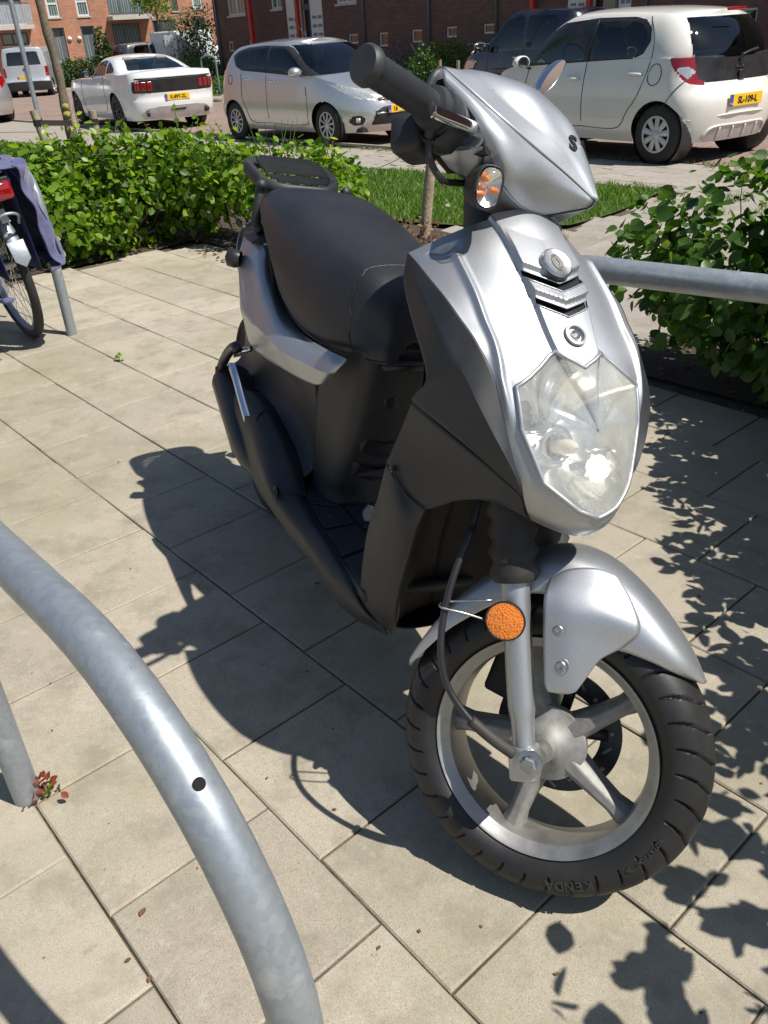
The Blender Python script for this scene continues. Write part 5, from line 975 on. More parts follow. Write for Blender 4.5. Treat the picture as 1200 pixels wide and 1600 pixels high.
def car(name,label,cat,S_,pos,head,group=None,detail=2,z=None):
    z=float(hz(*pos)) if z is None else z
    """S_: dict of the car's measurements; x from rear bumper forward"""
    o=empty(name,label,cat,(0,0,0),0,group); X=np.array([math.cos(head),math.sin(head),0]); Y=np.array([-X[1],X[0],0])
    # pos = ground point of the reference (left or right) rear wheel
    ax0,ay0=S_['ref']; org=np.array([pos[0],pos[1],0])-X*ax0-Y*ay0
    o.matrix_world=Matrix((X,Y,(0,0,1))).transposed().to_4x4(); o.matrix_world=Matrix.Translation((org[0],org[1],z))@o.matrix_world
    N2=S_.get('N',150)*detail//2; nr,nf=S_['n']; xn,yn=supern(nr,nf,N2,S_['L'],S_.get('ex',2.7)); xn=np.r_[xn,xn[::-1][1:-1]]; yn=np.r_[yn,-yn[::-1][1:-1]]; K=len(xn)
    I=lambda t,tab: np.interp(t,[a for a,_ in tab],[b for _,b in tab])
    def smooth(tab,xs):
        a=np.array(tab,float); d=cr(a,8); return np.interp(xs,d[:,0],d[:,1])
    zb=S_['zb']; rowsL=28*detail//2+6; rows=[]; W2=S_['W']/2
    def lower(s):
        z_=np.full(K,zb+.3)
        for _ in range(4):
            xr=smooth(S_['rear'],z_); xf=smooth(S_['front'],z_); x=(xr+xf)/2+xn*(xf-xr)/2; zt=smooth(S_['top'],x); z_=zb+(zt-zb)*s
        y=yn*W2*smooth(S_['side'],z_)*smooth(S_['plan'],x); return np.stack([x,y,z_],1)
    for s in np.linspace(0,1,rowsL): rows.append(lower(s))
    top=rows[-1]
    for k in (.985,.95,.85,.7,.5,.3,.12,.0):
        y=top[:,1]*k; zt=top[:,2]+S_.get('crown',.05)*(1-k*k)*np.clip(np.abs(top[:,1])/W2*1.6,0,1); rows.append(np.stack([top[:,0],y,zt],1))
    LB=np.array(rows); FL_=gridfaces(LB.shape[0],K,True)
    g=S_['gh']; gr=[]; belt=lambda x:smooth(S_['top'],x)
    xn2,yn2=supern(g.get('n',(.4,.5))[0],g.get('n',(.4,.5))[1],N2,g['x0'][1]-g['x0'][0],g.get('ex',2.7)); xn2=np.r_[xn2,xn2[::-1][1:-1]]; yn2=np.r_[yn2,-yn2[::-1][1:-1]]
    rg_=22*detail//2+4
    for s in np.linspace(0,1,rg_):
        c_=s**g.get('cv',1.12); xr=g['x0'][0]+(g['x1'][0]-g['x0'][0])*s**g.get('rcv',1.3); xf=g['x0'][1]+(g['x1'][1]-g['x0'][1])*c_
        x=(xr+xf)/2+xn2*(xf-xr)/2; yb=(W2*g['w0']); yt=(W2*g['w1']); y=yn2*(yb+(yt-yb)*s**1.5)*smooth(S_['plan'],x)*(1-.04*s)
        z0=belt(x)-.01; zr=smooth(S_['roof'],x); gr.append(np.stack([x,y,z0+(zr-.045-z0)*np.sin(s*1.35)/math.sin(1.35)],1))
    t=gr[-1]
    for k in (.97,.92,.84,.7,.5,.3,.12,0): gr.append(np.stack([t[:,0]+(.02*(1-k) if 0 else 0),t[:,1]*k,t[:,2]+(smooth(S_['roof'],t[:,0])-t[:,2])*(1-k**2.6)],1))
    GB=np.array(gr); FG=gridfaces(GB.shape[0],K,True)
    side=lambda c,n,s_: (n[:,1]*s_>.25)
    out=lambda n: n
    def mk(D,F,regs,body,tol):
        reg=[(nm,poly,ax,t) for nm,poly,ax,t,_,_ in regs]; 
        # outward normals
        V,lab=cut(D,F,reg,tol); P=V[F]; c=P.mean(1); nrm=np.cross(P[:,2]-P[:,0],P[:,3]-P[:,1]); ctr=np.array([S_['L']/2,0,.6]); f=F.copy()
        for k,(nm,poly,ax,t,mt,par) in enumerate(regs,1):
            if nm=='-' or not (lab==k).any(): continue
            v,ff=sub_mesh(V,f,lab==k); mesh(nm,v,ff,mt,o,auto=40)
        v,ff=sub_mesh(V,f,lab==0); return mesh(body,v,ff,S_['paint'],o,auto=32)
    sgn=1.
    R_=[]
    ra,fa,rw=S_['axles'][0],S_['axles'][1],S_['rw']
    for axx in (ra,fa):
        c=[(axx+(rw+.032)*math.cos(a),rw+(rw+.032)*math.sin(a)) for a in np.linspace(-.35,math.pi+.35,26)]
        R_.append(('-',c,(0,2),lambda c,n:np.abs(n[:,1])>.02*0+np.abs(n[:,0])*.6,None,None))
    def both(poly,nm,mt,thr=.5,ax=(0,2)):
        out=[]
        for s_ in (1,-1): out.append((nm,poly,ax,(lambda s_: lambda c,n:(c[:,1]*s_>0)&(np.abs(n[:,1])>=np.abs(n[:,0])*thr))(s_),mt,None))
        return out
    for nm,poly,mt,where in S_.get('lower',[]):
        if where=='side': R_+=both(poly,nm,mt,.45)
        elif where=='cornerf':
            for s_ in (1,-1): R_.append((nm,poly,(0,2),(lambda s_:lambda c,n:(c[:,1]*s_>.40)&(c[:,0]>S_['L']*.7))(s_),mt,None))
        elif where=='corner':
            for s_ in (1,-1): R_.append((nm,poly,(0,2),(lambda s_:lambda c,n:(c[:,1]*s_>.52)&(c[:,0]<.5))(s_),mt,None))
        elif where=='rear': R_.append((nm,poly,(1,2),lambda c,n:(c[:,0]<S_['L']*.3)&(np.abs(n[:,0])>np.abs(n[:,1])*.45),mt,None))
        elif where=='rear2':
            for s_ in (1,-1): R_.append((nm,[(a*s_,b) for a,b in poly],(1,2),(lambda s_:lambda c,n:(c[:,0]<S_.get('lampx',.26)))(s_),mt,None))
        elif where=='front2':
            for s_ in (1,-1): R_.append((nm,[(a*s_,b) for a,b in poly],(1,2),(lambda s_:lambda c,n:(c[:,0]>S_['L']*.72))(s_),mt,None))
        elif where=='front': R_.append((nm,poly,(1,2),lambda c,n:(c[:,0]>S_['L']*.7),mt,None))
    LOW=mk(LB,FL_,R_,'body',.03)
    R_=[]
    for nm,poly,mt,where in S_.get('upper',[]):
        if where=='side': R_+=both(poly,nm,mt,1.0)
        elif where=='rear': R_.append((nm,poly,(1,2),lambda c,n:(c[:,0]<S_['gh']['x1'][0]+.12)&(np.abs(n[:,0])>np.abs(n[:,1])*.8),mt,None))
        elif where=='front': R_.append((nm,poly,(1,2),lambda c,n:(c[:,0]>S_['gh']['x1'][1]-.06)&(np.abs(n[:,0])>np.abs(n[:,1])*.8),mt,None))
    UP=mk(GB,FG,R_,'cabin',.03)
    AV=np.concatenate([LB[:rowsL].reshape(-1,3),GB[:rg_].reshape(-1,3)])
    def sy(x,z_,s_=1):
        m=(AV[:,1]*s_>0); d=(AV[:,0]-x)**2+(AV[:,2]-z_)**2+(~m)*99-np.abs(AV[:,1])*.003; i=d.argmin(); return AV[i,1]
    def rx(y,z_,front=False):
        m=(AV[:,0]>S_['L']*.6) if front else (AV[:,0]<S_['L']*.4); d=(AV[:,1]-y)**2+(AV[:,2]-z_)**2+(~m)*99+(AV[:,0]*(-1 if front else 1))*.01; return AV[d.argmin(),0]
    # seams
    for path in S_.get('seams',[]):
        for s_ in (1,-1):
            P=cr(np.array(path,float),5); P3=[(x,sy(x,z_,s_)+.001*s_,z_) for x,z_ in P]; mb=MB(); mb.tube(cr(np.array(P3)[::2],2),.0045,5); mb.build('door_seam','trim',LOW)
    for x,z_ in S_.get('handles',[]):
        for s_ in (1,-1):
            y=sy(x,z_,s_); mb=MB(); mb.tube([(x-.09,y,z_),(x-.07,y+.025*s_,z_+.002),(x,y+.032*s_,z_+.004),(x+.07,y+.025*s_,z_+.004),(x+.09,y,z_+.004)],[.012,.015,.016,.015,.012],8); mb.build('door_handle',S_.get('handlemat',S_['paint']),o)
    x,z_=S_['mirror']
    for s_ in (1,-1):
        y=sy(x,z_,s_); mb=MB(); mb.tube(cr([(x,y-.03*s_,z_-.03),(x+.02,y+.06*s_,z_),(x+.02,y+.09*s_,z_+.01)],3),.02,8); mb.build('mirror_arm','trim',o)
        c=np.array([x+.02,y+.15*s_,z_+.045]); secs=[]
        for dx,k_ in ((-.055,.85),(-.05,1),(0,1.02),(.045,.8),(.07,.4),(.075,.02)): secs.append([c+np.array([dx,.105*k_*math.cos(a),.07*k_*math.sin(a)]) for a in np.linspace(0,2*math.pi,20,endpoint=False)])
        mr=mesh('wing_mirror',np.array(secs),gridfaces(6,20,True),S_.get('mirrormat',S_['paint']),o); mb=MB(); mb.lathe([(0,.0001),(0,.06)],c+np.array([-.055,0,0]),(1,0,0),20); m_=mb.build('mirror_glass','chrome',mr)
    # wheels
    tw=S_.get('tw',.19)
    for axx in (ra,fa):
        for s_ in (1,-1):
            ys=abs(sy(axx,rw*2+.05)); yo=(ys-.035)*s_; c=np.array([axx,yo,rw]); w=empty('wheel','',''); 
            for k_ in ('label','category'): 
                if k_ in w: del w[k_]
            w.parent=o; w.location=tuple(c)
            mb=MB(); R=rw; q_=.62*R; prof=[(0,q_),(.008,q_+.02),(.012,R-.045),(-.004,R-.012),(-.02,R-.001),(-.05,R)]; prof=prof+[(-tw-a,b) for a,b in prof[::-1]]
            mb.lathe([(a,b) for a,b in prof],(0,0,0),(0,s_,0),44); mb.build('tyre','carrubber',w,auto=40)
            mb=MB(); mb.lathe([(-.03,.0001),(-.03,q_*.98)],(0,0,0),(0,s_,0),36); mb.lathe([(-.03,q_),(.004,q_+.004),(.006,q_-.008),(-.03,q_-.012)],(0,0,0),(0,s_,0),44); mb.build('rim_barrel','trim' if S_.get('spoke','x')!='cap' else 'trim',w,auto=40)
            ns=S_['spokes']; sm_=S_['rimmat']; mb=MB(); mb.lathe([(-.005,q_-.001),(.008,q_),(.009,q_-.018),(-.005,q_-.022)],(0,0,0),(0,s_,0),44); mb.build('rim_edge',sm_,w,auto=40)
            for k in range(ns):
                a=2*math.pi*k/ns+.2; d=np.array([math.cos(a),0,math.sin(a)]); e=np.array([-math.sin(a),0,math.cos(a)]); wi,wo=S_['spw']; nn=np.array([0,s_,0]); mb=MB(); Pp=[]
                for r_,w_,h_ in ((.03,wi,.004),(q_*.5,(wi+wo)*.5,.010),(q_*.97,wo,.002)): Pp+= [d*r_+e*w_+nn*(h_-.008),d*r_+e*w_*.5+nn*h_,d*r_-e*w_*.5+nn*h_,d*r_-e*w_+nn*(h_-.008)]
                mb.add(np.array(Pp),[(i*4+j,i*4+j+1,(i+1)*4+j+1,(i+1)*4+j) for i in (0,1) for j in (0,1,2)]); mb.build('spoke',sm_,w,auto=40)
            mb=MB(); mb.lathe([(-.02,.05),(.006,.048),(.014,.032),(.016,.0001)],(0,0,0),(0,s_,0),20); mb.build('hub_cap',sm_,w,auto=40)
            mb=MB(); mb.lathe([(-.02,rw+.030),(-.04-tw,rw+.035),(-.04-tw,.02)],(axx,(ys-.03)*s_,rw),(0,s_,0),40); mb.build('wheel_arch_liner','trim',o)
    # underside, interior
    mb=MB(); mb.box((S_['L']/2,0,zb+.03),(S_['L']*.9,S_['W']*.72,.05)); mb.build('floor_pan','trim',o,smooth=False)
    if S_.get('seats',True):
        for sx,n_ in ((fa-1.25,2),(ra+.45,2)):
            for s_ in (1,-1):
                zc=float(belt(sx)); mb=MB(); mb.box((sx,.36*s_,zc-.06),(.12,.46,.44)); mb.box((sx-.03,.36*s_,zc+.24),(.09,.24,.15)); mb.build('seat',S_.get('seatmat','seatcloth'),o,bevel=.04)
        mb=MB(); mb.lathe([(0,.17),(.02,.185),(.0,.20),(-.02,.185)],(fa-.72,.36,float(belt(fa-.8))+.02),(1,0,-.5),24,closed=True); mb.build('steering_wheel','trim',o)
    for kind,args in S_.get('extra',[]): kind(o,LOW,sy,rx,*args)
    return o
def plate(o,LOW,sy,rx,s,z_,front=False,y0=0,w_=.52,h=.115,tilt=0,size=.088):
    x=rx(y0,z_,front); sx=1 if front else -1; x+=sx*.012; fx=np.array([0,sx,0]); up=np.array([0,0,1]); 
    mb=MB(); mb.box((x,y0,z_),(.012,w_,h)); p=mb.build('number_plate','yellow',o,smooth=False,bevel=.004); mb=MB(); mb.box((x+sx*.0075,y0-sx*(w_/2-.025),z_),(.003,.045,h-.006)); mb.build('plate_band','blue',p,smooth=False)
    if s: text('plate_lettering',s,'ink',p,frame4((x+sx*.0075,y0+sx*(.02-(.135 if s=='16' else 0)),z_-.004),fx,up),size,.0015,bold=.0025)
    text('plate_country','NL','white',p,frame4((x+sx*.0095,y0-sx*(w_/2-.025),z_-.03),fx,up),.03,.0008)
def strip(o,LOW,sy,rx,name,mat,pts,r,rear=True):
    P=[]
    for y,z_ in pts: P.append((rx(y,z_,not rear)+(.004 if not rear else -.004),y,z_))
    mb=MB(); mb.tube(cr(np.array(P),4),r,8); mb.build(name,mat,o)
def blob(o,LOW,sy,rx,name,mat,c,size,R=None,bev=.01):
    mb=MB(); mb.box(c,size,R); mb.build(name,mat,o,bevel=bev)
def panelr(o,LOW,sy,rx,name,mat,poly,off=.004,front=False,n=14):
    """thin panel following the tail or nose, outline in (y,z)"""
    P=np.array(poly,float); lo,hi=P.min(0),P.max(0); ys=np.linspace(lo[0],hi[0],n*2+1); zs=np.linspace(lo[1],hi[1],n+1); s=1 if front else -1
    D=np.array([[(rx(a,b,front)+s*off,a,b) for a in ys] for b in zs]); F=gridfaces(*D.shape[:2]); V,lab=cut(D,F,[('a',P,(1,2),lambda c,n:np.ones(len(c),bool))],(hi[0]-lo[0])/n*.6); v,f=sub_mesh(V,F,lab==1); mesh(name,v,f,mat,o,auto=40,solid=.006,offset=0)
def rtext(o,LOW,sy,rx,s,y,z_,size,mat='chrome',front=False,off=.012):
    x=rx(y,z_,front); sx=1 if front else -1; text('badge_lettering',s,mat,o,frame4((x+sx*off,y,z_),(0,sx,0),(0,0,1)),size,.002,bold=.001)
def rod(o,LOW,sy,rx,name,mat,a,b,r):
    mb=MB(); mb.tube([a,b],r,8); mb.build(name,mat,o)
def lion(o,LOW,sy,rx,y,z_,h,mat='chrome'):
    """small upright animal emblem"""
    x=rx(y,z_)-.014; P=np.array([(-.30,0),(-.12,0),(-.02,.28),(.10,.0),(.30,0),(.16,.34),(.20,.52),(.34,.50),(.32,.62),(.10,.64),(.06,.72),(.30,.72),(.28,.84),(.04,.84),(-.06,1.0),(-.26,.92),(-.34,.74),(-.20,.66),(-.24,.46),(-.10,.36)])*h; mb=MB(); mb.prism(P,(x,y,z_),(0,-1,0),(0,0,1),.004); mb.build('badge',mat,o,smooth=False)
HEAD=math.atan2(TU[1],TU[0])       # direction of the street
PEG=dict(L=3.475,W=1.615,H=1.46,N=190,n=(.36,.85),zb=.20,ref=(.435,.77),axles=(.455,2.795),rw=.288,paint='white',
 rear=[(.1,.10),(.25,.045),(.45,.0),(.60,.0),(.72,.06),(.85,.10),(1.05,.13)],front=[(.1,3.36),(.3,3.46),(.5,3.475),(.68,3.42),(.8,3.34),(1.05,3.2)],
 top=[(0,.97),(.3,.985),(.9,.985),(1.8,.955),(2.4,.93),(2.75,.915),(3.0,.86),(3.2,.79),(3.36,.70),(3.5,.6)],side=[(.1,.88),(.22,.93),(.35,.985),(.55,1.0),(.75,.985),(.95,.94),(1.1,.91)],plan=[(0,.955),(.5,1.0),(1.5,1.0),(2.8,.985),(3.5,.93)],crown=.035,
 gh=dict(x0=(.115,2.92),x1=(.40,2.12),w0=.925,w1=.69,n=(.50,.62),cv=1.05,rcv=1.5),roof=[(.0,1.22),(.2,1.32),(.45,1.395),(.9,1.442),(1.5,1.462),(2.0,1.445),(2.5,1.35),(3,1.2)],
 upper=[('side_window_frame',[(2.84,.90),(2.60,1.05),(2.28,1.24),(2.02,1.345),(1.5,1.375),(1.0,1.365),(.84,1.335),(.73,1.26),(.68,1.14),(.74,1.03),(.86,.985),(1.5,.965),(2.3,.93)],'trim','side'),
  ('front_side_window',[(2.52,.955),(2.36,1.08),(2.12,1.24),(1.98,1.31),(1.56,1.335),(1.56,.98)],'carglass','side'),('rear_side_window',[(1.47,.985),(1.47,1.338),(1.0,1.33),(.87,1.30),(.77,1.23),(.73,1.14),(.78,1.04),(.88,1.0)],'carglass','side'),
  ('rear_window',[(-.60,.93),(-.56,1.18),(-.49,1.33),(.49,1.33),(.56,1.18),(.60,.93)],'carglass','rear'),('windscreen',[(-.72,.9),(-.60,1.38),(.60,1.38),(.72,.9)],'carglass','front')],
 lower=[('tail_lamp',[(-.1,.73),(.10,.725),(.20,.76),(.31,.86),(.385,.97),(.36,1.04),(-.1,1.04)],'redlamp','corner'),('reversing_lamp',[(.20,.79),(.29,.87),(.30,.90),(.22,.905),(.18,.86)],'clearlamp','side'),('tailgate_glass',[(-.575,.79),(-.50,.755),(.50,.755),(.575,.79),(.60,1.02),(-.60,1.02)],'blackgloss','rear'),
  ('rear_diffuser',[(-.45,.20),(-.52,.245),(-.40,.335),(.40,.335),(.52,.245),(.45,.20)],'hub','rear'),('headlamp',[(.42,.62),(.50,.74),(.78,.80),(.80,.68)],'clearlamp','front2'),('grille',[(-.35,.42),(-.45,.58),(.45,.58),(.35,.42)],'trim','front')],
 seams=[[(1.50,1.38),(1.50,.96),(1.51,.6),(1.50,.33)],[(1.50,.33),(2.0,.31),(2.45,.33)],[(1.50,.33),(1.1,.32),(.93,.36),(.84,.50),(.74,.62),(.66,.80),(.62,1.0),(.66,1.2),(.80,1.36)],[(2.45,.33),(2.47,.6),(2.42,.9)],[(.40,.52),(.30,.66),(.20,.80)],[(.62,.86),(.57,.93),(.50,.93),(.455,.86),(.47,.78),(.54,.745),(.605,.78),(.62,.86)]],
 handles=[(1.66,.80),(.78,.845)],mirror=(2.40,.93),spokes=9,spw=(.020,.034),rimmat='hub',
 extra=[(plate,('SL-109-L',.575)),(lion,(0,.90,.085)),(rtext,('PEUGEOT',0,.873,.034)),(blob,('tailgate_handle','blackgloss',(.075,0,.80),(.03,.10,.09))),(blob,('high_brake_lamp','redlamp',(.235,0,1.385),(.02,.30,.032))),
  (strip,('rear_wiper','trim',[(-.02,.975),(-.14,1.0),(-.30,1.02)],.012)),(strip,('bumper_crease','white',[(-.7,.42),(-.3,.45),(0,.455),(.3,.45),(.7,.42)],.008)),(strip,('diffuser_edge','white',[(-.50,.25),(-.40,.342),(.0,.348),(.40,.342),(.50,.25)],.012))]+[(strip,('diffuser_rib','white',[(a,.22),(a,.335)],.011)) for a in (-.3,-.1,.1,.3)])
FIE=dict(L=3.95,W=1.722,H=1.481,N=160,n=(.42,.95),zb=.19,ref=(.66,-.79),axles=(.66,3.149),rw=.30,paint='carsilver',
 rear=[(.1,.12),(.3,.03),(.5,.0),(.7,.03),(.9,.10),(1.1,.17)],front=[(.1,3.84),(.28,3.93),(.45,3.95),(.62,3.90),(.75,3.83),(.9,3.68),(1.1,3.5)],
 top=[(0,1.05),(.3,1.07),(.9,1.06),(1.8,1.01),(2.6,.96),(2.95,.955),(3.2,.90),(3.5,.82),(3.75,.72),(3.95,.60)],side=[(.1,.86),(.2,.92),(.35,.975),(.55,1.0),(.78,.98),(.95,.95),(1.1,.91)],plan=[(0,.94),(.6,1.0),(1.5,1.0),(3.1,.99),(3.95,.86)],crown=.05,
 gh=dict(x0=(.15,3.22),x1=(.50,2.12),w0=.92,w1=.70,n=(.45,.70),cv=1.05,rcv=1.4),roof=[(0,1.25),(.3,1.36),(.6,1.43),(1.2,1.475),(1.7,1.481),(2.2,1.45),(2.8,1.3),(3.2,1.15)],
 upper=[('side_window_frame',[(3.02,.96),(2.75,1.12),(2.40,1.29),(2.10,1.375),(1.5,1.40),(1.0,1.385),(.75,1.34),(.64,1.27),(.78,1.12),(.95,1.06),(1.6,1.02),(2.4,.97)],'trim','side'),('front_side_window',[(2.62,1.0),(2.45,1.14),(2.25,1.26),(2.08,1.34),(1.70,1.365),(1.70,1.04)],'carglass','side'),('rear_side_window',[(1.62,1.05),(1.62,1.368),(1.12,1.355),(1.12,1.075)],'carglass','side'),('quarter_window',[(1.08,1.085),(1.08,1.35),(.85,1.33),(.72,1.27),(.82,1.14),(.95,1.09)],'carglass','side'),
  ('rear_window',[(-.58,1.08),(-.50,1.38),(.50,1.38),(.58,1.08)],'carglass','rear'),('windscreen',[(-.75,.94),(-.70,1.08),(-.58,1.385),(.58,1.385),(.70,1.08),(.75,.94)],'carglass','front')],
 lower=[('tail_lamp',[(-.1,.78),(.12,.80),(.27,.95),(.30,1.12),(-.1,1.12)],'redlamp','corner'),('headlamp',[(3.22,.86),(3.45,.83),(3.72,.76),(4.0,.70),(4.0,.60),(3.66,.66)],'clearlamp','cornerf'),
  ('lower_grille',[(-.48,.29),(-.42,.47),(-.30,.53),(.30,.53),(.42,.47),(.48,.29)],'trim','front'),('upper_grille',[(-.36,.60),(-.36,.655),(.36,.655),(.36,.60)],'trim','front'),('fog_lamp_surround',[(.57,.30),(.55,.38),(.60,.43),(.68,.42),(.71,.35),(.66,.29)],'trim','front2')],
 seams=[[(1.66,1.40),(1.66,1.0),(1.68,.6),(1.66,.30)],[(1.66,.30),(2.2,.28),(2.72,.30)],[(1.66,.30),(1.3,.29),(1.12,.34),(1.06,.50),(.96,.66),(.95,.9),(.93,1.04)],[(2.72,.30),(2.76,.6),(2.70,.95)],[(.66,.98),(.60,1.0),(.54,.96),(.56,.88),(.63,.86),(.67,.92),(.66,.98)]],
 handles=[(1.84,.90),(1.15,.93)],handlemat='chrome',mirror=(2.62,.98),spokes=10,spw=(.012,.020),rimmat='hub',
 extra=[(plate,('16',.49,True,0,.50,.11)),(strip,('grille_bar','carsilver',[(-.42,.44),(0,.45),(.42,.44)],.014,False)),(strip,('chrome_strip','chrome',[(-.34,.63),(0,.64),(.34,.63)],.01,False))]
  +[(strip,('fog_lamp','clearlamp',[(a-.02,.36),(a+.02,.36)],.035,False)) for a in (-.63,.63)])
MUS=dict(L=4.784,W=1.92,H=1.381,N=140,n=(.38,.9),zb=.20,ref=(1.10,.86),axles=(1.10,3.82),rw=.345,paint='coldwhite',tw=.25,
 rear=[(.1,.18),(.3,.07),(.5,.03),(.62,.04),(.75,.02),(.95,.0),(1.1,.05)],front=[(.1,4.66),(.3,4.75),(.5,4.784),(.7,4.70),(.85,4.5),(1.1,4.3)],
 top=[(0,1.03),(.25,1.045),(.6,1.03),(1.1,1.04),(1.6,1.02),(2.4,.96),(3.3,.95),(3.8,.93),(4.3,.86),(4.6,.76),(4.78,.65)],side=[(.1,.86),(.2,.92),(.35,.965),(.55,.985),(.75,1.0),(.9,.985),(1.1,.95)],plan=[(0,.93),(.6,.985),(1.1,1.0),(2.2,.965),(3.8,.99),(4.7,.9)],crown=.05,
 gh=dict(x0=(.42,3.28),x1=(1.55,2.45),w0=.86,w1=.62,n=(.75,.75),cv=1.05,rcv=1.0),roof=[(.3,1.05),(.8,1.20),(1.3,1.325),(1.8,1.375),(2.2,1.381),(2.6,1.34),(3.1,1.15)],
 upper=[('side_window',[(2.95,1.0),(2.72,1.13),(2.45,1.25),(2.1,1.295),(1.82,1.28),(1.80,1.03),(2.3,1.0)],'carglass','side'),('louvred_quarter_window',[(1.76,1.045),(1.76,1.27),(1.55,1.22),(1.28,1.13),(1.22,1.08),(1.35,1.06)],'trim','side'),
  ('rear_window',[(-.62,1.09),(-.45,1.315),(.45,1.315),(.62,1.09)],'carglass','rear'),('windscreen',[(-.75,.96),(-.55,1.31),(.55,1.31),(.75,.96)],'carglass','front')],
 lower=[('tail_panel',[(-.86,.76),(-.84,.70),(-.50,.69),(.50,.69),(.84,.70),(.86,.76),(.85,.90),(.70,.925),(-.70,.925),(-.85,.90)],'blackgloss','rear'),('rear_valance',[(-.70,.22),(-.76,.32),(-.60,.42),(-.35,.44),(.35,.44),(.60,.42),(.76,.32),(.70,.22)],'hub','rear'),('headlamp',[(.55,.62),(.55,.75),(.9,.78),(.9,.62)],'clearlamp','front2')],
 seams=[[(1.70,1.03),(1.66,.8),(1.70,.45),(1.85,.33)],[(1.85,.33),(2.6,.31),(3.15,.34)],[(3.15,.34),(3.18,.6),(3.12,.95)]],handles=[(1.92,.86)],mirror=(2.78,1.0),mirrormat='trim',spokes=10,spw=(.014,.02),rimmat='darkalloy',seatmat='beige',
 extra=[(plate,('K-897-ZL',.60,False,0,.52,.12)),(rtext,('',0,0.8,.1))]+[(panelr,('tail_lamp_bar','redlamp',[(s_*(.50+.115*k),.735),(s_*(.585+.115*k),.735),(s_*(.585+.115*k),.895),(s_*(.50+.115*k),.895)],.012,False,6)) for k in range(3) for s_ in (1,-1)]+
  [(panelr,('rear_spoiler_edge','trim',[(-.80,.93),(-.80,.96),(.80,.96),(.80,.93)],.006,False,6)),(panelr,('rear_vent','trim',[(-.14,.35),(-.17,.39),(.17,.39),(.14,.35)],.006,False,6))])
MUS['extra']+=[(strip,('exhaust_tip','trim',[(s_*.60,.33),(s_*.66,.33)],.058)) for s_ in (1,-1)]
FIE['extra']+=[(rod,('aerial','trim',(1.75,0,1.47),(1.45,0,1.74),.006))]
MUS['extra']=[e for e in MUS['extra'] if e[0] is not rtext]
BLK=dict(L=3.80,W=1.70,H=1.76,N=130,n=(.38,.85),zb=.20,ref=(.55,.79),axles=(.55,2.95),rw=.29,paint='navy',
 rear=[(.1,.10),(.3,.02),(.6,.0),(.9,.06),(1.1,.10)],front=[(.1,3.6),(.3,3.73),(.5,3.75),(.7,3.70),(.85,3.6),(1.1,3.4)],top=[(0,.97),(.5,1.0),(1.2,1.0),(2.2,.98),(2.75,.99),(3.1,.94),(3.4,.86),(3.6,.75),(3.75,.62)],side=[(.1,.88),(.25,.94),(.5,1.0),(.8,.98),(1.1,.92)],plan=[(0,.94),(.6,1.0),(2.9,1.0),(3.75,.9)],
 gh=dict(x0=(.08,3.10),x1=(.32,2.15),w0=.92,w1=.74,n=(.4,.6)),roof=[(0,1.58),(.4,1.70),(1.0,1.75),(1.6,1.76),(2.1,1.72),(2.7,1.45),(3.1,1.18)],
 upper=[('front_side_window',[(2.76,1.02),(2.52,1.24),(2.25,1.48),(2.05,1.60),(1.62,1.63),(1.62,1.03)],'carglass','side'),('rear_side_window',[(1.54,1.03),(1.54,1.63),(.85,1.61),(.72,1.5),(.72,1.06)],'carglass','side'),('rear_window',[(-.6,1.0),(-.52,1.4),(.52,1.4),(.6,1.0)],'carglass','rear'),('windscreen',[(-.72,.98),(-.58,1.43),(.58,1.43),(.72,.98)],'carglass','front')],
 lower=[('headlamp',[(.45,.62),(.50,.76),(.82,.84),(.84,.66)],'clearlamp','front2'),('grille',[(-.4,.35),(-.4,.5),(.4,.5),(.4,.35)],'trim','front')],
 seams=[[(1.58,1.44),(1.58,1.0),(1.58,.35)],[(2.55,.33),(2.60,.6),(2.55,.98)]],handles=[(1.75,.86),(.95,.88)],handlemat='chrome',mirror=(2.55,1.02),spokes=7,spw=(.02,.035),rimmat='hub',
 extra=[(panelr,('tall_tail_lamp','redlamp',[(s_*.66,.95),(s_*.76,.95),(s_*.68,1.38),(s_*.58,1.38)],.03,False,6)) for s_ in (1,-1)]+[(blob,('side_repeater','clearlamp',(2.95,.815,.80),(.09,.03,.045)))])
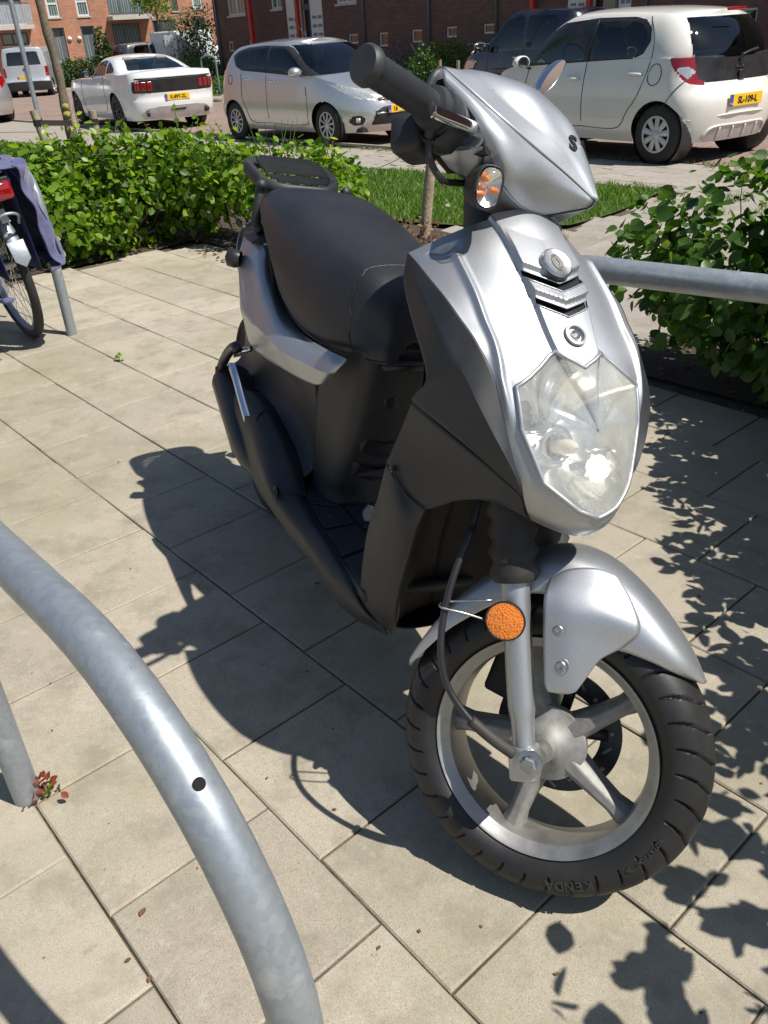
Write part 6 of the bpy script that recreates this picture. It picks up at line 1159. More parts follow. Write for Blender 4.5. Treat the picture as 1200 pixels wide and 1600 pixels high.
VAN=dict(L=4.38,W=1.81,H=1.80,N=130,n=(.14,.8),zb=.22,ref=(.72,.85),axles=(.72,3.45),rw=.32,paint='vangrey',
 rear=[(.1,.06),(.3,.0),(.55,.0),(.7,.05),(1.1,.06)],front=[(.1,4.2),(.4,4.38),(.8,4.3),(1.1,4.1)],top=[(0,1.08),(1.2,1.08),(2.5,1.05),(3.4,1.0),(3.9,.9),(4.3,.72)],side=[(.1,.9),(.3,.98),(.6,1.0),(1.1,.98)],plan=[(0,.98),(1,1.0),(3.3,1.0),(4.38,.88)],
 gh=dict(x0=(.055,3.75),x1=(.12,2.75),w0=.975,w1=.85,n=(.14,.6),rcv=1.3),roof=[(0,1.78),(.4,1.80),(1.5,1.81),(2.6,1.79),(3.2,1.5),(3.7,1.2)],
 upper=[('rear_window',[(-.66,1.14),(-.60,1.56),(-.52,1.62),(.52,1.62),(.60,1.56),(.66,1.14)],'carglass','rear'),('front_side_window',[(3.2,1.1),(2.8,1.5),(2.2,1.58),(2.1,1.1)],'carglass','side'),('windscreen',[(-.72,1.1),(-.6,1.68),(.6,1.68),(.72,1.1)],'carglass','front')],
 lower=[('rear_bumper',[(-.95,.20),(-.95,.52),(-.6,.56),(.6,.56),(.95,.52),(.95,.20)],'trim','rear'),('rear_bumper_corner',[(0,.2),(0,.55),(.35,.5),(.38,.2)],'trim','side'),('tail_lamp',[(.76,.72),(.93,.72),(.93,1.08),(.78,1.08)],'redlamp','rear2')],
 seams=[[(1.9,1.5),(1.9,.4)]],handles=[],mirror=(3.1,1.1),spokes=5,spw=(.03,.05),rimmat='hub',seats=False,extra=[(plate,('',.70,False,.12,.45,.11)),(strip,('door_gap','trim',[(.02,.56),(.02,1.08)],.006)),(panelr,('tail_lamp_tower','redlamp',[(s_*.80,1.06),(s_*.90,1.06),(s_*.86,1.16),(s_*.80,1.16)],.01,False,4)) if False else (blob,('rear_door_handle','trim',(.045,.0,1.0),(.03,.16,.04)))])
def along(u,v): p=uv(u,v); return (float(p[0]),float(p[1]))
PC=car('parked_car','small white hatchback with dark glass tailgate parked by the kerb nearest the scooter','car',PEG,(3.090,9.345),rad(122),'cars parked along the kerb',2)
SCAR=car('parked_car','silver hatchback parked facing the white one behind the handlebar','car',FIE,(-2.079,15.819),HEAD+math.pi,'cars parked along the kerb',2)
WC=car('parked_car','white fastback sports coupe with triple bar tail lamps parked on the left','car',MUS,(-4.941,19.191),rad(123),'cars parked along the kerb',2)
BC=car('parked_car','near black tall hatchback standing across the road behind the white one','car',BLK,(np.array((2.650,21.489))-TU*2.55),HEAD,'cars parked on the far side',1)
VC=car('parked_van','pale grey van with dark rear bumper on the far left','van',VAN,(-14.465,39.237),rad(100),'cars parked on the far side',1)
S2=dict(FIE); S2.update(ref=(.66,-.79),extra=[]); EC=car('parked_car','silver car of which only the tail and red lamp show at the left edge','car',S2,(-9.237,24.456),HEAD+.12,'cars parked on the far side',1)
S3=dict(BLK); S3.update(paint='darkgrey',extra=[(panelr,('tail_lamp','redlamp',[(s_*.60,.80),(s_*.80,.80),(s_*.78,1.0),(s_*.62,1.0)],.03,False,6)) for s_ in (1,-1)]); DC=car('parked_car','dark grey car far off before the red brick flats','car',S3,(-11.727,46.947),rad(40),'cars parked on the far side',1)

# ================================================================ bicycles
def bicycle(name,label,pos,head,lean,cols,bags=False,basket=False,detail=True,z=None,group=None):
    z=float(hz(*pos)) if z is None else z; o=empty(name,label,'bicycle',(0,0,0),0,group)
    o.matrix_world=Matrix.Translation((pos[0],pos[1],z))@Matrix.Rotation(head,4,'Z')@Matrix.Rotation(lean,4,'X')
    fr,rb,mt=cols; R=.345; nt=72 if detail else 28
    for nm,x in (('rear_wheel',0.),('front_wheel',1.10)):
        w=bpy.data.objects.new(nm,None); COL.objects.link(w); w.parent=o; w.location=(x,0,R)
        mb=MB(); t=np.linspace(0,2*np.pi,nt,endpoint=False); mb.tube(np.stack([(R-.021)*np.cos(t),t*0,(R-.021)*np.sin(t)],1),.021,12,closed=True); mb.build('tyre',rb,w)
        mb=MB(); mb.lathe([(-.011,R-.040),(.011,R-.040),(.012,R-.056),(0,R-.062),(-.012,R-.056)],(0,0,0),(0,1,0),nt,closed=True); mb.build('rim','galv',w,auto=40)
        mb=MB(); mb.lathe([(-.05,.0001),(-.05,.02),(-.03,.025),(.03,.025),(.05,.02),(.05,.0001)],(0,0,0),(0,1,0),14); mb.build('hub','steel',w)
        ns=32 if detail else 12
        if detail:
            for k in range(ns):
                a=2*math.pi*k/ns; s_=1 if k%2 else -1; b=a+(.38 if (k//2)%2 else -.38); mb=MB(); mb.tube([(.025*math.cos(b),.03*s_,.025*math.sin(b)),((R-.058)*math.cos(a),0,(R-.058)*math.sin(a))],.0014,5,cap=False); mb.build('spoke','chrome',w)
        else:
            mb=MB()
            for k in range(ns): a=2*math.pi*k/ns; mb.tube([(0,.02*(-1)**k,0),((R-.058)*math.cos(a),0,(R-.058)*math.sin(a))],.0025,4,cap=False)
            mb.build('spokes','chrome',w,kind='stuff')
        a0,a1=(25,163) if nm=='rear_wheel' else (35,200); P=[]; 
        for a in np.linspace(rad(a0),rad(a1),30):
            c=math.cos(a); s_=math.sin(a); ring=[]
            for q_ in np.linspace(-1,1,7): rr=R+.022-.012*q_*q_; ring.append((rr*c,.030*q_,rr*s_))
            P.append(ring)
        D=np.array(P); mesh('mudguard',D,gridfaces(30,7),mt,w,solid=.002)
        if bags and nm=='rear_wheel':
            mb=MB(); e=P[-1]; E_=np.array(e[3]); mb.prism([(-.034,-.03),(-.036,.05),(.036,.05),(.034,-.03),(0,-.06)],E_+np.array([-.012,0,-.0]),(0,-1,0),(.35,0,1),.006); mb.build('mudguard_flap','galv',w,bevel=.002)
    f=MB(); bb=(.46,0,.29); hd=(.93,0,.80); f.tube([bb,(.30,0,.80)],.016,12); f.tube([bb,hd],.018,12); f.tube([(.33,0,.70),(.92,0,.84)],.014,12); f.tube([(.94,0,.76),(.90,0,.95)],.018,12)
    for s_ in (1,-1):
        f.tube([(0,.06*s_,R),(.44,.04*s_,.29)],.009,8); f.tube([(0,.06*s_,R),(.32,.02*s_,.72)],.008,8); f.tube(cr([(1.10,.055*s_,R),(1.03,.05*s_,.60),(.95,.03*s_,.74)],4),.011,8)
    f.build('frame',fr,o)
    mb=MB(); mb.tube([(.30,0,.80),(.28,0,.95)],.013,10); mb.build('seat_post','chrome',o)
    S5=[[(.10,-.02,.965),(.10,0,.985),(.10,.02,.965)],[(.14,-.085,.955),(.14,0,1.0),(.14,.085,.955)],[(.22,-.08,.955),(.22,0,.995),(.22,.08,.955)],[(.32,-.03,.96),(.32,0,.99),(.32,.03,.96)],[(.39,-.015,.955),(.39,0,.975),(.39,.015,.955)]]
    mesh('saddle',*(lambda D:(D,gridfaces(*D.shape[:2])))(dense(S5,5,5)),'trim',o,solid=.03)
    mb=MB(); mb.tube([(.90,0,.95),(.885,0,1.06)],.013,10); mb.tube(cr([(.66,-.30,1.05),(.80,-.29,1.08),(.88,-.18,1.10),(.885,0,1.07),(.88,.18,1.10),(.80,.29,1.08),(.66,.30,1.05)],6),.011,10); mb.build('handlebar','chrome',o)
    for s_ in (1,-1): mb=MB(); mb.tube([(.64,.30*s_,1.047),(.77,.293*s_,1.072)],.017,12); mb.build('grip','trim',o)
    mb=MB(); mb.lathe([(-.03,.0001),(-.03,.03),(.0,.045),(.02,.047),(.022,.0001)],(.99,0,.86),(1,0,0),20); mb.build('headlamp','chrome',o)
    mb=MB(); mb.lathe([(.0,.09),(.006,.09),(.006,.0001)],(.46,-.05,.29),(0,1,0),24); mb.tube([(.46,-.06,.29),(.36,-.08,.15)],.009,8); mb.tube([(.46,.06,.29),(.56,.08,.43)],.009,8); mb.build('crank','steel',o)
    mb=MB(); zz=.765
    mb.tube(cr([(.24,-.06,zz),(-.28,-.065,zz),(-.34,-.03,zz),(-.34,.03,zz),(-.28,.065,zz),(.24,.06,zz)],5),.0055,8)
    for x in (-.20,-.05,.10): mb.tube([(x,-.065,zz),(x,.065,zz)],.004,6)
    for s_ in (1,-1): mb.tube([(0,.07*s_,R),(-.16,.068*s_,zz)],.0045,6); mb.tube([(0,.07*s_,R),(.06,.068*s_,zz)],.0045,6); mb.tube(cr([(0,.05*s_,R),(-.22,.045*s_,.50),(-.33,.0,.53)],4),.003,6)
    mb.build('carrier','steel',o)
    mb=MB(); xs=np.linspace(0,1,2); mb.box((-.375,0,.70),(.05,.115,.07)); l_=mb.build('rear_light','redlamp',o,bevel=.012); mb=MB(); mb.box((-.355,0,.705),(.02,.125,.085)); mb.build('light_bracket','trim',l_,smooth=False,bevel=.004)
    if bags:
        for s_ in (1,-1):
            rng=np.random.default_rng(5+s_); G=[]
            for x,w0,w1 in ((-.385,.03,.05),(-.34,.09,.12),(-.15,.13,.165),(0.0,.13,.16),(.10,.09,.12),(.13,.02,.04)):
                col=[]
                for q_,zz_ in ((0,.775),(.10,.765),(.3,.66),(.55,.54),(.8,.38),(1.0,.30),(1.06,.285)):
                    ww=(w0+(w1-w0)*q_)*(1 if q_<1.02 else .35)*(1 if q_>.02 else .6); ww+=rng.normal(0,.013)*(q_>.05); y=.075+ww; zz_=zz_ if s_>0 else .775-(.775-zz_)*.86; y=y*1.08 if s_>0 else .075+(y-.075)*.72; col.append((x+rng.normal(0,.008)-(.02 if x<-.3 else 0)*q_,y*s_,zz_+rng.normal(0,.006)))
                G.append(col)
            D=dense(np.array(G),7,7); n_=normals(D); ph=D[...,0]*31+D[...,2]*17; D=D+n_*(.010*np.sin(ph)+.007*np.sin(D[...,2]*41-D[...,0]*60))[...,None]
            bg_=mesh('pannier_bag','bagblue',*[None]*0,) if False else mesh('pannier_bag',D,gridfaces(*D.shape[:2]),MAT['bag'],o,solid=.004,auto=60)
            G=[[(x,(.072)*s_,zz_) for zz_ in (.775,.65,.5,.35)] for x in (-.34,-.1,.13)]; D2=dense(np.array(G),3,3); mesh('bag_inner',D2,gridfaces(*D2.shape[:2]),MAT['bagdark'],bg_,solid=.004)
            mb=MB(); mb.tube(cr([(-.33,.09*s_,.765),(-.352,.115*s_,.70),(-.362,.15*s_,.55),(-.356,.16*s_,.40)],6),.006,8); mb.build('bag_piping',MAT['bagdark'],bg_)
            mb=MB(); mb.box((-.30,.17*s_,.47),(.05,.008,.018)); mb.build('bag_strap','trim',bg_,smooth=False)
        G=[[(x,y,.788+.012*math.sin(x*20+y*9)-abs(y)*.10) for y in (-.12,-.06,0,.08,.16)] for x in (-.36,-.25,-.1,.05,.15)]; D2=dense(np.array(G),5,5); mesh('bag_top',D2,gridfaces(*D2.shape[:2]),MAT['bag'],o,solid=.006)
        mb=MB(); mb.tube(cr([(-.33,-.05,.56),(-.37,-.045,.60),(-.385,0,.615),(-.37,.045,.60),(-.33,.05,.56)],5),.006,8); mb.build('ring_lock','galv',o)
        mb=MB(); mb.box((-.32,0,.60),(.004,.034,.06),np.array(Matrix.Rotation(rad(38),3,'Y'))); mb.build('sticker','white',o,smooth=False)
    if basket:
        mb=MB()
        for zz_ in (.88,.95,1.02,1.09): mb.tube(np.array([(1.0,-.15,zz_),(1.28,-.15,zz_),(1.28,.15,zz_),(1.0,.15,zz_),(1.0,-.15,zz_)]),.006,5)
        for y in (-.15,0,.15): mb.tube([(1.28,y,.86),(1.28,y,1.09)],.006,5)
        for x in (1.0,1.14): mb.tube([(x,-.15,.86),(x,-.15,1.09)],.006,5); mb.tube([(x,.15,.86),(x,.15,1.09)],.006,5)
        mb.build('basket','trim',o,kind='stuff')
    return o
q=N('blue bag fabric'); n=q.noise(14,6,.7,obj=True); n2=q.noise(900,2,.5,obj=True); c=q.ramp(n,0,[(.3,(.045,.05,.14)),(.7,(.12,.12,.23))]); q.set(Base_Color=(c,0),Roughness=.75,Sheen_Weight=.25); q.bump(n,0,.5,.02,q.bump(n2,0,.3,.001)); MAT['bag']=q.m
MAT['bagdark']=plain('dark blue bag fabric',(.018,.03,.10),.7,0,(700,.3,.001),.3)
BK=bicycle('bicycle','bicycle with faded blue pannier bags and red rear light at the left edge',(-1.630,3.901),rad(127),-.11,('trim','carrubber','galv'),bags=True)
for k,(px,py,h_,lb,bs) in enumerate(((738,142,60,'leftmost black bicycle with pale upswept handlebar far behind the handgrip',True),(756,140,110,'second bicycle of the far row with its handlebar facing the street',False),(800,136,75,'rightmost far bicycle half hidden by the near black car',False))):
    bicycle('bicycle',lb,((3.155,25.438),(3.559,25.299),(4.536,26.500))[k],rad(h_),.06,('trim','carrubber','trim'),basket=bs,detail=False,group='bicycles parked by the brick flats')
# ================================================================ brick buildings
def brickmat(name,c1,c2,mor,ang,sc=1.):
    q=N(name); g=q.n('NewGeometry'); mp=q.n('Mapping',vector_type='POINT'); mp.inputs['Rotation'].default_value=(0,0,-ang); q.l(g,0,mp,0); sx=q.n('SeparateXYZ'); q.l(mp,0,sx,0); cb=q.n('CombineXYZ'); q.l(sx,0,cb,0); q.l(sx,2,cb,1)
    b=q.n('TexBrick'); q.l(cb,0,b,0)
    for a,v in (('Scale',1.),('Mortar Size',.007),('Brick Width',.22),('Row Height',.0625),('Bias',-.1)): b.inputs[a].default_value=v
    b.inputs['Color1'].default_value=(*c1,1); b.inputs['Color2'].default_value=(*c2,1); b.inputs['Mortar'].default_value=(*mor,1)
    n=q.noise(.9,6,.65); st_=q.ramp(n,0,[(.3,.82),(.7,1.15)]); c=q.mix(1.,(b,0),(st_,0),'MULTIPLY'); q.set(Base_Color=c,Roughness=.88); q.bump(b,1,-.5,.012); return q.m
MAT['brickdark']=brickmat('dark purple brown brick',(.115,.058,.048),(.175,.085,.066),(.13,.10,.085),math.atan2(.7689,-.6394))
MAT['brickred']=brickmat('orange red brick',(.40,.155,.085),(.52,.23,.13),(.38,.28,.21),math.atan2(.44,.898))
MAT['frame']=plain('white window frame',(.68,.68,.65),.5,0,None,.06); MAT['greyframe']=plain('grey window frame',(.10,.115,.12),.5); MAT['red']=plain('red painted steel',(.48,.035,.02),.45,0,None,.1); MAT['greypanel']=plain('grey balcony board',(.33,.35,.38),.7,0,None,.15,6)
MAT['sill']=plain('pale concrete sill',(.50,.47,.43),.8); MAT['zinc']=plain('zinc pipe',(.18,.21,.25),.5,.3)
q=N('window glass'); n=q.noise(1.2,3,.5); q.set(Base_Color=(.02,.028,.03),Roughness=.04,Specular_IOR_Level=.9,Coat_Weight=.6); MAT['pane']=q.m
q=N('curtained glass'); g=q.n('NewGeometry'); wv=q.n('TexWave'); wv.inputs['Scale'].default_value=2.5; wv.inputs['Distortion'].default_value=1.2; q.l(g,0,wv,0); c=q.ramp(wv,1,[(.2,(.08,.11,.11)),(.8,(.24,.30,.29))]); q.set(Base_Color=(c,0),Roughness=.12,Coat_Weight=.8); MAT['curtain']=q.m
class Facade:
    """a brick front in the plane n.P = D; coordinates (s along d, z up); openings are cut through it"""
    def __init__(f,name,label,d,n,D,s0,s1,z0,z1,mat,depth=8.):
        f.d=np.array([*d,0.]);f.n=np.array([*n,0.]);f.D=D; f.o=empty(name,label,'building'); f.mat=mat; f.rect=(s0,s1,z0,z1); f.holes=[]; f.depth=depth
    def P(f,s,z,out=0.): return f.n*(f.D-out)+f.d*s+np.array([0,0,z])     # out: towards the street
    def box(f,s0,s1,z0,z1,o0,o1,name,mat,parent=None,**k):
        mb=MB(); V=[f.P(s,z,o) for s in (s0,s1) for z in (z0,z1) for o in (o0,o1)]; mb.add(V,[(0,1,3,2),(4,6,7,5),(0,4,5,1),(2,3,7,6),(0,2,6,4),(1,5,7,3)]); return mb.build(name,mat,parent or f.o,smooth=False,**k)
    def window(f,a,b,frame='frame',pane='pane',bars=(),hbars=(),sill=True,fw=.07,name='window'):
        s0,s1=sorted((a[0],b[0])); z0,z1=sorted((a[1],b[1])); f.holes.append((s0,s1,z0,z1)); mb=MB()
        def bx(x0,x1,y0,y1,o0=-.11,o1=-.05):
            V=[f.P(s,z,o) for s in (x0,x1) for z in (y0,y1) for o in (o0,o1)]; mb.add(V,[(0,1,3,2),(4,6,7,5),(0,4,5,1),(2,3,7,6),(0,2,6,4),(1,5,7,3)])
        bx(s0,s0+fw,z0,z1); bx(s1-fw,s1,z0,z1); bx(s0+fw,s1-fw,z0,z0+fw); bx(s0+fw,s1-fw,z1-fw,z1)
        for t in bars: x=s0+(s1-s0)*t; bx(x-fw/2,x+fw/2,z0+fw,z1-fw,-.108,-.055)
        for t in hbars: y=z0+(z1-z0)*t; bx(s0+fw,s1-fw,y-fw/2,y+fw/2,-.106,-.057)
        fr_=mb.build(name,frame,f.o,smooth=False); xs=[s0]+[s0+(s1-s0)*t for t in bars]+[s1]; ys=[z0]+[z0+(z1-z0)*t for t in hbars]+[z1]
        for x0,x1 in zip(xs[:-1],xs[1:]):
            for y0,y1 in zip(ys[:-1],ys[1:]): f.box(x0+.01,x1-.01,y0+.01,y1-.01,-.10,-.085,'pane',pane,fr_)
        if sill: f.box(s0-.04,s1+.04,z0-.07,z0+.0,-.06,.05,'sill','sill',fr_)
        return fr_
    def finish(f):
        s0,s1,z0,z1=f.rect; xs=sorted({s0,s1,*[h[0] for h in f.holes],*[h[1] for h in f.holes]}); zs=sorted({z0,z1,*[h[2] for h in f.holes],*[h[3] for h in f.holes]}); xs=[x for x in xs if s0<=x<=s1]; zs=[z for z in zs if z0<=z<=z1]; V=[];F=[]
        inh=lambda x,z:any(h[0]<x<h[1] and h[2]<z<h[3] for h in f.holes)
        idx={}
        def vi(i,j,o):
            if (i,j,o) not in idx: idx[(i,j,o)]=len(V); V.append(f.P(xs[i],zs[j],o))
            return idx[(i,j,o)]
        solid=lambda i,j: 0<=i<len(xs)-1 and 0<=j<len(zs)-1 and not inh((xs[i]+xs[i+1])/2,(zs[j]+zs[j+1])/2)
        for i in range(len(xs)-1):
            for j in range(len(zs)-1):
                if solid(i,j):
                    F.append((vi(i,j,0),vi(i+1,j,0),vi(i+1,j+1,0),vi(i,j+1,0)))
                    for di,dj,e in ((-1,0,((i,j),(i,j+1))),(1,0,((i+1,j),(i+1,j+1))),(0,-1,((i,j),(i+1,j))),(0,1,((i,j+1),(i+1,j+1)))):
                        if not solid(i+di,j+dj) and 0<=i+di<len(xs)-1 and 0<=j+dj<len(zs)-1: F.append((vi(*e[0],0),vi(*e[1],0),vi(*e[1],-.14),vi(*e[0],-.14)))
        mesh('wall',V,F,f.mat,f.o,smooth=False)
        mb=MB(); V=[f.P(s,z,o) for s in (s0,s1) for z in (z0,z1) for o in (-.16,-f.depth)]; mb.add(V,[(0,1,3,2),(4,6,7,5),(2,3,7,6),(1,5,7,3)]); mb.build('side_wall',f.mat,f.o,smooth=False)
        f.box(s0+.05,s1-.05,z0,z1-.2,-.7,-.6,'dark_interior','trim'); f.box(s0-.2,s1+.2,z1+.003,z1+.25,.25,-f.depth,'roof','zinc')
# near dark brick block
DB=Facade('brick_building','dark purple brown brick flats with white panelled doorways and tiny low windows',TU,TV,22.,-28.,(35.78,1.86)[0],-.35,9.5,'brickdark')
for a,b,br in (((34.62,3.05),(33.30,2.16),(.5,)),((31.45,2.84),(30.71,2.23),(.5,)),((27.35,2.89),(26.21,2.18),(.5,)),((21.68,2.82),(20.73,2.12),(.5,)),((13.64,2.46),(12.84,1.79),(.5,))): DB.window(a,b,bars=br,pane='curtain',fw=.06)
for a,b in (((34.92,1.23),(34.51,0.86)),((33.34,1.23),(32.88,0.94)),((26.79,1.21),(26.24,0.91)),((25.10,1.20),(24.63,0.78)),((23.43,1.22),(22.92,0.85)),((21.80,1.24),(21.32,0.94)),((20.19,1.25),(19.63,0.99)),((11.94,1.22),(11.36,0.87)),((10.58,1.25),(10.00,0.92))): DB.window(a,b,sill=False,fw=.045)
def doorway(F,xa,xb,xc,xd,yt,yb,xr):
    """white panels with letter boxes either side of a dark glazed door, red post in front"""
    s=[F_[0] for F_ in (xa,xb,xc,xd)]; z0=xa[1]; z1=yt[1]; hi=3.6; lo,up_=min(s),max(s); F.holes.append((lo,up_,-.05,hi)); 
    for k,(p,q_) in enumerate(((s[0],s[1]),(s[2],s[3]))):
        p,q_=min(p,q_),max(p,q_); o=F.box(p,q_,-.05,hi,-.13,-.04,'door_panel','frame')
        for r_ in range(4):
            for c_ in range(2):
                w_=(q_-p); F.box(p+w_*(.14+.42*c_),p+w_*(.44+.42*c_),.95+.28*r_,1.05+.28*r_,-.04,-.028,'letter_slot','zinc',o)
    a,b=sorted((s[1],s[2])); d_=F.box(a+.002,b-.002,-.05,hi,-.12,-.07,'door','greyframe'); F.box(a+.12,b-.12,.2,2.1,-.07,-.06,'pane','pane',d_); F.box(a+.12,b-.12,2.3,hi-.1,-.07,-.06,'pane','pane',d_)
    m=xr[0]; F.box(m-.07,m+.07,-.05,hi+1,.10,.24,'red_post','red'); F.box(lo-.1,up_+.1,hi,hi+.18,-.10,1.0,'canopy','frame')
    F.box(lo-.02,up_+.02,-.32,-.053,-.12,.7,'door_step','sill')
doorway(DB,(30.52,1.42),(29.60,1.39),(29.00,1.37),(28.21,1.34),(29.25,3.62),(29.68,1.18),(29.52,1.39))
doorway(DB,(17.01,1.62),(16.35,1.59),(15.31,1.53),(14.90,1.51),(16.17,2.96),(16.00,1.04),(16.12,1.57))
m=(32.10,1.48)[0]; DB.box(m-.08,m+.08,-.3,5,.5,.66,'red_post','red'); m=(18.09,1.69)[0]; DB.box(m-.07,m+.07,-.3,5,.12,.26,'red_post','red')
for px_s in ((25.81,1.64)[0],(22.53,1.49)[0],(19.61,1.52)[0],(14.40,1.48)[0],(35.48,1.61)[0]):
    mb=MB(); mb.tube([DB.P(px_s,-.3,.07),DB.P(px_s,9.4,.07)],.045,10); mb.build('downpipe','zinc',DB.o)
DB.finish()
# far orange red block
RB=Facade('brick_building','far orange red brick flats with balconies and dark doors on the left',(.898,.44),(-.44,.898),60.,-50.,(19.36,1.49)[0]+3,-.3,12.,'brickred')
RB.window((9.25,4.35),(9.95,3.06),hbars=(.55,),pane='curtain',fw=.10); RB.window((10.96,4.30),(11.69,3.06),hbars=(.62,),pane='curtain',fw=.10)
RB.window((6.34,2.40),(7.85,1.74),frame='greyframe',bars=(.42,),pane='curtain',fw=.09); RB.window((6.37,4.07),(7.89,2.85),frame='greyframe',bars=(.5,),pane='curtain',fw=.09)
RB.window((12.86,2.60),(14.53,1.45),frame='greyframe',bars=(.45,),hbars=(),pane='curtain',fw=.10); RB.window((12.83,4.24),(15.17,3.05),frame='greyframe',bars=(.33,.66),pane='curtain',fw=.10)
RB.window((15.38,2.67),(16.82,1.62),frame='greyframe',bars=(.5,),pane='pane',fw=.09); RB.window((16.79,4.12),(17.18,3.11),frame='greyframe',pane='pane',fw=.09)
RB.window((18.14,4.08),(18.78,3.19),pane='curtain',fw=.10); RB.window((17.98,2.66),(18.83,1.95),frame='greyframe',pane='pane',fw=.09)
def fdoor(F,a,b):
    s0,s1=sorted((a[0],b[0])); z1=max(a[1],b[1]); F.holes.append((s0,s1,-.2,z1)); d_=F.box(s0,s1,-.2,z1,-.13,-.06,'door','greyframe'); w_=s1-s0; F.box(s0+w_*.1,s0+w_*.52,.1,z1-.5,-.06,-.045,'pane','curtain',d_); F.box(s0+w_*.1,s1-w_*.1,z1-.42,z1-.1,-.06,-.045,'pane','pane',d_)
fdoor(RB,(9.27,2.53),(9.98,1.28)); fdoor(RB,(10.96,2.55),(11.76,1.18))
for p in ((10.20,1.92),(10.78,1.92)): mb=MB(); mb.lathe([(0,.0001),(0,.14),(-.06,.12),(-.1,.0001)],RB.P(p[0],p[1],.02),(-.44,.898,0),14); mb.build('wall_lamp','frame',RB.o)
def balcony(F,a,b,zf,board):
    s0,s1=sorted((a[0],b[0])); z=zf; F.box(s0,s1,z-.22,z,.001,1.5,'balcony_floor','sill')
    n_=int((s1-s0)/.16); g=[]
    if board:
        for k in range(n_): F.box(s0+k*(s1-s0)/n_+.01,s0+(k+1)*(s1-s0)/n_-.01,z+.05,z+1.0,1.42,1.45,'balcony_board','greypanel')
    else:
        mb=MB()
        for k in range(n_*2): x=s0+k*(s1-s0)/(n_*2); p=F.P(x,z,1.44); mb.tube([p,p+np.array([0,0,1.0])],.012,4)
        mb.build('balcony_railing','greyframe',F.o,kind='stuff')
    F.box(s0,s1,z+1.02,z+1.07,1.40,1.46,'handrail','greyframe')
balcony(RB,(5.07,2.85),(8.14,2.71),(7.50,2.74)[1],True); balcony(RB,(12.68,3.05),(15.23,2.95),(13.96,2.97)[1],False)
RB.finish()
# ================================================================ planting, trees and other things across the road
def bushes(pts,z,r,h): return [(p[0],p[1],-.3+h*.45,r,r,h*.6) for p in pts]
def lerp(a,b,n): a=np.array(a);b=np.array(b); return [a+(b-a)*t for t in np.linspace(0,1,n)]
RF=np.random.default_rng(31)
def far(name,label,cat,pts,r,h,n,size,mat,group=None,stems=2,kind=None,seed=1):
    sp=bushes(pts,0,r,h); c=np.mean(np.array(pts),0); return shrub(name,label,cat,(c[0],c[1],-.3),sp,n,size,mat,group,0,np.random.default_rng(seed),stems,.6,True,.02,kind,up=.4,rand=.6)
far('hedge','clipped low hedge before the red brick doors, left block','hedge',lerp((-14.732,46.818),(-13.970,46.810),5),.75,1.15,2200,.12,'leafdark','clipped hedges by the red flats',seed=1)
far('hedge','clipped low hedge before the red brick doors, longer right block','hedge',lerp((-13.774,46.852),(-12.566,46.846),7),.8,1.2,2800,.12,'leafdark','clipped hedges by the red flats',seed=2)
far('climbing_shrub','tall narrow climbing shrub on the red brick wall','shrub',[(-12.315,46.822)]*2,.38,2.4,1300,.16,'leafdark',seed=3)
far('evergreen_bush','big dark evergreen bush in front of the corner of the flats','bush',lerp((-8.273,46.600),(-7.194,46.582),3),1.0,3.0,3600,.13,'leafdark',seed=4)
far('green_bush','bright green low bush behind the white coupe','bush',lerp((-7.225,40.345),(-7.007,41.731),2),.8,1.1,1500,.10,'leafgreen',seed=5)
far('green_bush','bright green bush left of the silver hatchback roof','bush',lerp((-6.162,41.823),(-5.928,43.994),2),.8,1.2,1300,.10,'leafgreen',seed=6)
far('low_plants','low leafy ground plants under the green metal hoop','plants',lerp((-4.984,31.385),(-4.272,32.089),3),.55,.5,900,.09,'leafgreen',seed=7)
far('lavender_bush','grey lavender clump behind the white coupe','lavender',lerp((-8.247,42.701),(-7.685,42.008),2),.7,1.2,1300,.07,'leafgrey',seed=8)
o=far('lavender_bush','long grey lavender row before the dark brick flats','lavender',lerp((0.652,31.673),(2.445,31.154),6),.65,.85,3600,.055,'leafgrey',seed=9)
P,d=blobs(bushes(lerp((0.652,31.673),(2.445,31.154),6),0,.65,1.15),1300,RF); leafcloud('flowers',P,d,.05,'lilac',o,RF,kind='stuff',simple=True)
o=far('green_bush','yellow green leafy bush by the far bicycles','bush',lerp((2.254,27.793),(3.180,28.152),4),.6,1.15,3000,.085,'leafgreen',seed=10)
far('green_bush','green bush at the right edge behind the white hatchback','bush',[uv(16,58),uv(12,60),uv(8,60)],1.0,1.7,2600,.10,'leafdark',seed=12)
far('green_bush','small bush between near black car and the lavender','bush',[uv(66,64)],.7,.9,800,.08,'leafgreen',seed=13)
for px_,h_,l_ in (((2.300,25.750),.75,'left short wooden post in the yellow green bush'),((2.871,26.396),.7,'right short wooden post by the far bicycles')): post('garden_post',l_,px_,h_,.05,'stake',(0,0),'post',group='short wooden posts in the bush')
patch('far_verge_soil',[np.array((-6.924,32.620)),np.array((-9.740,46.442)),np.array((1.144,38.994)),np.array((4.540,36.200)),np.array((3.728,26.766)),np.array((0.034,30.368))],.012,'soil',1.2)
patch('far_pavement',[uv(-10,58),uv(-10,73.2),uv(180,73.2),uv(180,58)],.003,'slab2',2.)
patch('far_lawn',[(-5.974,29.144),(-4.147,28.036),(-5.197,35.542),(-7.536,38.197)],.02,'lawn',.8)
patch('far_left_pavement',[(-23.986,47.061),(-23.970,47.188),(-9.706,46.836),(-9.734,46.614),(-14.176,46.690)],.003,'slab2',4.)
mb=MB(); mb.tube([(*(-5.836,28.440),-.25),(*(-4.057,27.389),-.25)],.09,6); o=mb.build('far_kerb','slab2',kind='structure')
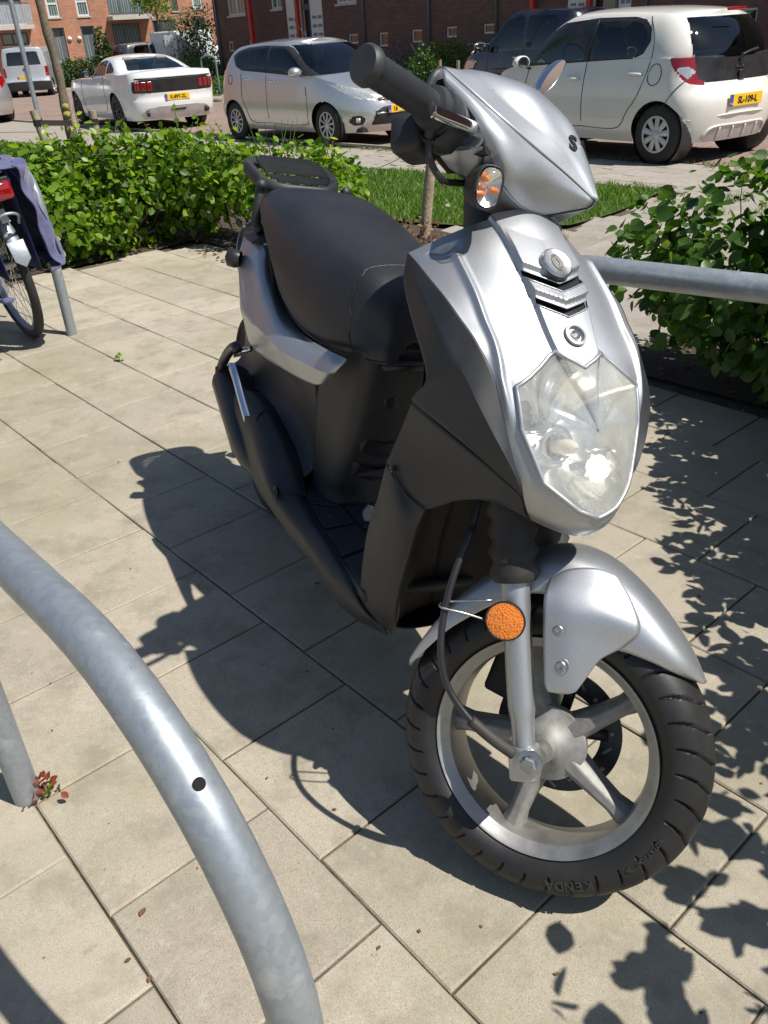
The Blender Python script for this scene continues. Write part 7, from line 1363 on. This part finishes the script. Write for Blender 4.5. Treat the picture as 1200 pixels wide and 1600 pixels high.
def ftree(name,label,p,h,trunkh,spec_r,n,mat,seed,size=.13,tr=.07):
    r_=np.random.default_rng(seed); T=empty(name,label,'tree',(p[0],p[1],-.3),0,'young street trees'); mb=MB(); P=cr([(0,0,0),(.05,0,trunkh*.5),(0,.05,trunkh),(.05,0,h*.85)],4); mb.tube(P,np.linspace(tr,tr*.3,len(P)),8); tk=mb.build('trunk','bark',T)
    for k in range(7): a=r_.uniform(0,6.28); b=np.array([0,0,r_.uniform(trunkh*.9,h*.8)]); mb=MB(); mb.tube([b,b+np.array([math.cos(a)*spec_r*.8,math.sin(a)*spec_r*.8,r_.uniform(.3,1.0)])],[.03,.008],5); mb.build('branch','bark',T)
    sp=[(r_.normal(0,spec_r*.45),r_.normal(0,spec_r*.45),trunkh+(h-trunkh)*r_.uniform(.1,.95),spec_r*.6,spec_r*.6,(h-trunkh)*.2) for k in range(12)]; P,d=blobs(sp,n,r_,.3); leafcloud('crown',P,d,size,mat,T,r_,kind=None,simple=True)
ftree('street_tree','young street tree standing by the white van before the red flats',(-9.433,46.732),6.5,2.4,.95,4800,'leaf',41,.13,.08)
ftree('street_tree','young street tree by the red post at the dark brick doorway',(-4.440,43.255),6.,2.4,.62,2800,'leaf',42,.10,.06)
ftree('street_tree','young street tree over the lavender before the dark brick wall',(1.851,36.662),6.2,2.5,1.15,3600,'leaf',43,.11,.06)
# green metal hoop, white box van
def railing(name,label,a,b,H,r,mat,cat):
    a=np.array([*a,-.3]);b=np.array([*b,-.3]); R_=.2; d_=(b-a)/np.linalg.norm(b-a); up=np.array([0,0,1.]); P=[a,a+up*(H-R_),a+up*(H-.05)+d_*.05,a+up*H+d_*R_,b+up*H-d_*R_,b+up*(H-.05)-d_*.05,b+up*(H-R_),b]; mb=MB(); mb.tube(cr(np.array(P),4),r,10); o=mb.build(name,mat); tag(o,label,cat)
railing('metal_hoop','grey green metal hoop rail left of the silver hatchback',(-5.011,30.727),(-4.525,30.588),1.15,.035,'zinc','rail')
V2=empty('box_van','white box van with open grey rear door by the dark evergreen bush','van'); c=np.array([*(-9.029,46.655),0])
V2.location=(c[0],c[1],-.3); V2.rotation_euler=(0,0,rad(58)); V2.scale=(.8,.8,.85)
mb=MB(); mb.box((1.2,0,1.45),(3.4,2.1,2.1)); mb.build('cargo_box','coldwhite',V2,bevel=.06,smooth=False)
mb=MB(); mb.box((-.52,-.8,1.35),(.06,1.0,1.9),np.array(Matrix.Rotation(rad(50),3,'Z'))); mb.build('rear_door','vangrey',V2,bevel=.02,smooth=False)
mb=MB(); mb.box((-.50,.85,1.2),(.05,.14,.9)); mb.build('tail_lamp','redlamp',V2,smooth=False)
mb=MB(); mb.box((3.4,0,1.0),(1.2,1.9,1.3)); mb.build('cab','coldwhite',V2,bevel=.2)
for x in (.2,3.2):
    for y in (-.95,.95): mb=MB(); mb.lathe([(-.1,.0001),(-.1,.34),(.1,.34),(.1,.0001)],(x,y,.34),(0,1,0),20); mb.build('wheel','carrubber',V2,auto=40)
